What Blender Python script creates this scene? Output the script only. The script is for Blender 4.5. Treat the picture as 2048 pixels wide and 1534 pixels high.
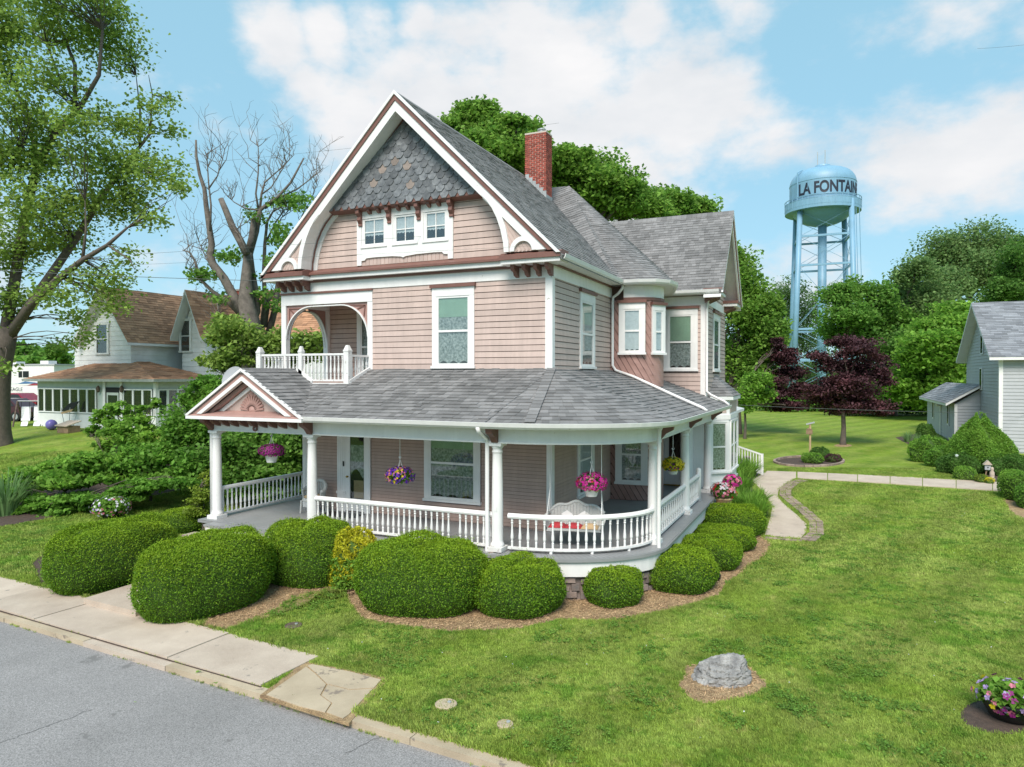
import bpy, math, random
import numpy as np
from mathutils import Vector, Matrix
from math import sin, cos, pi, radians, sqrt, atan2

for o in list(bpy.data.objects): bpy.data.objects.remove(o)
scene = bpy.context.scene
COL = scene.collection
random.seed(7); rng = np.random.default_rng(7)

# ------------------------------------------------------------------ camera
CAM = np.array([6.6286, -16.9879, 4.0679]); YAW = 0.4288; PITCH = 0.0116; F = 1398.3
cd = bpy.data.cameras.new('camera'); co = bpy.data.objects.new('camera', cd); COL.objects.link(co)
co.location = CAM; co.rotation_euler = (pi/2 - PITCH, 0, YAW)
cd.sensor_fit = 'HORIZONTAL'; cd.sensor_width = 36; cd.lens = F/2048*36; cd.clip_start = .1; cd.clip_end = 6000
scene.camera = co
scene.render.resolution_x = 1024; scene.render.resolution_y = 767

def ray(u, v):
    a = (u-1024)/F; up = (767-v)/F; c, s = cos(YAW), sin(YAW); cp, sp = cos(PITCH), sin(PITCH)
    b = cp+up*sp; z = -sp+up*cp
    return np.array([a*c-b*s, a*s+b*c, z])
def onx(u, v, X): d = ray(u, v); return CAM+d*((X-CAM[0])/d[0])
def ony(u, v, Y): d = ray(u, v); return CAM+d*((Y-CAM[1])/d[1])
def onz(u, v, Z): d = ray(u, v); return CAM+d*((Z-CAM[2])/d[2])
FWD = np.array([-sin(YAW), cos(YAW), 0])
def at(u, v, D): d = ray(u, v); return CAM+d*(D/(d@FWD))
def ss(t): t = np.clip(t, 0, 1); return t*t*(3-2*t)
def g(x, y):
    """height of the lawn"""
    return -.97+.5*ss((y-3)/17)+1.75*ss((-10-x)/20)*ss((y+7)/17)
import functools
@functools.lru_cache(maxsize=None)
def _ground(u, v):
    d = ray(u, v); t = 3.
    while t < 500:
        p = CAM+d*t
        if p[2] < g(p[0], p[1]): return p
        t += .03
    return CAM+d*t
def ground(u, v): return _ground(float(u), float(v)).copy()

# ------------------------------------------------------------------ world: sky with broken clouds, veiled sun
SUN_EL, SUN_AZ = radians(47), radians(170)      # compass-like: direction the light comes from, clockwise from +Y
world = bpy.data.worlds.new('World'); scene.world = world; world.use_nodes = True
nt = world.node_tree; N = nt.nodes; L = nt.links; N.clear()
out = N.new('ShaderNodeOutputWorld'); bg = N.new('ShaderNodeBackground'); bg.inputs['Strength'].default_value = .12
sky = N.new('ShaderNodeTexSky'); sky.sky_type = 'NISHITA'; sky.sun_disc = False
sky.sun_elevation = SUN_EL; sky.sun_rotation = SUN_AZ; sky.air_density = 1.0; sky.dust_density = .6; sky.ozone_density = 1.2
tc = N.new('ShaderNodeTexCoord')
def mth(op, a=None, b=None, c=None, clamp=False):
    n = N.new('ShaderNodeMath'); n.operation = op; n.use_clamp = clamp
    for i, x in enumerate((a, b, c)):
        if x is None: continue
        if isinstance(x, (int, float)): n.inputs[i].default_value = x
        else: L.new(x, n.inputs[i])
    return n.outputs[0]
def wnoise(scale, detail, rough, off=(0, 0, 0), zs=1.0):
    mp = N.new('ShaderNodeMapping'); mp.inputs['Location'].default_value = off; mp.inputs['Scale'].default_value = (1, 1, zs)
    L.new(tc.outputs['Generated'], mp.inputs['Vector'])
    n = N.new('ShaderNodeTexNoise'); n.inputs['Scale'].default_value = scale; n.inputs['Detail'].default_value = detail; n.inputs['Roughness'].default_value = rough
    L.new(mp.outputs[0], n.inputs['Vector']); return n.outputs['Fac']
n1 = wnoise(2.3, 3, .5, (3.1, 1.7, .4), 1.8); n2 = wnoise(7, 7, .58, (.3, 5.1, 2.2), 1.7)
# cloud banks in view (direction, angular half-size); the noise carries on over the rest of the sky
BANKS = [(900, 200, .15, 1.0), (1110, 190, .16, 1.0), (1330, 225, .14, 1.0), (1000, 330, .2, .95), (1220, 340, .2, .95), (560, 70, .06, .95), (650, 60, .06, .9), (740, 55, .06, .85), (830, 45, .05, .8), (620, 150, .05, .6), (700, 290, .12, .75),
         (1860, 320, .12, .8), (1990, 280, .12, .8), (1600, 470, .10, .5), (1300, 440, .16, .8), (2000, 60, .10, .6), (1290, 55, .05, .85), (1480, 30, .05, .6), (300, 640, .16, .5), (1480, 330, .12, .6),
         (-500, 350, .3, .7), (2600, 260, .3, .8)]
acc = None
for u, v, r, w in BANKS:
    d = ray(u, v); d = d/np.linalg.norm(d)
    dp = N.new('ShaderNodeVectorMath'); dp.operation = 'DISTANCE'
    nm = N.new('ShaderNodeVectorMath'); nm.operation = 'NORMALIZE'
    L.new(tc.outputs['Generated'], nm.inputs[0]); L.new(nm.outputs[0], dp.inputs[0]); dp.inputs[1].default_value = d
    m = N.new('ShaderNodeMapRange'); m.interpolation_type = 'SMOOTHSTEP'
    m.inputs['From Min'].default_value = 0; m.inputs['From Max'].default_value = r*1.35; m.inputs['To Min'].default_value = w; m.inputs['To Max'].default_value = 0
    L.new(dp.outputs['Value'], m.inputs['Value'])
    acc = m.outputs[0] if acc is None else mth('MAXIMUM', acc, m.outputs[0])
s = mth('ADD', mth('MULTIPLY', acc, .40), mth('ADD', mth('MULTIPLY', n1, .5), mth('MULTIPLY', n2, .95)))
cov = N.new('ShaderNodeMapRange'); cov.interpolation_type = 'SMOOTHSTEP'
cov.inputs['From Min'].default_value = .79; cov.inputs['From Max'].default_value = 1.08; L.new(s, cov.inputs['Value'])
n3 = wnoise(5, 5, .55, (1.3, 2.1, 7.2), 2.2)
cr = N.new('ShaderNodeMapRange'); cr.inputs['From Min'].default_value = .3; cr.inputs['From Max'].default_value = .7
cr.inputs['To Min'].default_value = 0; cr.inputs['To Max'].default_value = 1; L.new(n3, cr.inputs['Value'])
cm = N.new('ShaderNodeMix'); cm.data_type = 'RGBA'; cm.inputs['A'].default_value = (4.2, 4.35, 4.55, 1); cm.inputs['B'].default_value = (5.4, 5.3, 5.3, 1); L.new(cr.outputs[0], cm.inputs['Factor'])
# thin haze veil brightens the blue towards the horizon
tint = N.new('ShaderNodeMix'); tint.data_type = 'RGBA'; tint.inputs['Factor'].default_value = .75; tint.inputs['B'].default_value = (2.1, 3.95, 4.85, 1); L.new(sky.outputs[0], tint.inputs['A'])
mx = N.new('ShaderNodeMix'); mx.data_type = 'RGBA'
L.new(mth('MULTIPLY', cov.outputs[0], .96), mx.inputs['Factor']); L.new(tint.outputs['Result'], mx.inputs['A']); L.new(cm.outputs['Result'], mx.inputs['B'])
L.new(mx.outputs['Result'], bg.inputs['Color']); L.new(bg.outputs[0], out.inputs['Surface'])

sl = bpy.data.lights.new('sun', 'SUN'); sl.energy = 3.0; sl.angle = radians(30); sl.color = (1, .93, .84)
so = bpy.data.objects.new('sun', sl); COL.objects.link(so)
sd = Vector((sin(SUN_AZ)*cos(SUN_EL), cos(SUN_AZ)*cos(SUN_EL), sin(SUN_EL)))   # towards the sun
so.rotation_euler = sd.to_track_quat('Z', 'Y').to_euler(); so.location = (0, -20, 40)
vs = scene.view_settings; vs.view_transform = 'Standard'; vs.look = 'None'; vs.exposure = 0.6; vs.gamma = 1; vs.use_curve_mapping = False
scene.cycles.max_bounces = 6; scene.cycles.transparent_max_bounces = 8; scene.cycles.diffuse_bounces = 4; scene.cycles.glossy_bounces = 2; scene.cycles.transmission_bounces = 4

# ------------------------------------------------------------------ materials
MATS = {}
def mat(name, col, rough=.6, var=.10, scale=3., col2=None, island=0., bump=0., bscale=30., metal=0., fine=0., fscale=180., trans=0., wear=None, spec=.5, streak=0.):
    """procedural paint / stone / leaf: base colour varied by noise, by piece and by wear"""
    m = bpy.data.materials.new(name); m.use_nodes = True; t = m.node_tree; n = t.nodes; l = t.links
    b = n['Principled BSDF']; b.inputs['Roughness'].default_value = rough; b.inputs['Metallic'].default_value = metal
    b.inputs['Specular IOR Level'].default_value = spec
    geo = n.new('ShaderNodeNewGeometry')
    no = n.new('ShaderNodeTexNoise'); no.inputs['Scale'].default_value = scale; no.inputs['Detail'].default_value = 5; no.inputs['Roughness'].default_value = .6
    l.new(geo.outputs['Position'], no.inputs['Vector'])
    mr = n.new('ShaderNodeMapRange'); mr.inputs['From Min'].default_value = .3; mr.inputs['From Max'].default_value = .7; l.new(no.outputs['Fac'], mr.inputs['Value'])
    mix = n.new('ShaderNodeMix'); mix.data_type = 'RGBA'; l.new(mr.outputs[0], mix.inputs['Factor'])
    c2 = col2 or tuple(c*(1-var*2) for c in col); c1 = col if col2 else tuple(min(1, c*(1+var)) for c in col)
    mix.inputs['A'].default_value = (*c2, 1); mix.inputs['B'].default_value = (*c1, 1)
    res = mix.outputs['Result']
    if island:
        oi = n.new('ShaderNodeObjectInfo'); ad = n.new('ShaderNodeMath'); ad.operation = 'ADD'; l.new(geo.outputs['Random Per Island'], ad.inputs[0]); l.new(oi.outputs['Random'], ad.inputs[1])
        fr = n.new('ShaderNodeMath'); fr.operation = 'FRACT'; l.new(ad.outputs[0], fr.inputs[0])
        m2 = n.new('ShaderNodeMapRange'); m2.inputs['To Min'].default_value = 1-island; m2.inputs['To Max'].default_value = 1+island; l.new(fr.outputs[0], m2.inputs['Value'])
        hv = n.new('ShaderNodeHueSaturation'); l.new(res, hv.inputs['Color']); l.new(m2.outputs[0], hv.inputs['Value']); res = hv.outputs['Color']
    if fine:
        fn = n.new('ShaderNodeTexNoise'); fn.inputs['Scale'].default_value = fscale; fn.inputs['Detail'].default_value = 2; l.new(geo.outputs['Position'], fn.inputs['Vector'])
        fm = n.new('ShaderNodeMapRange'); fm.inputs['From Min'].default_value = .3; fm.inputs['From Max'].default_value = .7; fm.inputs['To Min'].default_value = 1-fine; fm.inputs['To Max'].default_value = 1+fine; l.new(fn.outputs['Fac'], fm.inputs['Value'])
        h2 = n.new('ShaderNodeHueSaturation'); l.new(res, h2.inputs['Color']); l.new(fm.outputs[0], h2.inputs['Value']); res = h2.outputs['Color']
    if streak:   # rain streaks: noise drawn out down the wall
        sm_ = n.new('ShaderNodeMapping'); sm_.inputs['Scale'].default_value = (5, 5, .55); l.new(geo.outputs['Position'], sm_.inputs['Vector'])
        sn_ = n.new('ShaderNodeTexNoise'); sn_.inputs['Scale'].default_value = 1.4; sn_.inputs['Detail'].default_value = 6; sn_.inputs['Roughness'].default_value = .65; l.new(sm_.outputs[0], sn_.inputs['Vector'])
        sr_ = n.new('ShaderNodeMapRange'); sr_.inputs['From Min'].default_value = .3; sr_.inputs['From Max'].default_value = .7; sr_.inputs['To Min'].default_value = 1-streak*1.6; sr_.inputs['To Max'].default_value = 1+streak*.6; l.new(sn_.outputs['Fac'], sr_.inputs['Value'])
        sh_ = n.new('ShaderNodeHueSaturation'); l.new(res, sh_.inputs['Color']); l.new(sr_.outputs[0], sh_.inputs['Value']); res = sh_.outputs['Color']
    if wear:   # (colour, threshold, scale): flaked or stained patches
        wn = n.new('ShaderNodeTexNoise'); wn.inputs['Scale'].default_value = wear[2]; wn.inputs['Detail'].default_value = 8; wn.inputs['Roughness'].default_value = .7; l.new(geo.outputs['Position'], wn.inputs['Vector'])
        wm = n.new('ShaderNodeMapRange'); wm.inputs['From Min'].default_value = wear[1]; wm.inputs['From Max'].default_value = wear[1]+.04; l.new(wn.outputs['Fac'], wm.inputs['Value'])
        w2 = n.new('ShaderNodeMix'); w2.data_type = 'RGBA'; l.new(wm.outputs[0], w2.inputs['Factor']); l.new(res, w2.inputs['A']); w2.inputs['B'].default_value = (*wear[0], 1); res = w2.outputs['Result']
    l.new(res, b.inputs['Base Color'])
    if bump:
        bn = n.new('ShaderNodeTexNoise'); bn.inputs['Scale'].default_value = bscale; bn.inputs['Detail'].default_value = 4; l.new(geo.outputs['Position'], bn.inputs['Vector'])
        bu = n.new('ShaderNodeBump'); bu.inputs['Strength'].default_value = bump; bu.inputs['Distance'].default_value = .02; l.new(bn.outputs['Fac'], bu.inputs['Height']); l.new(bu.outputs[0], b.inputs['Normal'])
    if trans:
        tr = n.new('ShaderNodeBsdfTranslucent'); l.new(res, tr.inputs['Color']); ms = n.new('ShaderNodeMixShader'); ms.inputs[0].default_value = trans
        l.new(b.outputs[0], ms.inputs[1]); l.new(tr.outputs[0], ms.inputs[2]); l.new(ms.outputs[0], n['Material Output'].inputs['Surface'])
    MATS[name] = m; return m
def glassmat(name, tint=(.95, .98, .98), thru=.93):
    m = bpy.data.materials.new(name); m.use_nodes = True; t = m.node_tree; n = t.nodes; l = t.links; n.clear()
    o = n.new('ShaderNodeOutputMaterial'); tr = n.new('ShaderNodeBsdfTransparent'); tr.inputs[0].default_value = (*[c*thru for c in tint], 1)
    gl = n.new('ShaderNodeBsdfGlossy'); gl.inputs['Roughness'].default_value = .03; lw = n.new('ShaderNodeLayerWeight'); lw.inputs['Blend'].default_value = .35; fr = n.new('ShaderNodeMapRange'); fr.inputs['To Min'].default_value = .10; fr.inputs['To Max'].default_value = .5
    pw_ = n.new('ShaderNodeMath'); pw_.operation = 'POWER'; pw_.inputs[1].default_value = 2.2; l.new(lw.outputs['Facing'], pw_.inputs[0]); l.new(pw_.outputs[0], fr.inputs['Value'])
    ms = n.new('ShaderNodeMixShader'); l.new(fr.outputs[0], ms.inputs[0]); l.new(tr.outputs[0], ms.inputs[1]); l.new(gl.outputs[0], ms.inputs[2]); l.new(ms.outputs[0], o.inputs['Surface'])
    MATS[name] = m; return m
W = mat('white_paint', (.82, .795, .785), .45, .03, 2.5, wear=((.50, .47, .43), .665, 6), streak=.035)
WD = mat('worn_white_paint', (.78, .76, .745), .55, .05, 3, wear=((.42, .39, .36), .60, 9), streak=.06)
PINK = mat('pink_siding_paint', (.55, .415, .37), .55, .04, 1.6, island=.07, wear=((.47, .34, .30), .66, 7), streak=.07)
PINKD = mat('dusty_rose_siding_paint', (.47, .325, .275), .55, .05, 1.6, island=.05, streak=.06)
ROSE = mat('rose_trim_paint', (.40, .235, .205), .5, .06, 3)
BROWN = mat('brown_trim_paint', (.195, .088, .07), .5, .08, 4, wear=((.30, .2, .17), .68, 7))
SHIN = mat('grey_asphalt_shingle', (.235, .225, .225), .9, .1, 1.2, col2=(.155, .15, .15), island=.25, fine=.25, bump=.2, bscale=120)
SHINB = mat('brown_asphalt_shingle', (.47, .255, .15), .9, .1, 1.2, col2=(.36, .19, .11), island=.3, fine=.2)
SLATE = mat('grey_slate', (.20, .205, .215), .5, .1, 7, col2=(.075, .08, .09), island=.35, bump=.15, bscale=60)
SLATEB = mat('tan_slate', (.24, .19, .165), .6, .1, 6, island=.25)
BRICK = mat('red_brick', (.36, .085, .06), .85, .15, 8, island=.3, bump=.2, bscale=80)
MORTAR = mat('mortar', (.56, .48, .42), .9, .1, 10)
FLASH = mat('zinc_flashing', (.42, .44, .45), .5, .12, 5, metal=.3)
DECK = mat('grey_porch_floor_paint', (.285, .285, .29), .45, .06, 2, wear=((.22, .2, .19), .68, 4))
STONE = mat('foundation_stone', (.27, .20, .17), .9, .2, 5, col2=(.17, .15, .145), island=.3, bump=.4, bscale=25)
CONC = mat('concrete', (.55, .45, .365), .85, .1, 1.6, col2=(.44, .35, .28), fine=.14, fscale=90, bump=.15, bscale=90, wear=((.30, .255, .215), .63, 3.5), island=.08)
CONCO = mat('old_concrete', (.52, .42, .30), .9, .12, 1.4, col2=(.38, .30, .21), fine=.15, bump=.3, bscale=60, wear=((.24, .19, .15), .6, 2.4))
ASPH = mat('asphalt', (.29, .272, .268), .9, .08, .5, col2=(.225, .212, .208), fine=.42, fscale=62, bump=.25, bscale=120, wear=((.175, .165, .16), .635, 1.1))
ASPHL = mat('asphalt_patch', (.20, .205, .215), .9, .08, 2, fine=.3)
DARK = mat('dark_interior', (.012, .013, .015), .8, .1)
BLIND = mat('window_blind', (.62, .70, .62), .7, .05, 3)
GAP_SHADE = mat('board_gap_shade', (.09, .05, .04), .9, .1)  # dark brown that paints lap shadow into the gaps between boards
BLINDG = mat('green_blind', (.36, .52, .38), .7, .05, 3)
LACE = mat('lace_curtain', (.62, .65, .63), .9, .1, 15, col2=(.10, .14, .13))
LACE2 = mat('white_curtain', (.72, .74, .76), .9, .08, 10)
GLASS = glassmat('window_glass')
GLASSD = glassmat('dark_window_glass', (.8, .85, .85), .6)
GREYW = mat('grey_vinyl_siding', (.42, .425, .445), .55, .04, 2)
WHITEW = mat('old_white_siding', (.78, .78, .78), .6, .06, 1.5, island=.05, wear=((.48, .47, .46), .66, 4))
MINT = mat('pale_green_grey_paint', (.48, .54, .50), .6, .06, 2, wear=((.40, .41, .38), .66, 5))
BARK = mat('bark', (.14, .11, .09), .95, .15, 5, col2=(.085, .07, .058), bump=.9, bscale=18)
BARKG = mat('grey_dead_bark', (.20, .17, .145), .95, .15, 4, col2=(.095, .08, .068), bump=.9, bscale=14)
TOWER = mat('tower_blue_paint', (.215, .395, .55), .45, .06, .4, wear=((.24, .36, .40), .66, .8), streak=.08)
INK = mat('dark_lettering', (.015, .018, .035), .5, .05)
BLACK = mat('black_plastic', (.012, .012, .013), .4, .1)
IRON = mat('cast_iron', (.12, .085, .065), .8, .2, 9, bump=.3)
MULCH = mat('dry_straw_bed', (.44, .31, .165), .95, .2, 5, col2=(.24, .15, .08), fine=.5, fscale=70, bump=.8, bscale=60)
SOIL = mat('dark_mulch', (.10, .065, .05), .95, .2, 10, col2=(.055, .038, .03), fine=.4, bump=.8, bscale=60)
ROCK = mat('boulder_stone', (.40, .38, .36), .85, .2, 4.5, col2=(.13, .125, .125), bump=1., bscale=14, fine=.2, fscale=70, wear=((.085, .075, .07), .575, 5))
WICK = mat('white_wicker', (.66, .66, .64), .7, .1, 60, col2=(.40, .40, .39), bump=.6, bscale=120)
RED = mat('red_cushion', (.40, .03, .04), .8, .15, 12)
WOOD = mat('weathered_wood', (.30, .20, .12), .8, .15, 6)
WIRE = mat('wire', (.10, .11, .10), .6, .1)
BRASS = mat('brass', (.5, .34, .1), .3, .1, metal=1)
TERRA = mat('tan_planter', (.52, .36, .20), .7, .1, 6)
def leafmat(name, a, b, isl=.35, trans=.5, scale=.9): return mat(name, a, .6, .1, scale, col2=b, island=isl, trans=trans, spec=.25)
LF_MAPLE = leafmat('maple_leaf', (.33, .45, .10), (.21, .33, .06))
LF_GREEN = leafmat('green_leaf', (.21, .385, .065), (.12, .26, .045))
LF_DEEP = leafmat('deep_green_leaf', (.155, .30, .055), (.075, .175, .03))
LF_GREY = leafmat('grey_green_leaf', (.24, .36, .12), (.15, .25, .08))
LF_YEL = leafmat('lime_leaf', (.30, .39, .05), (.17, .27, .035))
LF_PURP = leafmat('purple_leaf', (.115, .042, .05), (.05, .024, .03), trans=.2)
LF_YEW = leafmat('yew_needle', (.15, .285, .016), (.095, .215, .015), isl=.35, trans=.25, scale=2.2)
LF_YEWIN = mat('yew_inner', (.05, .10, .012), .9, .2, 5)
LF_GOLD = leafmat('golden_leaf', (.78, .68, .045), (.52, .54, .04))
LF_YEWTOP = leafmat('yew_lit_top', (.26, .385, .018), (.185, .32, .018), isl=.3, trans=.25, scale=1.6)  # lighter green that paints the sunlit look into the yew tops
LF_SHRUB = leafmat('shrub_leaf', (.22, .42, .06), (.12, .27, .038))
LF_LILY = leafmat('lily_leaf', (.27, .46, .065), (.16, .33, .045))
LF_IRIS = leafmat('iris_leaf', (.27, .42, .17), (.17, .30, .10))
def flower(name, c): return mat(name, c, .6, .1, 14, island=.3, trans=.25)
FL_MAG = flower('magenta_petal', (.66, .02, .33)); FL_PURP = flower('purple_petal', (.30, .015, .20)); FL_VIO = flower('violet_petal', (.16, .02, .50))
FL_PINK = flower('pink_petal', (.75, .22, .32)); FL_RED = flower('red_petal', (.62, .015, .03)); FL_YEL = flower('yellow_petal', (.80, .62, .02))
FL_WHITE = flower('white_petal', (.78, .74, .80)); FL_LIL = flower('lilac_petal', (.50, .34, .68))

# ------------------------------------------------------------------ mesh helpers
ORG = {}
def wloc(p):
    while p is not None and p.parent is not None: p = p.parent
    return np.array(ORG.get(p.name, (0, 0, 0))) if p is not None else np.zeros(3)
def tag(o, label=None, cat=None, group=None, kind=None):
    if label: o['label'] = label
    if cat: o['category'] = cat
    if group: o['group'] = group
    if kind: o['kind'] = kind
    return o
def thing(name, loc, label, cat, group=None):
    o = bpy.data.objects.new(name, None); COL.objects.link(o); o.location = tuple(float(c) for c in loc); ORG[o.name] = tuple(float(c) for c in loc); o.empty_display_size = .3
    return tag(o, label, cat, group)
def add_mesh(name, me, m=None, parent=None, smooth=False):
    if m is not None and not me.materials: me.materials.append(m)
    o = bpy.data.objects.new(name, me); COL.objects.link(o)
    if parent is not None: o.parent = parent
    if smooth: me.polygons.foreach_set('use_smooth', [True]*len(me.polygons))
    return o
def inst(name, me, parent, loc, rot=(0, 0, 0), sc=(1, 1, 1)):
    """another piece that shares mesh data; loc in world coordinates"""
    o = bpy.data.objects.new(name, me); COL.objects.link(o); o.parent = parent
    o.location = tuple(np.array(loc)-wloc(parent)); o.rotation_euler = rot; o.scale = sc
    return o
class MB:
    def __init__(s): s.v = []; s.f = []
    def add(s, vs, fs):
        k = len(s.v); s.v += [tuple(map(float, p)) for p in vs]; s.f += [tuple(i+k for i in f) for f in fs]; return s
    def box(s, x0, x1, y0, y1, z0, z1):
        return s.add([(x0, y0, z0), (x1, y0, z0), (x1, y1, z0), (x0, y1, z0), (x0, y0, z1), (x1, y0, z1), (x1, y1, z1), (x0, y1, z1)],
                     [(3, 2, 1, 0), (4, 5, 6, 7), (0, 1, 5, 4), (1, 2, 6, 5), (2, 3, 7, 6), (3, 0, 4, 7)])
    def fbox(s, o, u, n, a0, a1, d0, d1, z0, z1):
        """box in a wall frame: along u, out along n, up z"""
        o = np.array(o, float); u = np.array([*u, 0.]); n = np.array([*n, 0.]); P = []
        for z in (z0, z1):
            for a, d in ((a0, d0), (a1, d0), (a1, d1), (a0, d1)): P.append(o+u*a+n*d+np.array([0, 0, z]))
        return s.add(P, [(3, 2, 1, 0), (4, 5, 6, 7), (0, 1, 5, 4), (1, 2, 6, 5), (2, 3, 7, 6), (3, 0, 4, 7)])
    def beam(s, p0, p1, w, h, up=(0, 0, 1)):
        p0 = np.array(p0, float); p1 = np.array(p1, float); d = p1-p0; d /= np.linalg.norm(d); up = np.array(up, float)
        sd_ = np.cross(d, up); sd_ /= np.linalg.norm(sd_); up = np.cross(sd_, d); P = []
        for p in (p0, p1):
            for a, b in ((-1, -1), (1, -1), (1, 1), (-1, 1)): P.append(p+sd_*a*w/2+up*b*h/2)
        return s.add(P, [(0, 1, 2, 3), (7, 6, 5, 4), (0, 4, 5, 1), (1, 5, 6, 2), (2, 6, 7, 3), (3, 7, 4, 0)])
    def prism(s, poly, vec):
        n = len(poly); vec = np.array(vec, float); P = [np.array(p, float) for p in poly]; Q = [p+vec for p in P]
        return s.add(P+Q, [tuple(range(n)), tuple(range(2*n-1, n-1, -1))]+[(i, i+n, (i+1) % n+n, (i+1) % n) for i in range(n)])
    def tube(s, pts, rad, n=8, cap=True):
        pts = [np.array(p, float) for p in pts]; m = len(pts)
        if not hasattr(rad, '__len__'): rad = [rad]*m
        k = len(s.v); ref = np.array([0, 0, 1.]) if abs((pts[-1]-pts[0])[2]) < .9*np.linalg.norm(pts[-1]-pts[0]) else np.array([1., 0, 0])
        for i, p in enumerate(pts):
            d = pts[min(i+1, m-1)]-pts[max(i-1, 0)]; d = d/(np.linalg.norm(d)+1e-9)
            a = np.cross(d, ref); a /= np.linalg.norm(a)+1e-9; b = np.cross(d, a)
            for j in range(n):
                t = 2*pi*j/n; q = p+(a*cos(t)+b*sin(t))*rad[i]; s.v.append(tuple(q))
        for i in range(m-1):
            for j in range(n): s.f.append((k+i*n+j, k+i*n+(j+1) % n, k+(i+1)*n+(j+1) % n, k+(i+1)*n+j))
        if cap: s.f.append(tuple(k+j for j in range(n))[::-1]); s.f.append(tuple(k+(m-1)*n+j for j in range(n)))
        return s
    def lathe(s, prof, c=(0, 0, 0), n=16):
        k = len(s.v); m = len(prof)
        for r, z in prof:
            for j in range(n): t = 2*pi*j/n; s.v.append((c[0]+r*cos(t), c[1]+r*sin(t), c[2]+z))
        for i in range(m-1):
            for j in range(n): s.f.append((k+i*n+j, k+i*n+(j+1) % n, k+(i+1)*n+(j+1) % n, k+(i+1)*n+j))
        s.f.append(tuple(k+j for j in range(n))[::-1]); s.f.append(tuple(k+(m-1)*n+j for j in range(n)))
        return s
    def sweep(s, path, prof):
        """path: list of (x, y); prof: closed list of (outward offset, z)"""
        R = offset_frames(path); k = len(s.v); m = len(prof)
        for (p, nn) in R:
            for d, z in prof: s.v.append((p[0]+nn[0]*d, p[1]+nn[1]*d, z))
        for i in range(len(R)-1):
            for j in range(m): s.f.append((k+i*m+j, k+i*m+(j+1) % m, k+(i+1)*m+(j+1) % m, k+(i+1)*m+j))
        s.f.append(tuple(k+j for j in range(m))); s.f.append(tuple(k+(len(R)-1)*m+j for j in range(m))[::-1])
        return s
    def build(s, name, m, parent=None, smooth=False, kind=None):
        o = wloc(parent); me = bpy.data.meshes.new(name); me.from_pydata([(v[0]-o[0], v[1]-o[1], v[2]-o[2]) for v in s.v], [], s.f); me.update()
        ob = add_mesh(name, me, m, parent, smooth)
        if kind: ob['kind'] = kind
        return ob
def offset_frames(path):
    P = [np.array(p, float)[:2] for p in path]; out_ = []
    for i, p in enumerate(P):
        ds = []
        if i > 0: d = p-P[i-1]; ds.append(d/np.linalg.norm(d))
        if i < len(P)-1: d = P[i+1]-p; ds.append(d/np.linalg.norm(d))
        ns = [np.array([d[1], -d[0]]) for d in ds]; nn = sum(ns); nn = nn/np.linalg.norm(nn); nn = nn/max(.4, nn@ns[0]); out_.append((p, nn))
    return out_
def resample(path, step, off=0.):
    """points at equal spacing along a path, with direction"""
    R = offset_frames(path); P = [p+n_*off for p, n_ in R]; seg = [np.linalg.norm(P[i+1]-P[i]) for i in range(len(P)-1)]; T = sum(seg); n = max(1, int(round(T/step)))
    res = []
    for k in range(n):
        t = (k+.5)*T/n; i = 0
        while i < len(seg)-1 and t > seg[i]: t -= seg[i]; i += 1
        d = (P[i+1]-P[i])/seg[i]; res.append((P[i]+d*t, d))
    return res
def np_mesh(name, V, Q, m, parent=None, smooth=False, loc=None):
    V = np.asarray(V, np.float32)-np.asarray(wloc(parent) if loc is None else loc, np.float32)
    me = bpy.data.meshes.new(name); nv, nq = len(V), len(Q); k = Q.shape[1]
    me.vertices.add(nv); me.vertices.foreach_set('co', V.ravel()); me.loops.add(nq*k); me.loops.foreach_set('vertex_index', np.ascontiguousarray(Q, dtype=np.int32).ravel())
    me.polygons.add(nq); me.polygons.foreach_set('loop_start', np.arange(0, nq*k, k, dtype=np.int32)); me.update(calc_edges=True)
    o = add_mesh(name, me, m, parent, smooth)
    if loc is not None: o.location = loc
    return o
def leaf_quads(Cn, size, up=.35, aspect=.62, droop=0.):
    """one bent diamond-shaped blade per centre"""
    n = len(Cn); size = np.broadcast_to(np.asarray(size, float), (n,))[:, None]
    nrm = rng.normal(size=(n, 3)); nrm[:, 2] = np.abs(nrm[:, 2])+up; nrm /= np.linalg.norm(nrm, axis=1)[:, None]
    a = rng.normal(size=(n, 3)); a[:, 2] -= droop; a -= nrm*(a*nrm).sum(1)[:, None]; a /= np.linalg.norm(a, axis=1)[:, None]+1e-9; b = np.cross(nrm, a)
    sc = size*rng.uniform(.7, 1.3, (n, 1))
    V = np.stack([Cn-a*sc*.5, Cn+b*sc*aspect*.5+nrm*sc*.12, Cn+a*sc*.5, Cn-b*sc*aspect*.5+nrm*sc*.12], 1).reshape(-1, 3)
    return V, np.arange(4*n).reshape(n, 4)
# ================================================================== the pink house
H = thing('victorian_house', (0, 0, -.95), 'large pink and white Victorian house with wraparound porch and grey shingle roofs', 'house')
def hp(name, mb, m, parent=None, **k): return mb.build(name, m, parent or H, **k)
XM = -4.43                      # gable centre line
XE, ZE, ZR = .45, 7.12, 11.93   # right eave, eave height, ridge
SL = (ZR-ZE)/(XE-XM)
def rakez(x, d=0): return ZR-d-SL*abs(x-XM)
BAY = [(-.3, 5.3), (.45, 5.3), (.8, 5.34), (1.08, 5.44), (1.32, 5.62), (1.47, 5.9), (1.5, 6.25), (1.42, 6.6), (1.2, 7.1), (.85, 7.9), (.4, 9.1)]
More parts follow.
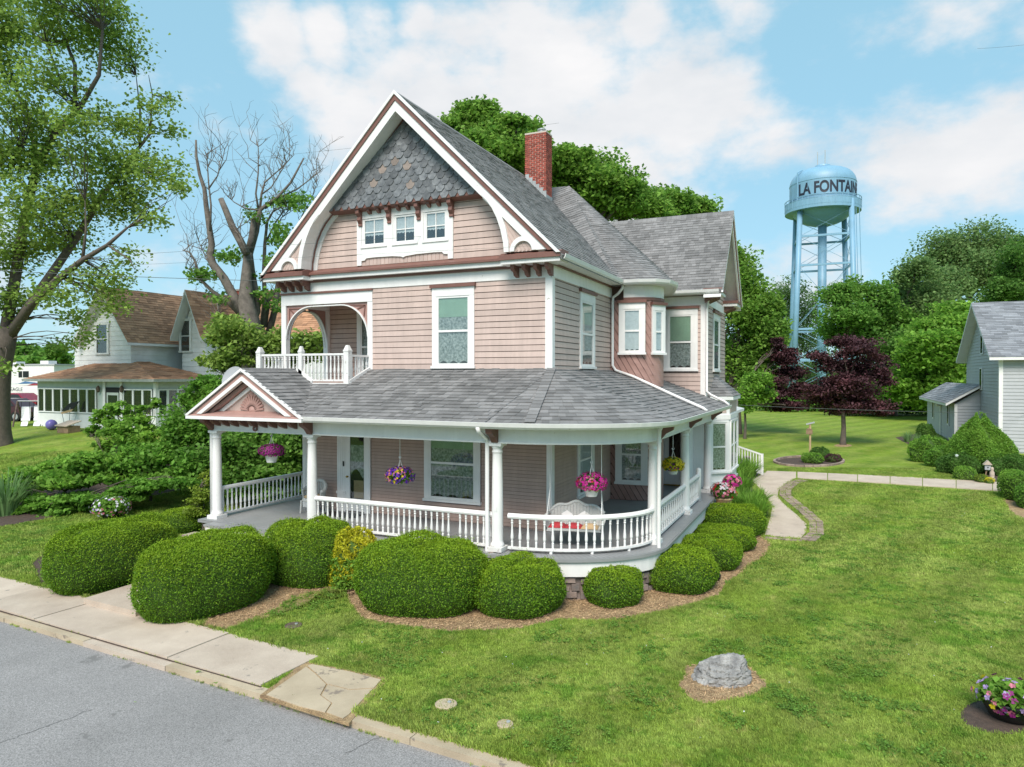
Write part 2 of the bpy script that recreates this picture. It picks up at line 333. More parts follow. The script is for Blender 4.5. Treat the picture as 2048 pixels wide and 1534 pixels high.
# solid core
hp('wall', MB().box(-8.2, -.001, .001, 14, -1.1, 3.95), PINKD)
hp('wall', MB().box(-5.64, -.001, .001, 14, 3.96, 7.1), PINK)
hp('wall', MB().box(-9.05, -5.63, 2.1, 13.99, 3.8, 7.1), PINK)
hp('wall', MB().box(-.3, 2.469, 9.021, 13.9, -1.1, 7.1), PINK)
hp('wall', MB().prism([(x, y, -1.0) for x, y in BAY], (0, 0, 8.1)), GAP_SHADE)
hp('gable_wall', MB().prism([(-8.9, .001, 7.08), (.05, .001, 7.08), (XM, .001, rakez(XM, .18))], (0, 13.9, 0)), PINK)

def siding(o, u, n, A0, A1, z0, z1, e, holes=(), m=PINK, single=True, prof=None, th=.034, name='clapboard', parent=None, gap=.016):
    """lapped boards; each board piece between openings is its own wedge. prof(z)->(a0,a1) narrows the field"""
    o = np.array(o, float); U = np.array([*u, 0.]); Nn = np.array([*n, 0.]); k = 0; mb = MB(); z = z0
    fz = np.linspace(z0, z1, 12 if prof else 2); lims = [(prof(q) if prof else (A0, A1)) for q in fz]; ring_ = [(l_[0]+.01, q) for l_, q in zip(lims, fz)]+[(l_[1]-.01, q) for l_, q in list(zip(lims, fz))[::-1]]
    hp('gap_shade_panel', MB().prism([o+U*a_+Nn*.003+np.array([0, 0, q]) for a_, q in ring_], tuple(-Nn*.002)), GAP_SHADE, parent)  # dark sheet behind the boards; its colour stands in for shade
    while z < z1-.02:
        zt = min(z+e, z1); a0, a1 = A0, A1
        if prof: a0, a1 = prof((z+zt)/2)
        segs = [(a0, a1)]
        for h0, h1, hz0, hz1 in holes:
            if zt > hz0+.02 and z < hz1-.02:
                ns = []
                for s0, s1 in segs:
                    if h1 <= s0 or h0 >= s1: ns.append((s0, s1)); continue
                    if h0 > s0+.02: ns.append((s0, h0))
                    if h1 < s1-.02: ns.append((h1, s1))
                segs = ns
        cut = []
        for s0, s1 in segs:      # boards are butted at random lengths
            while single and s1-s0 > 2.4 and random.random() < .8: q_ = s0+random.uniform(.9, min(3.4, s1-s0-.5)); cut.append((s0, q_-.003)); s0 = q_
            cut.append((s0, s1))
        for s0, s1 in cut:
            if s1-s0 < .03: continue
            P = []
            jt = random.uniform(-.003, .003)
            for a in (s0, s1):
                for d, zz in ((.004, z+gap), (th+jt, z+gap), (th*.55, zt), (.004, zt)): P.append(o+U*a+Nn*d+np.array([0, 0, zz]))
            F_ = [(0, 1, 2, 3), (7, 6, 5, 4), (0, 4, 5, 1), (1, 5, 6, 2), (2, 6, 7, 3)]
            if single: hp(name, MB().add(P, F_), m, parent)
            else: mb.add(P, F_)
        z += e
    if not single: hp('siding', mb, m, parent, kind='stuff')

def window(o, u, n, a0, a1, z0, z1, cw=.15, hw=.3, blind=.45, curtain=LACE, bm=None, two=True, crown=True, parent=None, grid=None, sillh=.07):
    """double hung sash: casing, sill, crown, frame, panes and what hangs behind them"""
    par = parent or H
    c = MB(); c.fbox(o, u, n, a0, a0+cw, 0, .06, z0+sillh, z1-hw); c.fbox(o, u, n, a1-cw, a1, 0, .06, z0+sillh, z1-hw); c.fbox(o, u, n, a0, a1, 0, .065, z1-hw, z1-.04)
    wn = c.build('window', W, par)
    MB().fbox(o, u, n, a0-.03, a1+.03, 0, .10, z0, z0+sillh).build('sill', W, wn)
    if crown: MB().fbox(o, u, n, a0-.05, a1+.05, 0, .12, z1-.04, z1+.05).build('crown_moulding', BROWN, wn)
    g0, g1, gz0, gz1 = a0+cw, a1-cw, z0+sillh, z1-hw
    MB().fbox(o, u, n, g0, g1, 0, .006, gz0, gz1).build('backing', DARK, wn)
    fw = .055; zm = gz0+(gz1-gz0)*.5
    fr = MB(); fr.fbox(o, u, n, g0, g0+fw, .006, .05, gz0, gz1); fr.fbox(o, u, n, g1-fw, g1, .006, .05, gz0, gz1); fr.fbox(o, u, n, g0+fw, g1-fw, .006, .048, gz1-fw, gz1); fr.fbox(o, u, n, g0+fw, g1-fw, .006, .048, gz0, gz0+fw*1.3)
    if two: fr.fbox(o, u, n, g0+fw, g1-fw, .006, .052, zm-.03, zm+.03)
    if grid:
        for i in range(1, grid[0]): x = g0+fw+(g1-g0-2*fw)*i/grid[0]; fr.fbox(o, u, n, x-.013, x+.013, .02, .045, gz0+fw*1.3, gz1-fw)
        for i in range(1, grid[1]): z = gz0+(gz1-gz0)*i/grid[1]; fr.fbox(o, u, n, g0+fw, g1-fw, .02, .044, z-.013, z+.013)
    fr.build('sash', W, wn)
    for q0, q1 in (((gz0+fw*1.3, zm-.03), (zm+.03, gz1-fw)) if two else ((gz0+fw*1.3, gz1-fw),)):
        MB().fbox(o, u, n, g0+fw, g1-fw, .030, .034, q0, q1).build('pane', GLASS, wn)
    if blind: MB().fbox(o, u, n, g0+fw*.6, g1-fw*.6, .016, .020, gz1-(gz1-gz0)*blind, gz1-fw*.5).build('blind', bm or BLINDG, wn)
    if curtain is not None:
        wz = (gz1-fw)-(gz0+.05); cb = MB(); k = 24; lo = []
        for i in range(k+1):
            a = g0+fw*.6+(g1-g0-1.2*fw)*i/k; lo.append((a, gz0+.05+.10*abs(sin(i/k*pi*3))*wz*.5))
        o_ = np.array(o, float); U = np.array([*u, 0.]); Nn = np.array([*n, 0.])
        zt = gz1-(gz1-gz0)*blind+.03 if blind else gz1-fw*.6
        V = [o_+U*a+Nn*(.010+.002*(i % 2))+np.array([0, 0, z]) for i, (a, z) in enumerate(lo)]+[o_+U*a+Nn*(.010+.002*(i % 2))+np.array([0, 0, zt]) for i, (a, z) in enumerate(lo)]
        cb.add(V, [(i, i+1, k+2+i, k+1+i) for i in range(k)]); cb.build('curtain', curtain, wn)
    return wn
FO, FU, FN = (0, 0, 0), (1, 0), (0, -1)        # front wall frame: a = x
SO, SU, SN = (0, 0, 0), (0, 1), (1, 0)         # right wall frame: a = y
# --- second floor front and side
wfront = (-3.58, -2.25, 4.26, 6.55)
siding(FO, FU, FN, -5.64, -.17, 4.22, 6.63, .161, [(wfront[0], wfront[1], 4.2, 6.66)])
window(FO, FU, FN, *wfront, hw=.28, blind=.30, bm=BLINDG, curtain=LACE)
wside = (2.13, 3.5, 4.26, 6.52)
siding(SO, SU, SN, .15, 5.3, 4.16, 6.63, .161, [(wside[0], wside[1], 4.2, 6.6)])
window(SO, SU, SN, *wside, hw=.28, blind=.35, bm=BLINDG, curtain=LACE)
hp('corner_board', MB().box(-.17, .03, -.035, .15, 4.05, 6.62), W)
hp('corner_board', MB().box(-5.80, -5.62, -.035, .14, 3.9, 6.24), W)
# frieze + mouldings
hp('frieze', MB().box(-9.08, .02, -.05, .0, 6.62, 6.90), W)
hp('moulding', MB().box(-9.12, .05, -.12, .0, 6.90, 6.96), BROWN)
hp('fascia', MB().box(-7.76, -1.2, -.26, .0, 6.965, 7.09), W)
sk = MB().prism([(-7.76, -.34, 7.09), (-7.76, -.34, 7.15), (-7.76, 0, 7.30), (-7.76, 0, 7.09)], (6.56, 0, 0)); hp('cornice', sk, BROWN)
for x0, x1 in ((-9.33, -7.74), (-1.21, .44)):
    hp('cornice_return', MB().box(x0, x1, -.56, .05, 6.945, 7.05), W)
    hp('cornice_cap', MB().prism([(x0-.03, -.62, 7.05), (x0-.03, -.62, 7.17), (x0-.03, -.42, 7.25), (x0-.03, 0, 7.25), (x0-.03, 0, 7.05)], (x1-x0+.05, 0, 0)), BROWN)
    xs = [x0+.4+(i*.31) for i in range(4)] if x0 < -5 else [-1.0+i*.32 for i in range(4)]
    for x in xs:
        hp('bracket', MB().prism([(x, -.02, 6.945), (x, -.42, 6.945), (x, -.42, 6.86), (x, -.36, 6.80), (x, -.24, 6.78), (x, -.2, 6.70), (x, -.02, 6.64)], (.10, 0, 0)), BROWN)
hp('frieze', MB().box(.0, .05, -.05, 5.35, 6.62, 6.93), W)
hp('moulding', MB().box(.0, .10, .0, 5.3, 6.93, 6.98), BROWN)
hp('soffit', MB().box(-.05, .42, .06, 5.2, 6.985, 7.02), W)
def gutter(name, path, z, r=.075, m=W):
    return hp(name, MB().sweep(path, [(-.03, z+.06), (-.03, z-.07), (.05, z-.08), (.10, z-.03), (.13, z+.06), (.11, z+.065), (.09, z-.01), (.04, z-.05), (0, z-.045), (0, z+.06)]), m)
GUT2 = [(.45, -.5), (.45, 4.95), (1.05, 4.95), (1.5, 5.12), (1.82, 5.5), (1.9, 6.2), (1.75, 7.0), (1.3, 8.55), (3.0, 8.55)]
gutter('gutter', GUT2, 7.06)
# --- gable screen, front plane
def gp(pts, y, d): return MB().prism([(x, y, z) for x, z in pts], (0, d, 0))
def rake_strip(d0, d1, zb, y, dep, m, name, both=True):
    for s in (1, -1):
        xa = XM+s*(ZR-d0-zb)/SL; xb = XM+s*(ZR-d1-zb)/SL
        p = [(XM, ZR-d0), (xa, zb), (xb, zb), (XM, ZR-d1)]
        hp(name, gp(p if s > 0 else p[::-1], y, dep), m)
rake_strip(-.045, .06, 7.14, -.67, .065, W, 'rake_edge')
rake_strip(.06, .22, 7.22, -.63, .12, BROWN, 'rake_board')
rake_strip(.22, .52, 7.25, -.60, .14, W, 'rake_board')
rake_strip(.10, .20, 7.25, -.5, .6, W, 'rake_soffit')
ARC_IN = [(-1.09, 7.25), (-1.11, 7.5), (-1.19, 7.85), (-1.30, 8.16), (-1.44, 8.43), (-1.6, 8.65), (-1.76, 8.80)]
ARC_OUT = [(-.95, 7.25), (-.97, 7.5), (-1.05, 7.9), (-1.16, 8.2), (-1.30, 8.47), (-1.45, 8.66), (-1.58, 8.82)]
mir = lambda P: [(2*XM-x, z) for x, z in P]
def rin(d): return [(XM, ZR-d)]
for s in (0, 1):
    fl = (lambda P: P) if s == 0 else mir
    hp('arch_band', gp(fl(ARC_IN+ARC_OUT[::-1]), -.615, .16), W)
    # spandrel with tongue boards laid on the slant
    sp = fl(ARC_OUT[:-1]+[(-1.35, rakez(-1.35, .5)), (.0, rakez(.0, .5)), (.02, 7.25)])
    hp('spandrel', gp(sp, -.53, .06), PINK)
    sg = 1 if s == 0 else -1
    for k in range(16):
        x0 = -1.0+k*.11
        for t in range(1):
            xs0, zs0 = x0, 7.25; xs1 = x0-.55; 
            # clip the slanted batten to the field between arch and rake
            pts = []
            for q in np.linspace(0, 1, 24):
                x = x0-.9*q; z = 7.26+1.35*q*1.05
                lim = np.interp(z, [p[1] for p in ARC_OUT], [p[0] for p in ARC_OUT])
                if x > lim+.02 and z < rakez(x, .54): pts.append((x, z))
            if len(pts) > 2:
                a, b = fl([pts[0], pts[-1]]); hp('tongue_board', MB().beam((a[0], -.535, a[1]), (b[0], -.535, b[1]), .012, .085, up=(1 if s == 0 else -1, 0, .66)), PINK)
    ro, ri = .37, .25; cx = fl([(-.56, 0)])[0][0]
    th = np.linspace(0, pi, 17)
    hp('small_arch', gp([(cx+ro*cos(t), 7.255+ro*sin(t)) for t in th]+[(cx+ri*cos(t), 7.255+ri*sin(t)) for t in th[::-1]], -.61, .10), W)
    # reveal of the arch running back to the wall
    cv = fl(ARC_IN+[(XM, ZR-.53)])
    mb = MB(); n_ = len(cv)
    mb.add([(x, -.46, z) for x, z in cv]+[(x, -.012, z) for x, z in cv], [(i, i+1, n_+i+1, n_+i) for i in range(n_-1)]); hp('reveal', mb, W)
    c2 = [(x-sg*.015, z-.02) for x, z in cv]
    mb = MB(); mb.add([(x, -.17, z) for x, z in c2]+[(x, -.10, z) for x, z in c2], [(i, i+1, n_+i+1, n_+i) for i in range(n_-1)]); hp('moulding', mb, BROWN)
    ci = fl([(x-.13, z-.05) for x, z in ARC_IN]+[(XM, ZR-.72)])
    hp('arch_band', gp((cv+ci[::-1]), -.06, .05), W)
def gprof(z):
    xr = np.interp(z, [p[1] for p in ARC_IN]+[ZR-.53], [p[0] for p in ARC_IN]+[XM])
    return (2*XM-xr+.02, xr-.02)
siding(FO, FU, FN, -8, -1, 7.28, 8.99, .172, [(-6.14, -2.9, 7.2, 8.95)], prof=gprof)
# attic window group
gw = MB(); gw.box(-6.14, -5.98, -.075, 0, 7.30, 8.86); gw.box(-3.06, -2.90, -.075, 0, 7.30, 8.86); gw.box(-5.98, -3.06, -.07, 0, 8.66, 8.95); gw.box(-5.98, -3.06, -.07, 0, 7.58, 7.82)
gw.box(-5.10, -4.88, -.07, 0, 7.82, 8.66); gw.box(-4.06, -3.86, -.07, 0, 7.82, 8.66)
hp('attic_window_frame', gw, W)
hp('apron', MB().box(-5.98, -3.06, -.03, 0, 7.29, 7.58), PINK)
for i in range(22): hp('apron_board', MB().box(-5.97+i*.132, -5.97+i*.132+.118, -.042, -.03, 7.295, 7.50), PINK)
hp('apron_scroll', gp([(-5.98, 7.60), (-5.98, 7.43), (-5.86, 7.44), (-5.80, 7.50), (-5.5, 7.51), (-4.9, 7.50), (-4.6, 7.47), (-4.52, 7.44), (-4.44, 7.47), (-4.1, 7.50), (-3.5, 7.51), (-3.24, 7.50), (-3.18, 7.44), (-3.06, 7.43), (-3.06, 7.60)], -.085, .05), W)
for x0, x1 in ((-5.98, -5.10), (-4.88, -4.06), (-3.86, -3.06)):
    window(FO, FU, FN, x0+.005, x1-.005, 7.80, 8.72, cw=.05, hw=.06, blind=.0, curtain=None, two=False, crown=False, grid=(2, 2), sillh=.05)
    k = 20; mb = MB(); xs = np.linspace(x0+.1, x1-.1, k+1)
    mb.add([(x, -.012, 8.14+.03*abs(sin(i*.9))) for i, x in enumerate(xs)]+[(x, -.012, 8.62) for x in xs], [(i, i+1, k+2+i, k+1+i) for i in range(k)]); hp('curtain', mb, LACE2)
# slates: pointed tiles in rows, flaring outwards over the windows
hp('slate_backing', MB().prism([(-7.0, -.02, 8.86), (-7.0+.02, -.30, 8.92), (-1.84, -.30, 8.92), (-1.83, -.02, 8.86)], (0, .0, .10)), BROWN)
hp('slate_board', MB().add([(-6.9, -.28, 8.97), (-1.95, -.28, 8.97), (XM, -.06, 11.36), (-6.9, -.0, 8.97), (-1.95, -.0, 8.97), (XM, -.0, 11.36)], [(0, 1, 2), (0, 3, 4, 1), (1, 4, 5, 2), (2, 5, 3, 0)]), SLATE)
sw, sh, se = .278, .34, .186
sm = bpy.data.meshes.new('slate'); pr = [(-.134, .36), (-.134, .10), (-.062, 0), (.062, 0), (.134, .10), (.134, .36)]
_m = MB().prism([(x, 0, z) for x, z in pr], (0, .026, 0)); sm.from_pydata(_m.v, [], _m.f); sm.materials.append(SLATE)
smb = sm.copy(); smb.materials.clear(); smb.materials.append(SLATEB)
tilt = math.atan2(.22, 2.39)
for r in range(13):
    z = 8.96+r*se; hw_ = (11.42-z)/SL*1.0
    for k in range(-14, 15):
        x = XM+(k+(.5 if r % 2 else 0))*sw
        if abs(x-XM) > min(2.62, hw_)+.03: continue
        if z > 11.15 and abs(x-XM) > .1: continue
        yy = -.30+.22*(z-8.97)/2.39
        tan = (r == 6 and k == -1) or (r == 5 and k in (0, -3)) or (r == 3 and k == -4) or (r == 2 and k == 1)
        inst('slate', smb if tan else sm, H, (x, yy-.030-random.uniform(0, .012), z-.03), (-tilt-.085+random.uniform(-.02, .02), 0, random.uniform(-.02, .02)))
for u in (720, 778, 837, 902):
    x = ony(u, 430, -.1)[0]; hp('corbel', MB().prism([(x-.06, -.0, 8.92), (x-.06, -.26, 8.92), (x-.06, -.26, 8.80), (x-.06, -.16, 8.72), (x-.06, -.18, 8.62), (x-.06, -.10, 8.52), (x-.06, -.12, 8.46), (x-.06, 0, 8.42)], (.12, 0, 0)), BROWN)
for u in (740, 758.5, 798, 817, 859, 878.5):
    x = ony(u, 418, -.1)[0]; hp('bracket', MB().prism([(x-.045, -.0, 8.92), (x-.045, -.22, 8.92), (x-.045, -.22, 8.84), (x-.045, -.14, 8.78), (x-.045, 0, 8.76)], (.09, 0, 0)), BROWN)
# --- roofs ---------------------------------------------------------
def clip(poly, lo, hi, ax):
    for lim, sg in ((lo, 1), (hi, -1)):
        res = []
        for i in range(len(poly)):
            a, b = poly[i], poly[(i+1) % len(poly)]; da, db = sg*(a[ax]-lim), sg*(b[ax]-lim)
            if da >= 0: res.append(a)
            if da*db < 0: t = da/(da-db); res.append(tuple(np.array(a)+(np.array(b)-np.array(a))*t))
        poly = res
        if len(poly) < 3: return []
    return poly
def shingles(o, U, V, poly, e=.185, wmin=.16, wmax=.36, th=.014, parent=None, m=None, single=0, seed=1, kname='shingle_courses'):
    """poly in (a along eave, b up slope) metres on the plane o + a U + b V; each tab is a tapered piece"""
    rnd = random.Random(seed); o = np.array(o, float); U = np.array(U, float); V = np.array(V, float); U /= np.linalg.norm(U); V /= np.linalg.norm(V); Nn = np.cross(U, V)
    if Nn[2] < 0: Nn = -Nn
    b0 = min(p[1] for p in poly); b1 = max(p[1] for p in poly); b = b0; mb = MB(); full = []
    while b < b1:
        row = clip([tuple(p) for p in poly], b, min(b+e, b1+1), 1)
        if len(row) >= 3:
            a0 = min(p[0] for p in row); a1 = max(p[0] for p in row); a = a0-rnd.uniform(0, wmax)
            while a < a1:
                w = rnd.uniform(wmin, wmax); c = clip(row, a+.004, a+w, 0)
                if len(c) >= 3:
                    t = th*rnd.choice((.7, 1, 1, 1.5)); n = len(c)
                    top = [o+U*p[0]+V*p[1]+Nn*(.003+t*(1-(p[1]-b)/e)) for p in c]; bot = [o+U*p[0]+V*p[1]-Nn*.004 for p in c]
                    fs = [tuple(range(n))]+[(i, (i+1) % n, n+(i+1) % n, n+i) for i in range(n)]
                    if single and n == 4: full.append((top+bot, fs))
                    else: mb.add(top+bot, fs)
                a += w
        b += e
    if full:
        full.sort(key=lambda q: np.linalg.norm(q[0][0]-CAM))
        for i, (vv, fs) in enumerate(full):
            if i < single: MB().add(vv, fs).build('shingle', m or SHIN, parent or H)
            else: mb.add(vv, fs)
    if mb.v: mb.build(kname, m or SHIN, parent or H, kind='stuff')
def fan_shingles(eave, apex, e=.185, wmin=.16, wmax=.36, th=.014, parent=None, m=None, seed=2, smax=.97):
    """conical roof: tabs in rings between a curved eave and an apex"""
    rnd = random.Random(seed); E_ = [np.array(p, float) for p in eave]; A = np.array(apex, float)
    seg = [0]
    for i in range(len(E_)-1): seg.append(seg[-1]+np.linalg.norm(E_[i+1]-E_[i]))
    T = seg[-1]; Lm = np.mean([np.linalg.norm(A-p) for p in E_]); mb = MB()
    def pt(a, s_):
        a = min(max(a, 0), T); i = 0
        while i < len(seg)-2 and a > seg[i+1]: i += 1
        p = E_[i]+(E_[i+1]-E_[i])*((a-seg[i])/(seg[i+1]-seg[i])); q = p+(A-p)*s_; t_ = E_[i+1]-E_[i]; nn = np.cross(t_, A-p); nn /= np.linalg.norm(nn); return q, (nn if nn[2] > 0 else -nn)
    s_ = 0
    while s_ < smax:
        s1 = min(s_+e/Lm, 1); k = 1/(1-s_); a = -rnd.uniform(0, wmax*k)
        while a < T:
            w = rnd.uniform(wmin, wmax)*k; a0, a1 = max(a, 0)+.004*k, min(a+w, T)
            if a1-a0 > .01:
                t = th*rnd.choice((.7, 1, 1, 1.5)); am = (a0+a1)/2; top = []; bot = []
                for aa, sx, h in ((a0, s_, t), (am, s_, t), (a1, s_, t), (a1, s1, 0), (am, s1, 0), (a0, s1, 0)):
                    q, nn = pt(aa, sx); top.append(q+nn*(.003+h)); bot.append(q-nn*.01)
                mb.add(top+bot, [(0, 1, 4, 5), (1, 2, 3, 4), (0, 6, 7, 1), (1, 7, 8, 2), (2, 8, 9, 3), (5, 11, 6, 0)])
            a += w
        s_ = s1
    mb.build('shingle_courses', m or SHIN, parent or H, kind='stuff')
    # deck under the tabs
    n = len(E_); MB().add(E_+[A], [(i, i+1, n) for i in range(n-1)]).build('roof_deck', m or SHIN, parent or H)
def slab(pts, th, name='roof_deck', m=None, parent=None): return MB().prism(pts, (0, 0, -th)).build(name, m or SHIN, parent or H)
# main roof, both slopes (flared a little at the eaves by the gutter line)
YB = 14.3
slab([(XM, -.60, ZR), (XE+.06, -.60, ZE-.06), (XE+.06, YB, ZE-.06), (XM, YB, ZR)], .10); slab([(XM, -.62, ZR), (XM, YB, ZR), (2*XM-XE-.06, YB, ZE-.06), (2*XM-XE-.06, -.62, ZE-.06)], .10)
LS = sqrt((XE-XM)**2+(ZR-ZE)**2)
vr = np.array([XM-XE, 0, ZR-ZE])/LS
shingles((XE+.06, 0, ZE-.056), (0, 1, 0), vr, [(-.59, 0), (13, 0), (13, LS+.06), (-.59, LS+.06)], e=.15, wmin=.14, wmax=.28, th=.013, seed=11)
shingles((2*XM-XE-.06, 0, ZE-.056), (0, 1, 0), (-vr[0], 0, vr[2]), [(-.60, 0), (13, 0), (13, LS+.06), (-.60, LS+.06)], e=.17, th=.013, seed=12, wmin=.3, wmax=.6)
for i in range(44):
    y = -.60+i*.20
    hp('ridge_cap', MB().prism([(XM-.16, y, ZR-.115), (XM, y, ZR+.035), (XM+.16, y, ZR-.115), (XM+.16, y, ZR-.14), (XM-.16, y, ZR-.14)], (0, .195, 0)), SHIN)
# bay roof rising behind the main slope
fan_shingles([(.38, 4.7, 7.10), (.52, 4.9, 7.08), (1.1, 4.88, 7.08), (1.55, 5.05, 7.08), (1.88, 5.45, 7.08), (1.97, 6.2, 7.08), (1.8, 7.0, 7.08), (1.35, 8.5, 7.08), (1.3, 10, 7.1), (1.3, 12.6, 7.1)], (-3.05, 9.75, 11.72), e=.15, seed=3, wmin=.13, wmax=.27)
mb = MB(); mb.add([(-3.05, 9.75, 11.72), (-4.43, 9.9, 11.80), (-4.43, 8.3, 11.6), (.38, 4.7, 7.10), (-3.05, 12.5, 10.2)], [(0, 1, 3), (0, 4, 1)]); hp('roof_deck', mb, SHIN)
va = np.array([-3.05, 9.75, 11.72])-np.array([.38, 4.7, 7.10]); shingles((.38, 4.7, 7.105), (-.55, -.2, 0.0) if False else tuple(np.cross(np.cross(va, (-1.38, .15, .08)), va)), tuple(va), [(0, 0), (1.3, 6.9), (1.3, 7.7), (0, 7.65)], e=.17, seed=14)
# wing roof: ridge along x
WY, WZ, WE = 11.46, 10.47, 8.50
for sy in (-1, 1):
    ye = WY+sy*(WY-WE); slab([(-3.2, WY, WZ), (3.12, WY, WZ), (3.12, ye, 7.08), (-3.2, ye, 7.08)][::sy], .10)
wl = sqrt((WY-WE)**2+(WZ-7.08)**2)
shingles((3.12, WE, 7.085), (-1, 0, 0), (0, WY-WE, WZ-7.08), [(-.02, 0), (6.2, 0), (6.2, wl), (-.02, wl)], e=.15, th=.013, seed=13, wmin=.13, wmax=.27)
for i in range(26):
    x = 3.13-i*.20; hp('ridge_cap', MB().prism([(x, WY-.16, WZ-.14), (x, WY, WZ+.03), (x, WY+.16, WZ-.14), (x, WY+.16, WZ-.17), (x, WY-.16, WZ-.17)], (-.195, 0, 0)), SHIN)
hp('gable_wall', MB().prism([(2.468, 9.03, 7.08), (2.468, 13.89, 7.08), (2.468, WY, WZ-.4)], (-5, 0, 0)), PINK)
for sy in (-1, 1):
    for d0, d1, x, dx, m_ in ((-.0, .12, 3.14, -.05, W), (.12, .26, 3.11, -.05, BROWN), (.26, .5, 3.08, -.06, W)):
        k = (WZ-7.08)/(WY-WE); zb = 7.0; p = [(x, WY, WZ-d0), (x, WY+sy*(WZ-d0-zb)/k, zb), (x, WY+sy*(WZ-d1-zb)/k, zb), (x, WY, WZ-d1)]
        hp('rake_board', MB().prism(p, (dx, 0, 0)), m_)
    k = (WZ-7.08)/(WY-WE); hp('rake_soffit', MB().prism([(2.47, WY, WZ-.16), (2.47, WY+sy*3.0, WZ-.16-3.0*k), (2.47, WY+sy*3.0, WZ-.20-3.0*k), (2.47, WY, WZ-.20)], (.6, 0, 0)), W)
for y0, y1 in ((8.55, 9.75), (13.2, 14.4)):
    hp('cornice_return', MB().box(2.45, 3.06, y0, y1, 6.94, 7.05), W); hp('cornice_cap', MB().box(2.45, 3.10, y0-.03, y1+.03, 7.05, 7.17), BROWN)
    for i in range(4): y = y0+.15+i*.27; hp('bracket', MB().prism([(2.47, y, 6.94), (2.9, y, 6.94), (2.9, y, 6.86), (2.7, y, 6.78), (2.47, y, 6.68)], (0, .1, 0)), BROWN)
# --- bay walls: frieze, boards on the slant, windows
def bay_pt(a):
    P = [np.array(p) for p in BAY[1:]]; P[0] = np.array([0., 5.3]); i = 0
    while i < len(P)-2 and a > np.linalg.norm(P[i+1]-P[i]): a -= np.linalg.norm(P[i+1]-P[i]); i += 1
    d = (P[i+1]-P[i])/np.linalg.norm(P[i+1]-P[i]); return P[i]+d*a, np.array([d[1], -d[0]])
hp('frieze', MB().sweep(BAY[1:], [(.0, 6.60), (.05, 6.60), (.05, 6.98), (.0, 6.98)]), W)
hp('moulding', MB().sweep(BAY[1:], [(.0, 6.50), (.07, 6.50), (.07, 6.60), (.0, 6.60)]), BROWN)
hp('soffit', MB().prism([(-.05, 5.0, 6.985), (1.0, 5.0, 6.985), (1.5, 5.15, 6.985), (1.82, 5.5, 6.985), (1.88, 6.2, 6.985), (1.7, 7.0, 6.985), (1.3, 8.6, 6.985), (2.95, 8.6, 6.985), (2.95, 9.0, 6.985), (.2, 9.0, 6.985)], (0, 0, .03)), W)
def slant_boards(z0, z1, holes, step=.19, m=ROSE):
    LB = 4.4; tanb = .58
    for k in range(-12, 26):
        a0 = k*step; runs = []; cur = []
        for q in np.linspace(0, 1, 44):
            z = z1+(z0-z1)*q; a = a0+(z1-z)*tanb; al, ar = max(a, .01), min(a+step-.022, LB); ok = ar-al > .02
            for h0, h1, hz0, hz1 in holes:      # boards are trimmed to the casing
                if hz0 < z < hz1:
                    if al >= h0 and ar <= h1: ok = False
                    elif al < h0 < ar: ar = h0
                    elif al < h1 < ar: al = h1
            if ok and ar-al > .02: cur.append((al, ar, z))
            else:
                if len(cur) > 1: runs.append(cur)
                cur = []
        if len(cur) > 1: runs.append(cur)
        for c in runs:
            V = []
            for al, ar, z in c:
                p, n1_ = bay_pt(al); p2, n2_ = bay_pt(ar)
                V += [(*(p+n1_*.022), z), (*(p2+n2_*.045), z), (*(p2+n2_*.0), z)]
            f = []
            for i in range(len(c)-1): f += [(3*i, 3*i+3, 3*i+4, 3*i+1), (3*i+1, 3*i+4, 3*i+5, 3*i+2)]
            hp('slant_board', MB().add(V, f), m)
bw = [(.34, 1.12, 4.76, 6.44), (1.46, 1.98, 4.76, 6.38)]
slant_boards(3.7, 6.52, bw)
p_, n_ = np.array([.30, 5.295]), None
window((.30, 5.27, 0), (.9962, .0872), (.0872, -.9962), 0, .86, 4.74, 6.46, cw=.15, hw=.24, blind=0, curtain=LACE2, crown=True)
window((1.335, 5.60, 0), (.52, .854), (.854, -.52), -.06, .52, 4.74, 6.40, cw=.11, hw=.22, blind=0, curtain=LACE2, crown=True)
slant_boards(0.0, 2.9, [(.24, 1.20, .54, 2.6)])
window((.19, 5.265, 0), (.9962, .0872), (.0872, -.9962), 0, 1.05, .52, 2.6, cw=.16, hw=.2, blind=0, curtain=LACE, crown=False)
# wing front wall
ww = (.93, 2.19, 4.22, 6.55)
WO = (0, 9.02, 0)
siding(WO, FU, FN, .4, 2.30, 3.2, 6.63, .161, [(ww[0], ww[1], 4.2, 6.6)])
window(WO, FU, FN, *ww, hw=.26, cw=.2, blind=.47, bm=BLINDG, curtain=LACE)
hp('frieze', MB().box(.3, 2.50, 8.97, 9.02, 6.62, 6.95), W); hp('corner_board', MB().box(2.29, 2.50, 8.985, 9.2, 3.0, 6.62), W)
wo2 = (2.47, 0, 0)
siding(wo2, SU, SN, 9.2, 13.85, 3.0, 7.0, .161, [(10.5, 12.2, 4.15, 6.6)]); siding(wo2, SU, SN, 9.2, 13.85, 7.0, 9.9, .161, prof=lambda z: (WY-(WZ-.45-z)*.86, WY+(WZ-.45-z)*.86))
window(wo2, SU, SN, 10.5, 12.2, 4.2, 6.5, cw=.2, hw=.25, blind=0, curtain=LACE)
hp('frieze', MB().box(2.47, 2.52, 9.0, 13.9, 6.64, 6.93), W)
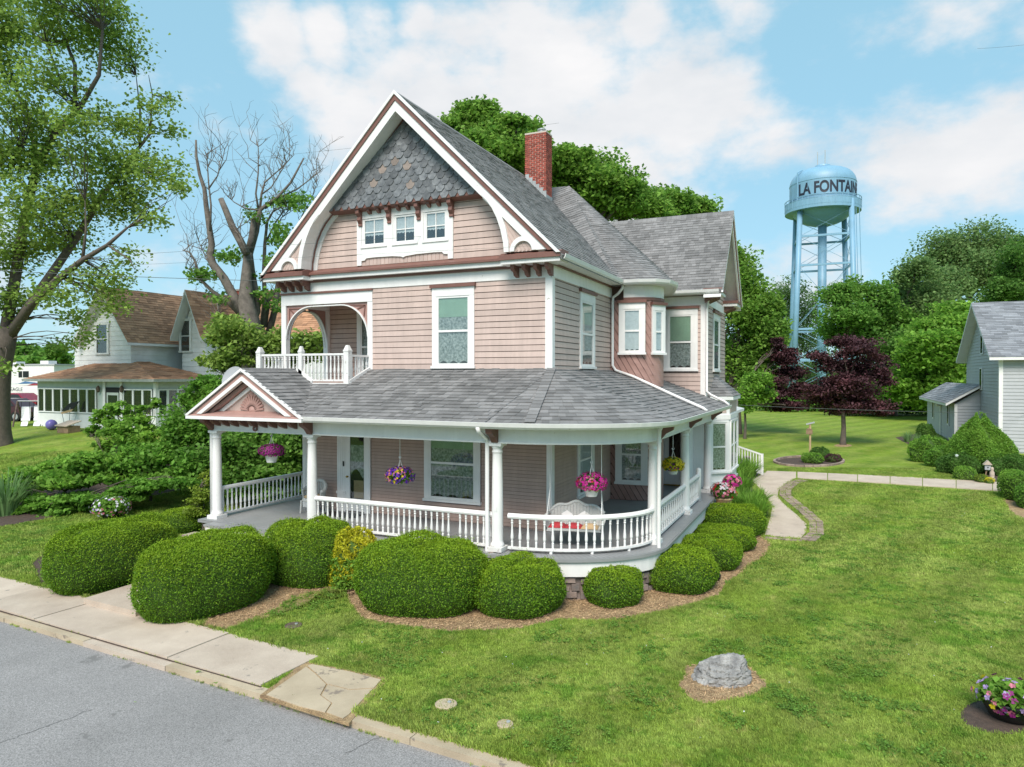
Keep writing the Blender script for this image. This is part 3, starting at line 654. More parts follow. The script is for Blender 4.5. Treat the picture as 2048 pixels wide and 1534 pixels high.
# --- chimney: every brick of the two faces in view is a piece
chx0, chx1, chy0, chy1 = -4.24, -3.36, 8.0, 8.62; chz0, chz1 = 10.2, 13.42
ch = hp('chimney', MB().box(chx0+.02, chx1-.02, chy0+.02, chy1-.02, chz0, chz1-.02), MORTAR)
bl, bh = .205, .078
bmesh_ = bpy.data.meshes.new('brick'); _m = MB().box(0, bl, 0, .10, 0, bh-.020); bmesh_.from_pydata(_m.v, [], _m.f); bmesh_.materials.append(BRICK)
hmesh_ = bpy.data.meshes.new('half_brick'); _m = MB().box(0, .10, 0, .10, 0, bh-.020); hmesh_.from_pydata(_m.v, [], _m.f); hmesh_.materials.append(BRICK)
nb = 0; back = MB(); zz = 10.55; r = 0
while zz < chz1-.01:
    lim = rakez(chx0)-.1
    for face in range(2):
        Lf = chx1-chx0 if face == 0 else chy1-chy0; a = 0 if (r+face) % 2 == 0 else .11
        if (r+face) % 2:
            p = (chx0, chy0, zz) if face == 0 else (chx1, chy0, zz)
            inst('brick', hmesh_, ch, p, (0, 0, 0 if face == 0 else pi/2))
        while a+.05 < Lf:
            w = min(bl, Lf-a); p = (chx0+a, chy0-random.uniform(0, .004), zz) if face == 0 else (chx1+random.uniform(0, .004), chy0+a, zz)
            zroof = rakez(p[0])-.12
            if zz > zroof: inst('brick', bmesh_, ch, p, (0, 0, 0 if face == 0 else pi/2), (w/bl-.03, 1, 1)); nb += 1
            a += bl+.018
    back.box(chx0+.0, chx0+.05, chy0+.11, chy1, zz, zz+bh-.020); back.box(chx0+.06, chx1-.11, chy1-.05, chy1+.0, zz, zz+bh-.020)
    zz += bh; r += 1
back.build('rear_bricks', BRICK, ch, kind='stuff')
MB().box(chx0-.005, chx1+.005, chy0-.005, chy1+.005, chz1-.03, chz1+.03).build('cap', MORTAR, ch)
MB().lathe([(.13, 0), (.13, .12), (.17, .13), (.17, .17), (.06, .22)], (chx1-.3, chy0+.3, chz1+.03), 12).build('flue', FLASH, ch)
for i in range(6):
    x = chx0+.02+i*.145; MB().box(x, x+.15, chy0-.012, chy0-.004, rakez(x+.15)-.1, rakez(x)+.14).build('step_flashing', FLASH, ch)
MB().box(chx1+.004, chx1+.012, chy0-.02, chy1+.02, rakez(chx1)-.2, rakez(chx1)+.14).build('step_flashing', FLASH, ch)
# ================================================================== porch (parts of the house)
C1, C2, C3, C4, C5, C6 = (-9.31, -2.37), (-5.876, -2.37), (-.427, -2.37), (2.707, -.165), (2.707, 3.856), (2.707, 7.98)
ARC = [(-.427+3.134*sin(t), -.165-2.205*cos(t)) for t in np.linspace(0, pi/2, 19)]
PP = [C1]+ARC+[(2.707, 9.0)]
PF = [C2]+ARC+[(2.707, 9.0)]
# floor boards: a slab, and boards laid front to back on it
def ring(d): return [tuple(p+n_*d) for p, n_ in offset_frames(PP)]
rd = ring(.36)
flo = hp('porch_floor', MB().prism([(x, y, -.012) for x, y in [(-9.67, 1.5)]+[(-9.67, rd[0][1])]+rd[1:]+[(3.067, 9.02), (.3, 9.02), (.3, 5.6), (-.1, 5.2), (-.1, .2), (-8.3, .2), (-8.3, 1.5)]], (0, 0, -.07)), DECK)
for i in range(64):     # boards run out from the wall on the front run
    x = -9.66+i*.145; y1 = -2.73 if x < -.5 else None
    if x > -.55: break
    MB().box(x, x+.140, -2.735, -.0 if x > -8.2 else 1.5, -.011, .0).build('floor_board', DECK, flo)
for i in range(40):
    a0, a1 = ARC[0], ARC[-1]; t0, t1 = i/40*pi/2, (i+1)/40*pi/2-.003
    q = lambda t, k: (-.427+(3.134+.36)*k*sin(t), -.165-(2.205+.36)*k*cos(t))
    MB().add([(*q(t0, .12), -.001), (*q(t0, 1), -.001), (*q(t1, 1), -.001), (*q(t1, .12), -.001), (*q(t0, 1), -.011), (*q(t1, 1), -.011)], [(0, 1, 2, 3), (1, 4, 5, 2)]).build('floor_board', DECK, flo)
for i in range(22):
    y = -.15+i*.416; 
    for j in range(3): MB().box(.02 if y < 5.2 else 1.55, 3.06, y+j*.1387, y+j*.1387+.134, -.011, .0).build('floor_board', DECK, flo)
skp = [(-9.31-.0, -2.37)]+PP[1:]
hp('skirt_board', MB().sweep([(-5.5, -2.37)]+PP[1:], [(.28, -.42), (.33, -.42), (.33, -.082), (.28, -.082)]), W)
hp('skirt_board', MB().sweep([(-9.31, 1.4), (-9.31, -2.37)], [(-.28, -.42), (-.33, -.42), (-.33, -.082), (-.28, -.082)]), W)
hp('deck_nosing', MB().sweep([(-5.5, -2.37)]+PP[1:], [(.30, -.085), (.39, -.085), (.39, -.013), (.30, -.013)]), DECK)
hp('foundation', MB().sweep([(-9.31, 1.4), C1]+PP[1:], [(.05, -1.3), (.20, -1.3), (.20, -.44), (.05, -.44)]), STONE)
k = 0
for (p, d) in resample(ARC+[(2.707, 9.0)], .30, .2):
    for zi, z in enumerate((-1.12, -.94, -.78, -.60)):
        w = random.uniform(.16, .36); h = random.uniform(.10, .19); z += random.uniform(-.03, .03); n_ = np.array([d[1], -d[0]]); c = p+d*random.uniform(-.06, .06)+d*(.16 if zi % 2 else 0)
        b = MB(); pts = []
        for dd, zz_ in ((-.02, 0), (.05+random.uniform(0, .03), .02), (.05+random.uniform(0, .03), h-.02), (-.02, h)):
            for a in (-w/2, w/2): pts.append((*(c+d*a*(1-.1*random.random())+n_*dd), z+zz_+random.uniform(-.01, .01)))
        b.add(pts, [(0, 1, 3, 2), (2, 3, 5, 4), (4, 5, 7, 6), (0, 2, 4, 6), (1, 7, 5, 3)]); b.build('stone', STONE, H)
# columns
prof = [(.155, .10), (.165, .13), (.155, .17), (.138, .19), (.134, .25), (.134, .9), (.126, 1.6), (.113, 2.24), (.112, 2.27), (.128, 2.29), (.128, 2.31), (.113, 2.33), (.113, 2.37), (.15, 2.42), (.15, 2.44)]
for i, (x, y) in enumerate((C1, C2, C3, C4, C5, C6)):
    c = hp('column', MB().lathe(prof, (x, y, 0), 24), W, smooth=True)
    MB().box(x-.19, x+.19, y-.19, y+.19, 0, .10).build('plinth', WD, c); MB().box(x-.165, x+.165, y-.165, y+.165, 2.44, 2.502).build('abacus', W, c)
    if i in (0, 2, 4): MB().box(x-.21, x+.21, y-.26, y+.21, -1.15, -.001).build('pier', CONC if i == 0 else STONE, c)
# entablature, ceiling, gutter
hp('porch_beam', MB().sweep(PP, [(-.13, 2.503), (.13, 2.503), (.13, 2.86), (-.13, 2.86)]), W)
hp('beam_bead', MB().sweep(PP, [(.13, 2.505), (.155, 2.505), (.155, 2.545), (.13, 2.545)]), W)
hp('porch_ceiling', MB().prism([(x, y, 2.84) for x, y in [(-9.5, 1.5)]+[(-9.5, -2.45)]+ring(.05)[1:]+[(2.75, 9.0), (.3, 9.0), (.3, 5.6), (-.1, 5.2), (-.1, .1), (-8.3, .1), (-8.3, 1.5)]], (0, 0, .03)), WD)
hp('soffit', MB().sweep([(-5.9, -2.37)]+PP[1:], [(.12, 2.86), (.52, 2.86), (.52, 2.89), (.12, 2.89)]), W)
hp('fascia', MB().sweep([(-5.75, -2.37)]+PP[1:], [(.50, 2.87), (.53, 2.87), (.53, 2.99), (.50, 2.99)]), W)
hp('gutter', MB().sweep([(-5.68, -2.37)]+PP[1:], [(.53, 3.01), (.53, 2.88), (.61, 2.87), (.66, 2.92), (.69, 3.01), (.67, 3.015), (.64, 2.94), (.60, 2.90), (.55, 2.90), (.55, 3.01)]), W)
hp('porch_beam', MB().box(-9.44, -9.18, -2.2, 1.5, 2.503, 2.86), W)
for x, y in ((C2[0]+.05, C2[1]), (C3[0]+.0, C3[1]), (C1[0]-.05, C1[1])):
    hp('corbel', MB().prism([(x-.07, y-.13, 2.86), (x-.07, y-.50, 2.86), (x-.07, y-.48, 2.76), (x-.07, y-.30, 2.66), (x-.07, y-.18, 2.52), (x-.07, y-.13, 2.52)], (.16, 0, 0)), BROWN)
for x, y in (C4, C5, C6):
    hp('corbel', MB().prism([(x+.13, y-.06, 2.86), (x+.50, y-.06, 2.86), (x+.48, y-.06, 2.76), (x+.30, y-.06, 2.66), (x+.18, y-.06, 2.52), (x+.13, y-.06, 2.52)], (0, .13, 0)), BROWN)
# roof over the porch
EY, EX, ZT = -3.0, 3.30, 4.235; ZEV = 3.0
lf = sqrt(EY*EY+(ZT-ZEV)**2)
vf = np.array([0, -EY, ZT-ZEV]); kx = lambda y: (y-EY)/(-EY)*lf
slab([(-5.70, EY, ZEV), (-.427, EY, ZEV), (0, 0, ZT), (-5.70, 0, ZT)], .06); slab([(-5.70, EY, ZEV), (-5.70, -.97, ZT-(.97/3)*(ZT-ZEV)), (-7.05, -.97, ZT-(.97/3)*(ZT-ZEV))], .06)
shingles((0, EY, ZEV+.004), (1, 0, 0), vf, [(-5.70, -.03), (-.427, -.03), (0, lf), (-5.70, lf)], single=300, seed=21, e=.19, wmin=.14, wmax=.30, th=.022)
shingles((0, EY, ZEV+.004), (1, 0, 0), vf, [(-5.66, -.03), (-5.69, kx(-.97)), (-7.1, kx(-.97))], seed=22, e=.19, th=.018)
eav = [(*(p+n_*.63), ZEV+.004) for p, n_ in offset_frames(ARC)]
fan_shingles(eav, (0, 0, ZT+.004), e=.19, seed=23, th=.018, wmin=.15, wmax=.34)
lr = sqrt(EX*EX+(ZT-ZEV)**2)
slab([(EX, -.165, ZEV), (EX, 9.02, ZEV), (0, 9.02, ZT), (0, 0, ZT)], .06)
shingles((EX, 0, ZEV+.004), (0, 1, 0), (-EX, 0, ZT-ZEV), [(-.165, -.03), (9.02, -.03), (9.02, lr), (0, lr)], seed=24, e=.19, th=.018)
for t0, t1, w in (((.0, .0), (ARC[5][0]*1.18, -2.95), .2),):
    for i in range(17):
        s0, s1 = i/17, (i+1)/17; A = np.array([.0, 0, ZT+.03]); B = np.array([.62, -2.93, ZEV+.035]); p0 = B+(A-B)*s0; p1 = B+(A-B)*s1
        hp('hip_cap', MB().beam(p0+np.array([0, 0, .012]), p1, .24, .016), SHIN)
# pediment over the steps
XP, ZP, PXL, PXR = -7.69, 4.24, -9.73, -5.65
lp = sqrt((PXR-XP)**2+(ZP-2.98)**2)
slab([(XP, -3.02, ZP), (PXR, -3.02, 2.98), (-7.05, -.97, 3.84), (XP, -.97, ZP)], .07); slab([(XP, -3.02, ZP), (XP, -.97, ZP), (PXL, -.97, 2.98), (PXL, -3.02, 2.98)], .07); slab([(-9.1, -.98, 3.37), (-9.1, 1.6, 3.37), (PXL, 1.6, 2.98), (PXL, -.98, 2.98)], .07)
shingles((PXR, 0, 2.985), (0, 1, 0), (XP-PXR, 0, ZP-2.98), [(-3.05, -.02), (-.97, lp*.68), (-.97, lp), (-3.05, lp)], seed=25, e=.17, th=.018)
shingles((PXL, 0, 2.985), (0, 1, 0), (XP-PXL, 0, ZP-2.98), [(-3.05, -.02), (-.97, -.02), (-.97, lp), (-3.05, lp)], seed=26, e=.17, th=.018); shingles((PXL, 0, 2.985), (0, 1, 0), (XP-PXL, 0, ZP-2.98), [(-.97, -.02), (1.6, -.02), (1.6, lp*.3), (-.97, lp*.3)], seed=27, e=.17)
for i in range(10): y = -3.05+i*.208; hp('ridge_cap', MB().prism([(XP-.15, y, ZP-.085), (XP, y, ZP+.03), (XP+.15, y, ZP-.085), (XP+.15, y, ZP-.11), (XP-.15, y, ZP-.11)], (0, .2, 0)), SHIN)
def ped(d): return lambda x: ZP-d-(ZP-2.98)/(PXR-XP)*abs(x-XP)
for s in (1, -1):
    kk = (ZP-2.98)/(PXR-XP)
    for d0, d1, y, dep, m_ in ((-.02, .055, -3.06, .08, W), (.055, .20, -3.0, .10, ROSE), (.20, .31, -3.03, .12, W), (.31, .42, -2.84, .14, ROSE), (.44, .56, -2.72, .10, W)):
        zb = 3.01 if d0 > 0 else 2.96
        p = [(XP, ZP-d0), (XP+s*(ZP-d0-zb)/kk, zb), (XP+s*(ZP-d1-zb)/kk, zb), (XP, ZP-d1)]
        hp('pediment_rake', gp(p if s > 0 else p[::-1], y, dep), m_)
hp('tympanum', gp([(PXL+.35, 2.99), (PXR-.35, 2.99), (XP, ZP-.3)], -2.66, .1), PINK)
hp('pediment_ledge', MB().prism([(PXL, -3.05, 2.955), (PXL, -3.0, 3.0), (PXL, -2.66, 3.10), (PXL, -2.60, 2.955)], (PXR-PXL, 0, 0)), ROSE)
hp('pediment_fascia', MB().box(PXL-.02, PXR+.02, -3.06, -2.5, 2.865, 2.952), W)
for i in range(13):    # sunburst panel
    a = pi*(i+.5)/13; c = np.array([XP+.02, -2.68, 3.12]); dv = np.array([cos(a), 0, sin(a)])
    hp('sunburst_ray', MB().beam(c+dv*.12, c+dv*(.40 if .15*pi < a < .85*pi else .42), .055, .04, up=(0, -1, 0)), ROSE)
hp('sunburst_hub', MB().lathe([(.12, 0), (.11, .03), (.07, .05), (.03, .07)], (0, 0, 0), 18), ROSE).matrix_local = Matrix.Translation(Vector((XP+.02, -2.66, 3.12))-Vector(ORG[H.name]))@Matrix.Rotation(pi/2, 4, 'X')@Matrix.Translation(Vector(ORG[H.name]))
for i in range(5):
    for j in range(4):
        x = XP-.28+i*.12; z = 3.50+j*.075
        if z < ped(.62)(x) and abs(x+.06-XP) < .36: hp('lattice_block', MB().box(x, x+.10, -2.685, -2.66, z, z+.06), ROSE)
for i in range(9):
    x = PXL+.62+i*.345; hp('modillion', MB().prism([(x, -2.50, 2.865), (x, -2.80, 2.865), (x, -2.80, 2.79), (x, -2.68, 2.70), (x, -2.50, 2.64)], (.10, 0, 0)), BROWN)
def text_mesh(body, size, ext=.01, offset=0.):
    c = bpy.data.curves.new('t', 'FONT'); c.body = body; c.size = size; c.extrude = ext; c.align_x = 'CENTER'; c.offset = offset; c.resolution_u = 6
    o = bpy.data.objects.new('t', c); COL.objects.link(o); dg = bpy.context.evaluated_depsgraph_get(); me = bpy.data.meshes.new_from_object(o.evaluated_get(dg)); bpy.data.objects.remove(o); me.materials.clear(); return me
nm_ = text_mesh('8', .36, .012, offset=.006); nm_.materials.append(BROWN); inst('house_number', nm_, H, (XP-.02, -2.53, 2.545), (pi/2, 0, 0))
# porch railings
bprof = [(.026, .0), (.026, .10), (.030, .12), (.020, .14), (.036, .20), (.034, .26), (.022, .40), (.018, .52), (.030, .545), (.020, .565), (.028, .59), (.028, .66)]
bal = bpy.data.meshes.new('baluster'); _m = MB().lathe(bprof, (0, 0, 0), 8); bal.from_pydata(_m.v, [], _m.f); bal.materials.append(W)
def railing(path, n=None, step=.152, z0=.12, ht=.78, skip=()):
    hp('top_rail', MB().sweep(path, [(-.05, z0+.66), (.05, z0+.66), (.065, z0+.70), (.05, z0+.75), (0, z0+.77), (-.05, z0+.75), (-.065, z0+.70)]), W)
    hp('bottom_rail', MB().sweep(path, [(-.04, z0-.05), (.04, z0-.05), (.04, z0+.0), (-.04, z0+.0)]), WD)
    for i, (p, d) in enumerate(resample(path, step)):
        if i in skip: continue
        inst('baluster', bal, H, (p[0], p[1], z0), (0, 0, random.uniform(0, 1)), (1, 1, 1))
railing([(C1[0], C1[1]+.13), (C1[0], 1.4)], step=.168)
railing([(C2[0]+.12, C2[1]), (C3[0]-.12, C3[1])], step=.158, skip=(26,))
railing([tuple(p) for p in ARC[1:]][:-1]+[(2.707, -.30)], step=.188)
railing([(C4[0], C4[1]+.13), (C5[0], C5[1]-.13)], step=.25); railing([(C5[0], C5[1]+.13), (2.707, 6.1)], step=.25)
hp('newel_post', MB().lathe([(.085, 0), (.085, .95), (.08, 1.0), (.055, 1.05), (.0, 1.07)], (2.707, 6.17, 0), 14), W, smooth=True)
for p, d in resample(ARC[3:-3], .95): hp('rail_foot', MB().box(p[0]-.03, p[0]+.03, p[1]-.03, p[1]+.03, 0, .08), WD)
# front steps between the first two columns
hp('step', MB().box(-9.0, -6.1, -3.06, -2.74, -.30, -.08), W); hp('step_tread', MB().box(-9.05, -6.05, -3.09, -2.68, -.079, -.02), DECK)
hp('step', MB().box(-9.35, -6.0, -3.48, -3.065, -.60, -.32), W); hp('step_tread', MB().box(-9.4, -5.95, -3.5, -3.06, -.319, -.26), CONC)
hp('step', MB().box(-9.4, -5.95, -3.9, -3.49, -.95, -.6), CONC)
hp('riser', MB().box(-9.1, -6.05, -2.72, -2.68, -.5, -.085), W)
# right side steps by the last column
for i in range(3): hp('step', MB().box(3.07+.3*i, 3.37+.3*i, 6.5, 7.8, -1.0, -.22-.24*i), CONC)
# --- first floor walls
siding(FO, FU, FN, -8.06, -.13, .02, 2.86, .095, [(-6.92, -5.68, 0, 2.8), (-3.87, -2.05, .5, 2.86)], m=PINKD, single=False, th=.026, gap=.009)
siding(SO, SU, SN, .13, 5.28, .02, 2.86, .095, [(1.93, 3.45, .5, 2.86)], m=PINKD, single=False, th=.026, gap=.009)
window(FO, FU, FN, -3.85, -2.07, .53, 2.82, cw=.16, hw=.18, blind=.30, bm=BLINDG, curtain=LACE, crown=False)
window(SO, SU, SN, 1.94, 3.45, .53, 2.78, cw=.16, hw=.18, blind=.25, bm=BLINDG, curtain=LACE2, crown=False)
hp('corner_board', MB().box(-.13, .03, -.04, .13, 0, 2.85), W); hp('corner_board', MB().box(-8.24, -8.06, -.04, .2, 0, 2.85), W)
for i in range(3): hp('pilaster_flute', MB().box(-8.215+i*.055, -8.185+i*.055, -.055, -.04, .2, 2.7), W)
dr = hp('front_door', MB().box(-6.60, -5.80, -.02, .02, .02, 2.5), W)
MB().box(-6.43, -5.92, -.03, -.021, .40, 2.42).build('backing', DARK, dr); MB().box(-6.43, -5.92, -.045, -.04, .40, 2.42).build('pane', GLASS, dr)
fr_ = MB(); fr_.box(-6.60, -6.43, -.055, -.02, .03, 2.5); fr_.box(-6.43, -5.92, -.054, -.02, .03, .40); fr_.box(-6.43, -5.92, -.054, -.02, 2.42, 2.5); fr_.build('stile', W, dr)
k = 14; xs = np.linspace(-6.42, -5.93, k+1); mb = MB(); mb.add([(x, -.036, 1.0+.28*abs(sin(i/k*pi*1.0+.3))) for i, x in enumerate(xs)]+[(x, -.036, 2.0) for x in xs], [(i, i+1, k+2+i, k+1+i) for i in range(k)]); mb.build('curtain', LACE, dr)
MB().box(-6.30, -5.95, -.0375, -.036, .42, .95).build('inner_table', TERRA, dr)
MB().lathe([(.02, 0), (.02, .04), (.035, .05), (.03, .08)], (0, 0, 0), 10).build('handle', BRASS, dr).matrix_local = Matrix.Translation(Vector((-6.50, -.055, 1.05))-Vector(ORG[H.name]))@Matrix.Rotation(pi/2, 4, 'X')@Matrix.Translation(Vector(ORG[H.name]))
pl = hp('door_pilaster', MB().box(-6.90, -6.60, -.06, .0, 0, 2.75), W)
for i in range(4): MB().box(-6.86+i*.065, -6.83+i*.065, -.072, -.06, .62, 2.6).build('flute', W, pl)
MB().box(-6.92, -6.58, -.09, -.06, .52, .60).build('base_moulding', W, pl)
hp('door_casing', MB().box(-5.915, -5.70, -.065, 0, 0, 2.75), W); hp('door_head', MB().box(-6.6, -5.9, -.05, 0, 2.5, 2.8), W)
hp('doorbell', MB().box(-6.665, -6.63, -.095, -.07, 1.35, 1.5), BLACK)
# wing wall on the porch: side door and white panelled end
siding(WO, FU, FN, .3, .92, .02, 2.86, .095, m=PINKD, single=False, th=.026, gap=.009)
d2 = hp('side_door', MB().box(1.0, 1.75, 8.985, 9.02, .02, 2.35), W); MB().box(1.16, 1.58, 8.97, 8.984, .75, 2.2).build('pane', GLASSD, d2); MB().box(1.16, 1.58, 8.984, 8.9845, .75, 2.2).build('backing', DARK, d2)
MB().box(.98, 1.77, 8.9, 9.0, .0, .04).build('threshold', BRASS, d2)
hp('door_casing', MB().box(.86, .99, 8.96, 9.02, 0, 2.6), W); hp('white_panel', MB().box(1.78, 2.47, 8.95, 9.02, 0, 2.86), W)
hp('door_leaf', MB().box(2.0, 2.04, 8.2, 8.95, .03, 2.3), W)
# box bay on the wing, ground floor
BB = [(2.46, 9.55), (3.15, 10.25), (3.15, 12.4), (2.46, 13.1)]
hp('bay', MB().prism([(x, y, .1) for x, y in BB], (0, 0, 3.1)), W)
hp('bay_base', MB().sweep(BB, [(.0, -.12), (.06, -.05), (.06, .12), (0, .12)]), W); hp('bay_cornice', MB().sweep(BB, [(0, 3.15), (.14, 3.15), (.14, 3.28), (0, 3.28)]), W); hp('bay_belt', MB().sweep(BB, [(0, 2.42), (.04, 2.42), (.04, 2.6), (0, 2.6)]), W)
for (p0, p1) in ((BB[0], BB[1]), (BB[1], BB[2])):
    p0 = np.array(p0); p1 = np.array(p1); L_ = np.linalg.norm(p1-p0); d = (p1-p0)/L_; n_ = (d[1], -d[0])
    hp('bay_panel', MB().fbox((*p0, 0), d, n_, .15, L_-.15, 0, .012, 2.66, 3.08), PINK)
    if L_ < 1.2: window((*p0, 0), d, n_, .06, L_-.06, .42, 2.42, cw=.10, hw=.1, blind=0, curtain=LACE, crown=False)
    else:
        window((*p0, 0), d, n_, .06, L_/2, .42, 2.42, cw=.10, hw=.1, blind=0, curtain=LACE, crown=False); window((*p0, 0), d, n_, L_/2+.02, L_-.06, .42, 2.42, cw=.10, hw=.1, blind=0, curtain=LACE, crown=False)
fan_shingles([(2.44, 9.38, 3.29), (3.3, 10.18, 3.29), (3.3, 12.5, 3.29), (2.44, 13.3, 3.29)], (2.2, 11.3, 4.35), e=.2, wmin=.25, wmax=.45, th=.02, seed=31)
# back porch, its post and stairs
hp('back_porch_floor', MB().box(.2, 2.5, 15.2, 18.6, -.25, -.05), DECK); hp('back_porch_roof', MB().prism([(.2, 15.0, 2.5), (2.75, 15.0, 2.35), (2.75, 18.8, 2.35), (.2, 18.8, 2.9)], (0, 0, .12)), W)
for y in (15.4, 18.4): hp('back_porch_post', MB().box(2.4, 2.52, y, y+.12, -.05, 2.4), W)
for i in range(4): hp('step', MB().box(2.5+.3*i, 2.8+.3*i, 17.0, 18.5, -.6, -.13-.1*i), W)
sr = hp('stair_rail', MB().beam((2.4, 16.95, .85), (3.75, 16.95, .42), .09, .07), W); hp('stair_stringer', MB().beam((2.4, 16.95, -.02), (3.75, 16.95, -.38), .06, .2), W)
for i in range(11): x = 2.47+i*.125; MB().box(x, x+.045, 16.93, 16.97, -.02-(x-2.4)*.27, .83-(x-2.4)*.32).build('baluster', W, sr)
MB().box(3.68, 3.80, 16.89, 17.01, -.7, .47).build('newel_post', W, sr); MB().box(2.34, 2.46, 16.89, 17.01, -.3, .95).build('newel_post', W, sr)
MB().box(.3, 2.2, 14.0, 21, -1, 3.1).build('rear_wing', PINK, H)
# --- balcony
ZD = 3.84
hp('balcony_floor', MB().box(-9.06, -5.66, -.97, 2.1, ZD-.14, ZD), DECK)
hp('balcony_trim', MB().box(-7.1, -5.72, -1.03, -.97, ZD-.10, ZD+.015), W)
hp('balcony_trim', MB().beam((-7.55, -1.0, 4.22), (-7.03, -1.0, 3.88), .07, .11), W); hp('balcony_trim', MB().beam((-5.72, -1.0, 3.88), (-5.72, .0, 4.28), .07, .10), W)
hp('overhang_floor', MB().box(-9.06, -8.1, .0, 13.9, 3.55, 3.8), W)
bb = bpy.data.meshes.new('balcony_baluster'); _m = MB().lathe([(r*.95, z*1.06) for r, z in bprof], (0, 0, 0), 8); bb.from_pydata(_m.v, [], _m.f); bb.materials.append(WD)
hp('top_rail', MB().box(-8.98, -5.86, -1.01, -.93, 4.64, 4.70), WD); hp('bottom_rail', MB().box(-8.98, -5.86, -1.0, -.94, 3.90, 3.95), WD)
for i in range(22): inst('baluster', bb, H, (-8.85+i*.137, -.97, 3.95))
for (x, y) in ((-9.04, -.97), (-7.46, -.97), (-5.79, -.97)):
    w = .085 if x != -7.46 else .065
    npst = hp('newel_post', MB().box(x-w, x+w, y-w, y+w, 3.75, 4.78), WD)
    MB().prism([(x-w-.01, y-w-.01, 4.74), (x+w+.01, y-w-.01, 4.74), (x+w+.01, y+w+.01, 4.74), (x-w-.01, y+w+.01, 4.74)], (0, 0, .04)).build('collar', WD, npst)
    MB().add([(x-w, y-w, 4.78), (x+w, y-w, 4.78), (x+w, y+w, 4.78), (x-w, y+w, 4.78), (x-w*.45, y-w*.45, 4.92), (x+w*.45, y-w*.45, 4.92), (x+w*.45, y+w*.45, 4.92), (x-w*.45, y+w*.45, 4.92)], [(0, 1, 5, 4), (1, 2, 6, 5), (2, 3, 7, 6), (3, 0, 4, 7), (4, 5, 6, 7)]).build('finial', WD, npst)
for xx in (-5.78, -9.02):
    hp('top_rail', MB().box(xx-.035, xx+.035, -.9, -.0, 4.60, 4.66), WD)
    for i in range(5): y = -.80+i*.17; zb = max(3.95, 3.93+(y+.97)*.41) if xx > -6 else 3.95; inst('baluster', bb, H, (xx, y, zb), (0, 0, 0), (1, 1, (4.60-zb)/.70))
# loggia: posts, header, arches with carved corner panels, inner wall and door
hp('header', MB().box(-9.07, -5.62, -.045, .15, 6.24, 6.60), W); hp('moulding', MB().box(-9.1, -5.6, -.09, -.045, 6.56, 6.62), BROWN); hp('header', MB().box(-9.07, -8.9, .15, 2.1, 6.24, 6.60), W)
hp('loggia_ceiling', MB().box(-8.95, -5.64, .1, 2.1, 6.42, 6.46), WD)
hp('post', MB().box(-9.07, -8.89, -.04, .14, 3.8, 6.24), W); hp('post', MB().box(-9.07, -8.89, 1.95, 2.09, 3.8, 6.24), W)
hp('ceiling_block', MB().box(-9.05, -5.63, .0, 13.9, 6.95, 7.09), W)
def arch(p0, p1, zs, zc, flat, y_or_x, axis):
    """arched opening: thin white soffit strip and brown panels in the corners with carved ribs"""
    n = 12; w = p1-p0; rr = (w-flat)/2
    L1 = [(p0+rr*(1-cos(t)), zs+(zc-zs)*sin(t)) for t in np.linspace(0, pi/2, n)]; L2 = [(p1-rr*(1-cos(t)), zs+(zc-zs)*sin(t)) for t in np.linspace(pi/2, 0, n)]
    top = 6.24
    def P(a, z, d): return (a, y_or_x+d, z) if axis == 'x' else (y_or_x+d, a, z)
    for Lk, corner in ((L1, (p0, top)), (L2, (p1, top))):
        inner = Lk[-1] if Lk is L1 else Lk[0]
        poly = Lk+([(inner[0], top), corner] if Lk is L1 else [])
        if Lk is L2: poly = [(inner[0], top)]+Lk+[corner]; poly = poly[::1]
        vec = (0, .03, 0) if axis == 'x' else (.03, 0, 0)
        pn = hp('corner_panel', MB().prism([P(a, z, .02) for a, z in poly], vec), ROSE)
        for q in (.35, .6, .85):
            i = int(q*(n-1)) if Lk is L1 else int((1-q)*(n-1)); t_ = Lk[i]; c0 = (corner[0]+(.10 if Lk is L1 else -.10), top-.10)
            e_ = (c0[0]+(t_[0]-c0[0])*.8, c0[1]+(t_[1]-c0[1])*.8)
            MB().beam(P(*c0, .012), P(*e_, .012), .03, .03).build('carved_rib', BROWN, pn)
    cv = L1+L2; m_ = len(cv); mb = MB(); th_ = .03
    V = [P(a, z, -.04) for a, z in cv]+[P(a, z, .12) for a, z in cv]; off = [(a+(-th_ if i < n else th_)*.7, z+th_) for i, (a, z) in enumerate(cv)]
    V += [P(a, z, -.04) for a, z in off]+[P(a, z, .12) for a, z in off]; f = []
    for i in range(m_-1): f += [(i, i+1, m_+i+1, m_+i), (i, 2*m_+i, 2*m_+i+1, i+1), (2*m_+i, 3*m_+i, 3*m_+i+1, 2*m_+i+1)]
    hp('arch_trim', mb.add(V, f), W)
arch(-8.88, -5.81, 5.2, 6.17, 1.1, -.0, 'x'); arch(.15, 1.95, 5.0, 6.14, .15, -9.03, 'y')
LO = (0, 2.1, 0)
siding(LO, FU, FN, -8.95, -7.75, 3.86, 6.4, .161, m=PINKD)
window(LO, FU, FN, -7.75, -6.5, 3.9, 6.3, cw=.14, hw=.25, blind=.0, curtain=LACE, crown=False)
siding(LO, FU, FN, -6.5, -5.66, 3.86, 6.4, .161, m=PINKD)
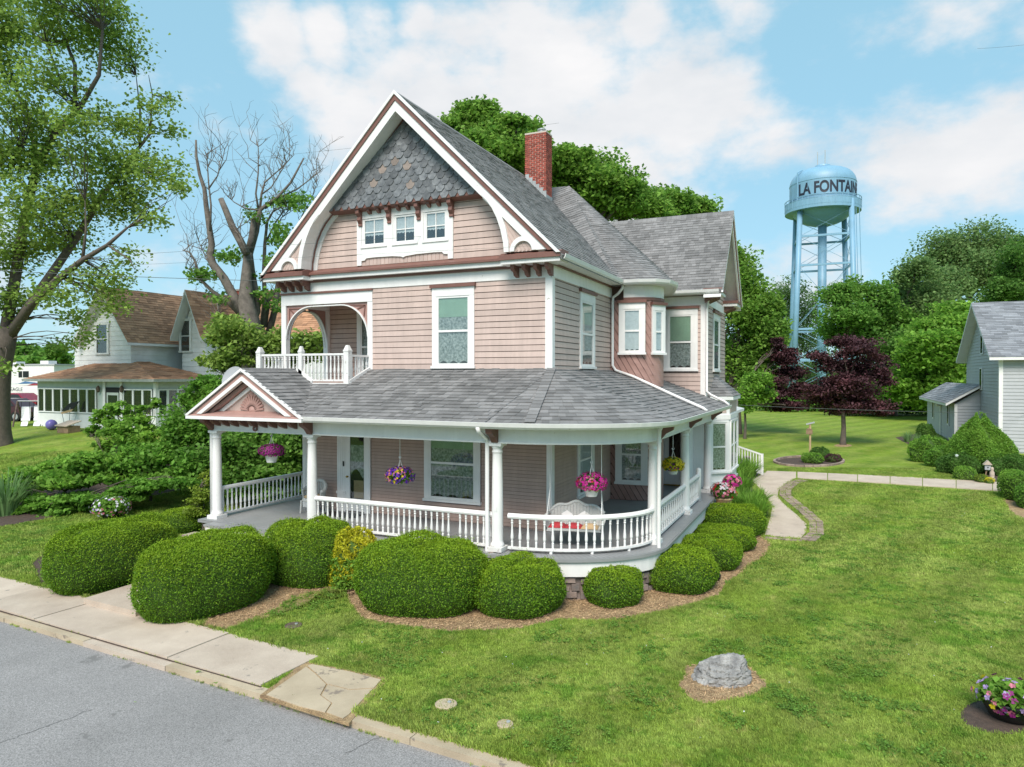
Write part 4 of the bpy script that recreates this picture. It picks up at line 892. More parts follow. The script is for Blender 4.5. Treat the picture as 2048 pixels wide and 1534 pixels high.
# --- downspouts
def pipe(pts, r=.045, name='downspout', m=W): return hp(name, MB().tube(pts, r, 8), m, smooth=True)
pipe([(.50, 5.05, 7.02), (.46, 5.08, 6.88), (.30, 5.14, 6.72), (.12, 5.20, 6.62), (.10, 5.21, 6.4), (.10, 5.21, 4.40), (.2, 5.21, 4.24), (.4, 5.22, 4.16)])
e1 = onx(1405, 832, 3.2); pipe([(.3, 5.21, 4.20), (.8, 5.3, 4.02), (2.4, 5.3+(e1[1]-5.3)*.8, 3.43), (3.2, e1[1], 3.12), (3.33, e1[1], 3.03)])
pipe([(2.7, 8.62, 7.02), (2.62, 8.75, 6.85), (2.55, 8.92, 6.7), (2.52, 8.94, 6.5), (2.52, 8.94, 3.5), (2.7, 8.8, 3.36), (3.2, 8.6, 3.14), (3.35, 8.6, 3.02)])
pipe([(-.62, -3.0, 2.90), (-.62, -2.95, 2.80), (-.62, -2.56, 2.62), (-.62, -2.52, 2.5), (-.62, -2.52, -.2), (-.62, -2.8, -.9)], .05)
pipe([(3.02, -.62, 2.90), (2.95, -.60, 2.78), (2.93, -.55, 2.6), (2.93, -.55, .1), (2.98, -.58, -.9)], .05)
pipe([(-9.68, -2.7, 2.92), (-9.64, -2.6, 2.80), (-9.50, -2.42, 2.62), (-9.48, -2.40, 2.5), (-9.48, -2.40, -.4)], .05)
# cables down the porch corner posts, hung lights etc.
hp('outlet_plate', MB().box(-.45, -.38, -2.51, -2.495, .93, 1.03), W)
# ================================================================== porch furniture and hanging baskets
def basket(name, u, v, yw, label, fl, basketm, rw, rh, pot=(.14, .10, .16), zt=2.84, n=520, leaf=LF_SHRUB, hook=True, group='hanging flower baskets on the porch'):
    c = ony(u, v, yw) if yw is not None else None
    return c
def bloom(parent, c, r, mats, n, size, leafm, nleaf, seed=0, droop=.3):
    """mound of small five-petal flowers over foliage"""
    th = rng.uniform(0, 2*pi, nleaf); ph = np.arccos(rng.uniform(-.75, 1, nleaf)); rr = rng.uniform(.55, .95, nleaf)
    P = np.stack([np.sin(ph)*np.cos(th)*r[0]*rr, np.sin(ph)*np.sin(th)*r[1]*rr, np.cos(ph)*r[2]*rr], 1)+np.array(c)
    V, Q = leaf_quads(P, size*1.5); np_mesh('foliage', V, Q, leafm, parent)
    tot = sum(w for _, w in mats)
    for m_, w in mats:
        k = int(n*w/tot); th = rng.uniform(0, 2*pi, k); ph = np.arccos(rng.uniform(-.55, 1, k)); d = np.stack([np.sin(ph)*np.cos(th), np.sin(ph)*np.sin(th), np.cos(ph)], 1)
        if w < tot*.45:
            ax = rng.normal(size=3); ax /= np.linalg.norm(ax); keep = (d@ax+rng.normal(size=k)*.45) > -.15; d = d[keep]; k = len(d)
        P = d*np.array(r)*rng.uniform(.88, 1.08, (k, 1))+np.array(c); Vs = []; Qs = []
        a = np.cross(d, rng.normal(size=(k, 3))); a /= np.linalg.norm(a, axis=1)[:, None]+1e-9; b = np.cross(d, a)
        for j in range(5):
            t = 2*pi*j/5; t1 = t-.55; t2 = t+.55; e = size*rng.uniform(.42, .62, (k, 1))
            v4 = np.stack([P, P+(a*cos(t1)+b*sin(t1))*e*.8+d*e*.35, P+(a*cos(t)+b*sin(t))*e*1.1+d*e*.25, P+(a*cos(t2)+b*sin(t2))*e*.8+d*e*.35], 1).reshape(-1, 3)
            Qs.append(np.arange(4*k).reshape(k, 4)+4*k*j); Vs.append(v4)
        np_mesh('blossoms', np.concatenate(Vs), np.concatenate(Qs), m_, parent)
def hanging(u, v, y, x=None, label='', fl=(), r=(.3, .3, .22), potm=W, n=240, leafm=LF_SHRUB, zt=2.84, pot_r=.15, potdz=-.2):
    c = ony(u, v, y) if x is None else onx(u, v, x)
    t = thing('hanging_basket', c, label, 'flower basket', 'hanging flower baskets on the porch')
    MB().lathe([(pot_r*.72, -.20), (pot_r*.74, -.19), (pot_r, .0), (pot_r*1.08, .005), (pot_r*1.08, .03), (pot_r*.95, .03)], (c[0], c[1], c[2]+potdz+.16), 18).build('pot', potm, t, smooth=True)
    top = np.array([c[0], c[1], c[2]+r[2]+.18]); hk = MB()
    for j in range(3):
        a = 2*pi*j/3+.4; hk.tube([(c[0]+pot_r*cos(a), c[1]+pot_r*sin(a), c[2]+potdz+.18), tuple(top)], .006, 5)
    hk.build('hanger', W, t)
    hkk = [top+np.array([.03*sin(q), 0, .03+.03*(1-cos(q))]) for q in np.linspace(-2.5, 2.6, 9)]
    MB().tube([top]+hkk, .008, 6).build('hook', W, t)
    zc = c[2]+r[2]+.27; i = 0; chn = MB()
    while zc < zt-.01:
        chn.box(c[0]-(.008 if i % 2 else .004), c[0]+(.008 if i % 2 else .004), c[1]-(.004 if i % 2 else .008), c[1]+(.004 if i % 2 else .008), zc, zc+.034); zc += .03; i += 1
    chn.build('chain', W, t)
    bloom(t, (c[0], c[1], c[2]), r, fl, n, .055, leafm, 500)
    return t
hanging(543, 902, -2.3, label='hanging basket of dark purple flowers in the opening above the front steps', fl=[(FL_PURP, 1.)], r=(.36, .32, .19), potdz=-.27, n=420, pot_r=.17)
hanging(800, 952, -1.75, label='hanging basket of violet, pink and yellow flowers in front of the large porch window', fl=[(FL_VIO, .55), (FL_PINK, .25), (FL_YEL, .22)], r=(.39, .36, .25), n=420, potm=BLACK, pot_r=.12, potdz=-.12)
hanging(1183, 966, -1.25, label='hanging basket of bright magenta flowers above the wicker porch swing', fl=[(FL_MAG, .8), (FL_PINK, .15), (FL_RED, .1)], r=(.36, .34, .25), n=460, pot_r=.18, potdz=-.27)
hanging(1346, 930, None, x=2.5, label='hanging basket of yellow flowers beside the side door of the porch', fl=[(FL_YEL, .9), (FL_PURP, .1)], r=(.31, .31, .23), n=420, pot_r=.16, potdz=-.22)
# flowers in a tub on the porch side steps
c = np.array([3.35, 7.3, -.02]); t = thing('flower_pot', (c[0], c[1], -.46), 'tan planter of red, pink and white flowers on the side porch steps', 'flower pot')
MB().lathe([(.17, 0), (.2, .02), (.26, .36), (.28, .37), (.28, .42), (.24, .42)], (c[0], c[1], -.46), 16).build('pot', TERRA, t, smooth=True)
bloom(t, (c[0], c[1], .18), (.42, .42, .30), [(FL_RED, .40), (FL_PINK, .4), (FL_WHITE, .35)], 300, .09, LF_SHRUB, 400)
bloom(t, (c[0]+.25, c[1]+.2, .5), (.30, .30, .22), [(FL_MAG, .5), (FL_PINK, .6)], 150, .09, LF_SHRUB, 200)
# --- wicker swing
sc = onz(1150, 1056, .42); yaw = radians(12)
S = thing('porch_swing', (sc[0], sc[1], .42), 'white wicker porch swing with scalloped back hung on chains in the curved porch', 'porch swing')
U = np.array([cos(yaw), sin(yaw), 0]); Bk = np.array([-sin(yaw), cos(yaw), 0]); Z = np.array([0, 0, 1.]); O = np.array([sc[0], sc[1], 0])
def sp(a, b, z): return O+U*a+Bk*b+Z*z
n = 30; top = []
for i in range(n+1):
    a = -.68+1.36*i/n; top.append((a, .78+.20*cos(a/.68*pi/2)**1.0+.03*cos(a/.68*pi*3)-.0))
def panel(curve, z0f, yoff, th, name, m_):
    mb = MB(); V = []; k = len(curve)
    for a, zt in curve:
        for d, z in ((0, z0f(a)), (0, zt), (th, zt), (th, z0f(a))): V.append(sp(a, yoff+d-.12*(1-(a/.7)**2)*0+.10*(z-.45), z))
    f = []
    for i in range(k-1):
        for j in range(4): f.append((4*i+j, 4*i+4+j, 4*i+4+(j+1) % 4, 4*i+(j+1) % 4))
    f += [(0, 1, 2, 3), (4*k-1, 4*k-2, 4*k-3, 4*k-4)]; return mb.add(V, f).build(name, m_, S)
panel(top, lambda a: .46, .22, .03, 'backrest', WICK)
MB().tube([sp(a, .245+.10*(z-.45), z) for a, z in top], .042, 8).build('rolled_rim', WICK, S, smooth=True)
for i in range(17):
    a = -.62+i*.0775; zt = np.interp(a, [p[0] for p in top], [p[1] for p in top]); MB().tube([sp(a, .215, .48), sp(a, .20+.10*(zt-.45), zt)], .012, 5).build('cane', WICK, S)
for q in (-.22, .2):
    for k in range(4): pass
    MB().prism([sp(q-.15, .205, .70), sp(q, .19, .60), sp(q+.15, .205, .70), sp(q, .225, .80)], tuple(-Bk*.012)).build('diamond_panel', W, S)
MB().prism([sp(-.66, -.28, .40), sp(.66, -.28, .40), sp(.66, .27, .40), sp(-.66, .27, .40)], (0, 0, .05)).build('seat', WICK, S)
for s_ in (-1, 1):
    MB().tube([sp(s_*.66, .24, .72), sp(s_*.70, .05, .70), sp(s_*.71, -.2, .67), sp(s_*.68, -.30, .58), sp(s_*.66, -.28, .44)], .04, 8).build('arm', WICK, S, smooth=True)
    for b in np.linspace(-.2, .2, 6): MB().tube([sp(s_*.665, b, .45), sp(s_*.70, b, .69)], .01, 5).build('cane', WICK, S)
    MB().tube([sp(s_*.66, -.22, .62), sp(s_*.62, .1, 1.3), sp(s_*.62, .1, 2.84)], .011, 5).build('chain', W, S)
    MB().tube([sp(s_*.66, .26, .62), sp(s_*.62, .1, 1.3)], .011, 5).build('chain', W, S)
for a0, m_ in ((-.42, RED), (-.02, RED), (.36, TERRA)):
    mb = MB(); ng = 6; V = []
    for i in range(ng+1):
        for j in range(ng+1):
            s1, s2 = i/ng*2-1, j/ng*2-1; V.append(sp(a0+s1*.2, -.05+s2*.2, .46+.09*max(0, (1-s1**4)*(1-s2**4))))
    mb.add(V, [(i*(ng+1)+j, (i+1)*(ng+1)+j, (i+1)*(ng+1)+j+1, i*(ng+1)+j+1) for i in range(ng) for j in range(ng)]); tag(mb.build('seat_cushion', m_, S, smooth=True), 'red seat cushion' if m_ is RED else 'tan patterned cushion')
# --- wicker armchair by the front door
cc = ony(628, 975, -.62)[:2]; A = thing('wicker_armchair', (cc[0], cc[1], 0), 'white wicker armchair standing on the porch behind the second column', 'armchair')
q = lambda a, b, z: (cc[0]+a, cc[1]+b, z)
arc = [(.36*cos(t), .30*sin(t)) for t in np.linspace(-.35, pi+.35, 21)]
MB().tube([q(a, b, .66+.26*max(0, sin(t))**1.2) for (a, b), t in zip(arc, np.linspace(-.35, pi+.35, 21))], .05, 8).build('rolled_arm', WICK, A, smooth=True)
for (a, b), t in zip(arc, np.linspace(-.35, pi+.35, 21)): MB().tube([q(a*.9, b*.9, .40), q(a, b, .64+.26*max(0, sin(t))**1.2)], .022, 5).build('cane', WICK, A)
MB().lathe([(.30, .36), (.33, .38), (.33, .42), (.28, .46), (.0, .47)], (cc[0], cc[1]-.02, 0), 18).build('seat', WICK, A); MB().lathe([(.26, .47), (.27, .50), (.2, .54), (0, .55)], (cc[0], cc[1]-.03, 0), 16).build('cushion', TERRA, A, smooth=True)
for a, b in ((-.28, -.22), (.28, -.22), (-.24, .22), (.24, .22)): MB().tube([q(a, b, .38), q(a*1.08, b*1.08, 0)], [.035, .025], 8).build('leg', WICK, A)
tag(MB().box(-6.95, -5.75, -.85, -.25, .003, .018).build('doormat', BLACK), 'black doormat in front of the white front door', 'doormat')
# --- satellite dish behind the small pediment
dc = at(470, 762, 19.6); D_ = thing('satellite_dish', dc, 'pale grey satellite dish on the roof behind the small porch gable', 'satellite dish')
rot = Matrix.Rotation(radians(20), 3, 'Z')@Matrix.Rotation(radians(70), 3, 'X'); mb = MB(); V = []; f = []; nr, na = 6, 24
for i in range(nr+1):
    for j in range(na): r_ = i/nr; p = rot@Vector((.33*r_*cos(2*pi*j/na), .40*r_*sin(2*pi*j/na), .10*r_*r_)); V.append((dc[0]+p.x, dc[1]+p.y, dc[2]+p.z))
for i in range(nr):
    for j in range(na): f.append((i*na+j, i*na+(j+1) % na, (i+1)*na+(j+1) % na, (i+1)*na+j))
mb.add(V, f).build('reflector', GREYW, D_, smooth=True)
MB().tube([(dc[0], dc[1], dc[2]), (dc[0]+.02, dc[1]+.15, dc[2]-.2), (dc[0]+.05, dc[1]+.2, dc[2]-.75)], .03, 8).build('mast', GREYW, D_)
MB().tube([(dc[0], dc[1]-.05, dc[2]-.35), (dc[0]+.05, dc[1]-.45, dc[2]-.25)], .015, 6).build('feed_arm', GREYW, D_)
# ================================================================== ground, street, paths
AS = -.0583; ST = np.array([cos(AS), sin(AS)]); SNm = np.array([-sin(AS), cos(AS)]); S0 = np.array([0, -8.725])
def stp(t, s_): p = S0+ST*t+SNm*s_; return p
def sof(x, y): return (np.stack([x, y], -1)-S0)@SNm
def lawnmat(name, blade=False):
    m = bpy.data.materials.new(name); m.use_nodes = True; t = m.node_tree; n = t.nodes; l = t.links; b = n['Principled BSDF']; b.inputs['Roughness'].default_value = .8; b.inputs['Specular IOR Level'].default_value = .2
    geo = n.new('ShaderNodeNewGeometry'); pos = geo.outputs['Position']
    def noise(sc, det=4, rough=.55):
        q = n.new('ShaderNodeTexNoise'); q.inputs['Scale'].default_value = sc; q.inputs['Detail'].default_value = det; q.inputs['Roughness'].default_value = rough; l.new(pos, q.inputs['Vector']); return q.outputs['Fac']
    def rng_(x, a, b_, c=0., d=1.):
        q = n.new('ShaderNodeMapRange'); q.inputs['From Min'].default_value = a; q.inputs['From Max'].default_value = b_; q.inputs['To Min'].default_value = c; q.inputs['To Max'].default_value = d; l.new(x, q.inputs['Value']); return q.outputs[0]
    def mix(f, a, b_):
        q = n.new('ShaderNodeMix'); q.data_type = 'RGBA'; l.new(f, q.inputs['Factor'])
        for k, x in (('A', a), ('B', b_)):
            if isinstance(x, tuple): q.inputs[k].default_value = (*x, 1)
            else: l.new(x, q.inputs[k])
        return q.outputs['Result']
    c = mix(rng_(noise(.55), .35, .65), (.215, .30, .046), (.29, .35, .088))
    c = mix(rng_(noise(1.5, 6, .7), .50, .62), c, (.15, .26, .038))            # lush clover patches
    mv = n.new('ShaderNodeHueSaturation'); l.new(c, mv.inputs['Color']); l.new(rng_(noise(7.5, 6, .75),   .32, .68, .80, 1.20), mv.inputs['Value']); c = mv.outputs['Color']
    c = mix(rng_(noise(2.6, 6, .7), .555, .72), c, (.36, .36, .12))             # dry thatch
    if blade: pass
    wv = n.new('ShaderNodeTexWave'); wv.wave_type = 'BANDS'; wv.bands_direction = 'X'; wv.inputs['Scale'].default_value = .16; wv.inputs['Distortion'].default_value = 1.6; wv.inputs['Detail'].default_value = 2; wv.inputs['Detail Scale'].default_value = .25
    mp = n.new('ShaderNodeMapping'); mp.inputs['Rotation'].default_value = (0, 0, radians(20)); l.new(pos, mp.inputs['Vector']); l.new(mp.outputs[0], wv.inputs['Vector'])
    st = n.new('ShaderNodeHueSaturation'); l.new(c, st.inputs['Color']); l.new(rng_(wv.outputs['Fac'], 0, 1, .89, 1.11), st.inputs['Value']); c = st.outputs['Color']
    f2 = n.new('ShaderNodeHueSaturation'); l.new(c, f2.inputs['Color']); 
    if not blade: l.new(rng_(noise(22, 3, .7), .3, .7, .72, 1.28), f2.inputs['Value']); c = f2.outputs['Color']
    if blade:
        oi = n.new('ShaderNodeObjectInfo'); h = n.new('ShaderNodeHueSaturation'); l.new(c, h.inputs['Color']); l.new(rng_(oi.outputs['Random'], 0, 1, .85, 1.72), h.inputs['Value']); c = h.outputs['Color']
    l.new(c, b.inputs['Base Color'])
    if blade:
        tr = n.new('ShaderNodeBsdfTranslucent'); l.new(c, tr.inputs['Color']); ms = n.new('ShaderNodeMixShader'); ms.inputs[0].default_value = .35; l.new(b.outputs[0], ms.inputs[1]); l.new(tr.outputs[0], ms.inputs[2]); l.new(ms.outputs[0], n['Material Output'].inputs['Surface'])
    else:
        gd = n.new('ShaderNodeHueSaturation'); gd.inputs['Saturation'].default_value = 1.08; gd.inputs['Value'].default_value = .84; l.new(c, gd.inputs['Color']); l.new(gd.outputs[0], b.inputs['Base Color'])
        bu = n.new('ShaderNodeBump'); bu.inputs['Strength'].default_value = .7; bu.inputs['Distance'].default_value = .04; l.new(noise(38, 4, .7), bu.inputs['Height']); l.new(bu.outputs[0], b.inputs['Normal'])
    return m
LAWN = lawnmat('lawn'); BLADE = lawnmat('grass_blade', True)
def spaced(lo, hi, fine0, fine1, d):
    a = list(np.arange(fine0, fine1+1e-6, d)); x = fine1; s_ = d
    while x < hi: s_ *= 1.35; x += s_; a.append(x)
    x = fine0; s_ = d
    while x > lo: s_ *= 1.35; x -= s_; a.insert(0, x)
    return np.array(a)
ts = spaced(-2500, 2500, -60, 40, 1.0); sv = spaced(.26, 3000, .26, 70, .8); sv = np.concatenate([[-2500, -12.5, -12.4, .198, .203], sv[sv >= .22]])
TT, SS = np.meshgrid(ts, sv); XY = S0+TT[..., None]*ST+SS[..., None]*SNm; ZZ = g(XY[..., 0], XY[..., 1]); ZZ = np.where(SS < .2005, -1.3, ZZ); ZZ = np.where(SS < -12.45, -1.0, ZZ)
nr, nc = TT.shape; V = np.dstack([XY, ZZ]).reshape(-1, 3); ii = np.arange(nr*nc).reshape(nr, nc)
Q = np.stack([ii[:-1, :-1], ii[:-1, 1:], ii[1:, 1:], ii[1:, :-1]], -1).reshape(-1, 4)
gr = np_mesh('ground', V, Q, LAWN, smooth=True); tag(gr, 'mown green lawn with faint mowing stripes spreading round the pink house', 'lawn', kind='structure')
def strip(name, t0, t1, s0, s1, z, m, **k): return MB().add([(*stp(t0, s0), z), (*stp(t1, s0), z), (*stp(t1, s1), z), (*stp(t0, s1), z)], [(0, 1, 2, 3)]).build(name, m, **k)
tag(MB().prism([(*stp(-400, -9.5), -1.16), (*stp(400, -9.5), -1.16), (*stp(400, .02), -1.16), (*stp(-400, .02), -1.16)], (0, 0, .085)).build('road', ASPH), 'grey asphalt street in the foreground', 'road', kind='structure')
# thin tar-filled cracks
for k, (pts) in enumerate(([(0, 1485), (60, 1465), (130, 1438), (185, 1420)], [(690, 1505), (770, 1470), (830, 1455)])):
    P = [onz(u, v, -1.072) for u, v in pts]; P2 = []
    for a, b in zip(P[:-1], P[1:]):
        for q in np.linspace(0, 1, 7)[:-1]: P2.append(a+(b-a)*q+np.array([*rng.normal(0, .022, 2), 0]))
    P2.append(P[-1]); mb = MB(); V = []
    for i, p in enumerate(P2): d = P2[min(i+1, len(P2)-1)]-P2[max(i-1, 0)]; nn = np.array([-d[1], d[0], 0]); nn /= np.linalg.norm(nn); V += [tuple(p+nn*.0035), tuple(p-nn*.0035)]
    tag(mb.add(V, [(2*i, 2*i+1, 2*i+3, 2*i+2) for i in range(len(P2)-1)]).build('road_crack', BLACK), kind='structure')
kerb = thing('kerb', (*stp(0, .1), -1.1), None, None); kerb['kind'] = 'structure'
t = -40.
while t < 30:
    w = random.uniform(2.2, 2.9); j = random.uniform(-.012, .012)
    wd = random.uniform(.194, .199)
    MB().prism([(*stp(t+.006, .0+j), -1.2), (*stp(t+w-.006, .0+j), -1.2), (*stp(t+w-.006, wd+j), -1.2), (*stp(t+.006, wd+j), -1.2)], (0, 0, .215+j)).build('kerb_stone', CONCO if random.random() < .55 else CONC, kerb); t += w
sw = thing('sidewalk', (*stp(-6, .9), -.98), None, None); sw['kind'] = 'structure'
edges = [-1.78, -4.1, -6.2, -8.3, -10.4, -12.5, -14.6, -16.7, -18.8, -20.9, -23, -25.1, -27.2, -29.3]
for a, b in zip(edges[:-1], edges[1:]):
    j = random.uniform(-.008, .008); MB().prism([(*stp(b+.008, .20), -1.1), (*stp(a-.008, .20), -1.1), (*stp(a-.008, 1.53), -1.1), (*stp(b+.008, 1.53), -1.1)], (0, 0, .158+j)).build('slab', CONC, sw)
def shard(px, z=-.945, m=None): P = [onz(u, v, z) for u, v in px]; return MB().prism([tuple(p) for p in P][::-1], (0, 0, -.08)).build('slab', m or CONCO, sw)
shard([(533, 1389), (612, 1333), (628, 1345), (652, 1368), (640, 1390), (662, 1406), (650, 1424), (600, 1412)], -.95); shard([(615, 1331), (624, 1328), (700, 1343), (762, 1359), (748, 1375), (700, 1378), (654, 1367), (630, 1344)], -.95); shard([(653, 1424), (665, 1406), (643, 1390), (655, 1369), (700, 1380), (746, 1377), (722, 1402), (698, 1428), (686, 1436)], -.951)
tag(MB().prism([tuple(onz(u, v, -.963)) for u, v in [(520, 1390), (610, 1322), (780, 1356), (698, 1446)]][::-1], (0, 0, -.05)).build('soil_patch', MULCH), kind='structure')
# front walk up to the steps
fw = thing('front_walk', (-7.4, -5.5, -.85), None, None); fw['kind'] = 'structure'
for y0, y1 in ((-6.98, -5.45), (-5.43, -3.92)): MB().prism([(-8.3, y0, -1.05), (-6.5, y0-.1 if y0 < -6 else y0, -1.05), (-6.5, y1, -1.05), (-8.3, y1, -1.05)], (0, 0, .22)).build('slab', CONC, fw)
# side walk
def gpx(px, dz): return [(*(p := ground(u, v))[:2], g(p[0], p[1])+dz) for u, v in px]
wk = thing('garden_walk', ground(1560, 1000), None, None); wk['kind'] = 'structure'
mainpx = [(1530, 1072), (1570, 1077), (1602, 1078), (1612, 1066), (1613, 1050), (1592, 1030), (1566, 1008), (1555, 995), (1557, 982), (1572, 968), (1592, 957), (1592, 945), (1535, 943), (1504, 962), (1530, 990), (1545, 1015), (1540, 1040)]
def sheet(px, dz, name, m, parent=None, step=18, kind=None):
    """a sheet that follows the lawn: outline densified, fanned over its centroid rings"""
    pts = []
    for i in range(len(px)):
        a = np.array(px[i]); b = np.array(px[(i+1) % len(px)]); k = max(1, int(np.linalg.norm(b-a)/step))
        for q in range(k): pts.append(a+(b-a)*q/k)
    W_ = [ground(*p)[:2] for p in pts]; c = np.mean(W_, 0); V = []; n_ = len(W_); rings = (1, .75, .5, .25)
    for r_ in rings:
        for p in W_: q = c+(p-c)*r_; V.append((*q, g(*q)+dz*(1 if r_ < 1 else .0)+ (0 if r_ < 1 else .002)))
    V.append((*c, g(*c)+dz)); f = []
    for k in range(len(rings)-1):
        for i in range(n_): f.append((k*n_+i, k*n_+(i+1) % n_, (k+1)*n_+(i+1) % n_, (k+1)*n_+i))
    for i in range(n_): f.append(((len(rings)-1)*n_+i, (len(rings)-1)*n_+(i+1) % n_, len(V)-1))
    o = MB().add(V, f).build(name, m, parent)
    if kind: o['kind'] = kind
    return o
MB().prism(gpx(mainpx, .035)[::-1], (0, 0, -.12)).build('slab', CONC, wk)
ub = [1594, 1655, 1715, 1780, 1845, 1912, 1985, 2060, 2140, 2230]
bot = lambda u: np.interp(u, [1594, 1700, 1850, 2010, 2300], [957.5, 963, 973, 983.5, 1006]); tp = lambda u: np.interp(u, [1594, 1700, 1850, 2010, 2300], [945, 949.5, 957, 966.5, 984])
for a, b in zip(ub[:-1], ub[1:]): MB().prism(gpx([(a+1, bot(a+1)), (b-.6, bot(b-.6)), (b-.6, tp(b-.6)), (a+1, tp(a+1))], .035)[::-1], (0, 0, -.12)).build('slab', CONC, wk)
PAVER = mat('brick_paver', (.34, .25, .21), .9, .15, 6, island=.3)
edge = [(1604, 1082), (1622, 1068), (1622, 1046), (1600, 1024), (1575, 1004), (1562, 992), (1563, 980), (1580, 966), (1600, 961)]
pm = bpy.data.meshes.new('paver'); _m = MB().box(-.10, .10, -.052, .052, 0, .05); pm.from_pydata(_m.v, [], _m.f); pm.materials.append(PAVER)
W_ = [tuple(ground(*p)[:2]) for p in edge]
for row in range(2):
    for p, d in resample(W_, .115, .05+row*.22): inst('paver', pm, wk, (p[0], p[1], g(*p)+.0+random.uniform(-.01, .012)), (0, 0, atan2(d[1], d[0])+pi/2+random.uniform(-.06, .06)))
W_ = [tuple(ground(*p)[:2]) for p in [(1530, 1077), (1604, 1083)]]
for p, d in resample(W_, .115, .05): inst('paver', pm, wk, (p[0], p[1], g(*p)), (0, 0, atan2(d[1], d[0])+pi/2+random.uniform(-.06, .06)))
# planting beds
BEDS = []
def bed(name, px, m, dz=.022): BEDS.append(px); o = sheet(px, dz, name, m); o['kind'] = 'structure'; return o
bed('straw_bed', [(395, 1258), (430, 1265), (545, 1225), (585, 1195), (690, 1172), (698, 1205), (725, 1238), (800, 1253), (900, 1264), (1040, 1258), (1125, 1238), (1150, 1130), (720, 1085), (560, 1120)], MULCH)
bed('straw_bed', [(1120, 1240), (1180, 1242), (1240, 1240), (1310, 1226), (1385, 1208), (1440, 1190), (1452, 1165), (1480, 1150), (1505, 1128), (1530, 1112), (1545, 1090), (1528, 1078), (1470, 1040), (1350, 1075), (1250, 1105), (1140, 1140)], MULCH)
bed('soil_bed', [(60, 1128), (80, 1165), (130, 1190), (180, 1198), (330, 1100), (360, 1050), (250, 1060), (110, 1090)], SOIL)
bed('straw_ring', [(1440+(84+8*sin(3*t+1)+5*sin(7*t))*cos(t), 1364+(42+5*sin(4*t))*sin(t)) for t in np.linspace(0, 2*pi, 30)[:-1]], MULCH)
bed('soil_ring', [(2010+90*cos(t), 1432+38*sin(t)) for t in np.linspace(0, 2*pi, 18)[:-1]], SOIL)
bed('flower_bed', [(1618+68*cos(t), 924+9.5*sin(t)) for t in np.linspace(0, 2*pi, 18)[:-1]], SOIL)
bed('shrub_bed', [(-60, 1065), (60, 1045), (230, 1010), (420, 968), (470, 900), (420, 880), (300, 905), (120, 950), (-60, 985)], SOIL)
bed('garden_bed', [(1790, 875), (1830, 895), (1850, 915), (1880, 940), (1920, 962), (2000, 970), (2100, 972), (2100, 930), (1960, 900), (1900, 880), (1830, 868)], SOIL)
bed('straw_bed', [(2005, 1000), (2020, 1025), (2048, 1040), (2120, 1060), (2200, 1020), (2100, 985)], MULCH)
bed('lily_bed', [(1435, 1010), (1470, 1035), (1530, 1045), (1540, 1020), (1505, 975), (1525, 945), (1470, 935), (1440, 960)], SOIL)
bed('tree_ring', [(1686+18*cos(t), 891+3*sin(t)) for t in np.linspace(0, 2*pi, 12)[:-1]], MULCH)
# scalloped blocks round the small flower bed
fb = thing('bed_edging', ground(1618, 924), 'ring of weathered edging blocks round the small flower bed on the back lawn', 'edging')
W_ = [tuple(ground(1618+69*cos(t), 924+10*sin(t))[:2]) for t in np.linspace(0, 2*pi, 40)]
em = bpy.data.meshes.new('edging_block'); _m = MB().box(-.2, .2, -.06, .06, -.05, .1); em.from_pydata(_m.v, [], _m.f); em.materials.append(PAVER)
for p, d in resample(W_, .42): inst('edging_block', em, fb, (p[0], p[1], g(*p)), (random.uniform(-.1, .1), 0, atan2(d[1], d[0])))
# --- grass blades as instances, thick near the camera, thinning out
def inside(px, pts):
    P = np.array([ground(*p)[:2] for p in px]); x, y = pts[:, 0], pts[:, 1]; r_ = np.zeros(len(pts), bool); j = len(P)-1
    for i in range(len(P)):
        c_ = ((P[i, 1] > y) != (P[j, 1] > y)) & (x < (P[j, 0]-P[i, 0])*(y-P[i, 1])/(P[j, 1]-P[i, 1]+1e-12)+P[i, 0]); r_ ^= c_; j = i
    return r_
def visible(P):
    d = P-CAM; a = d[:, 0]*cos(YAW)+d[:, 1]*sin(YAW); b = -d[:, 0]*sin(YAW)+d[:, 1]*cos(YAW); return b, (np.abs(a) < b*.80) & (b > 4)
def tuft(name, k, h, sp_, w, m_=None):
    mb = MB()
    for i in range(k):
        a = random.uniform(0, 2*pi); r_ = sp_*sqrt(random.random()); x, y = r_*cos(a), r_*sin(a); ln = random.uniform(.5, 1)*h; b = random.uniform(0, 2*pi); le = random.uniform(.1, .7)*h; dx, dy = cos(b), sin(b)
        mb.add([(x-dy*w, y+dx*w, -.01), (x+dy*w, y-dx*w, -.01), (x+dx*le*.45+dy*w*.7, y+dy*le*.45-dx*w*.7, ln*.65), (x+dx*le, y+dy*le, ln)], [(0, 1, 2, 3)])
    me = bpy.data.meshes.new(name); me.from_pydata(mb.v, [], mb.f); me.materials.append(m_ or BLADE); return me
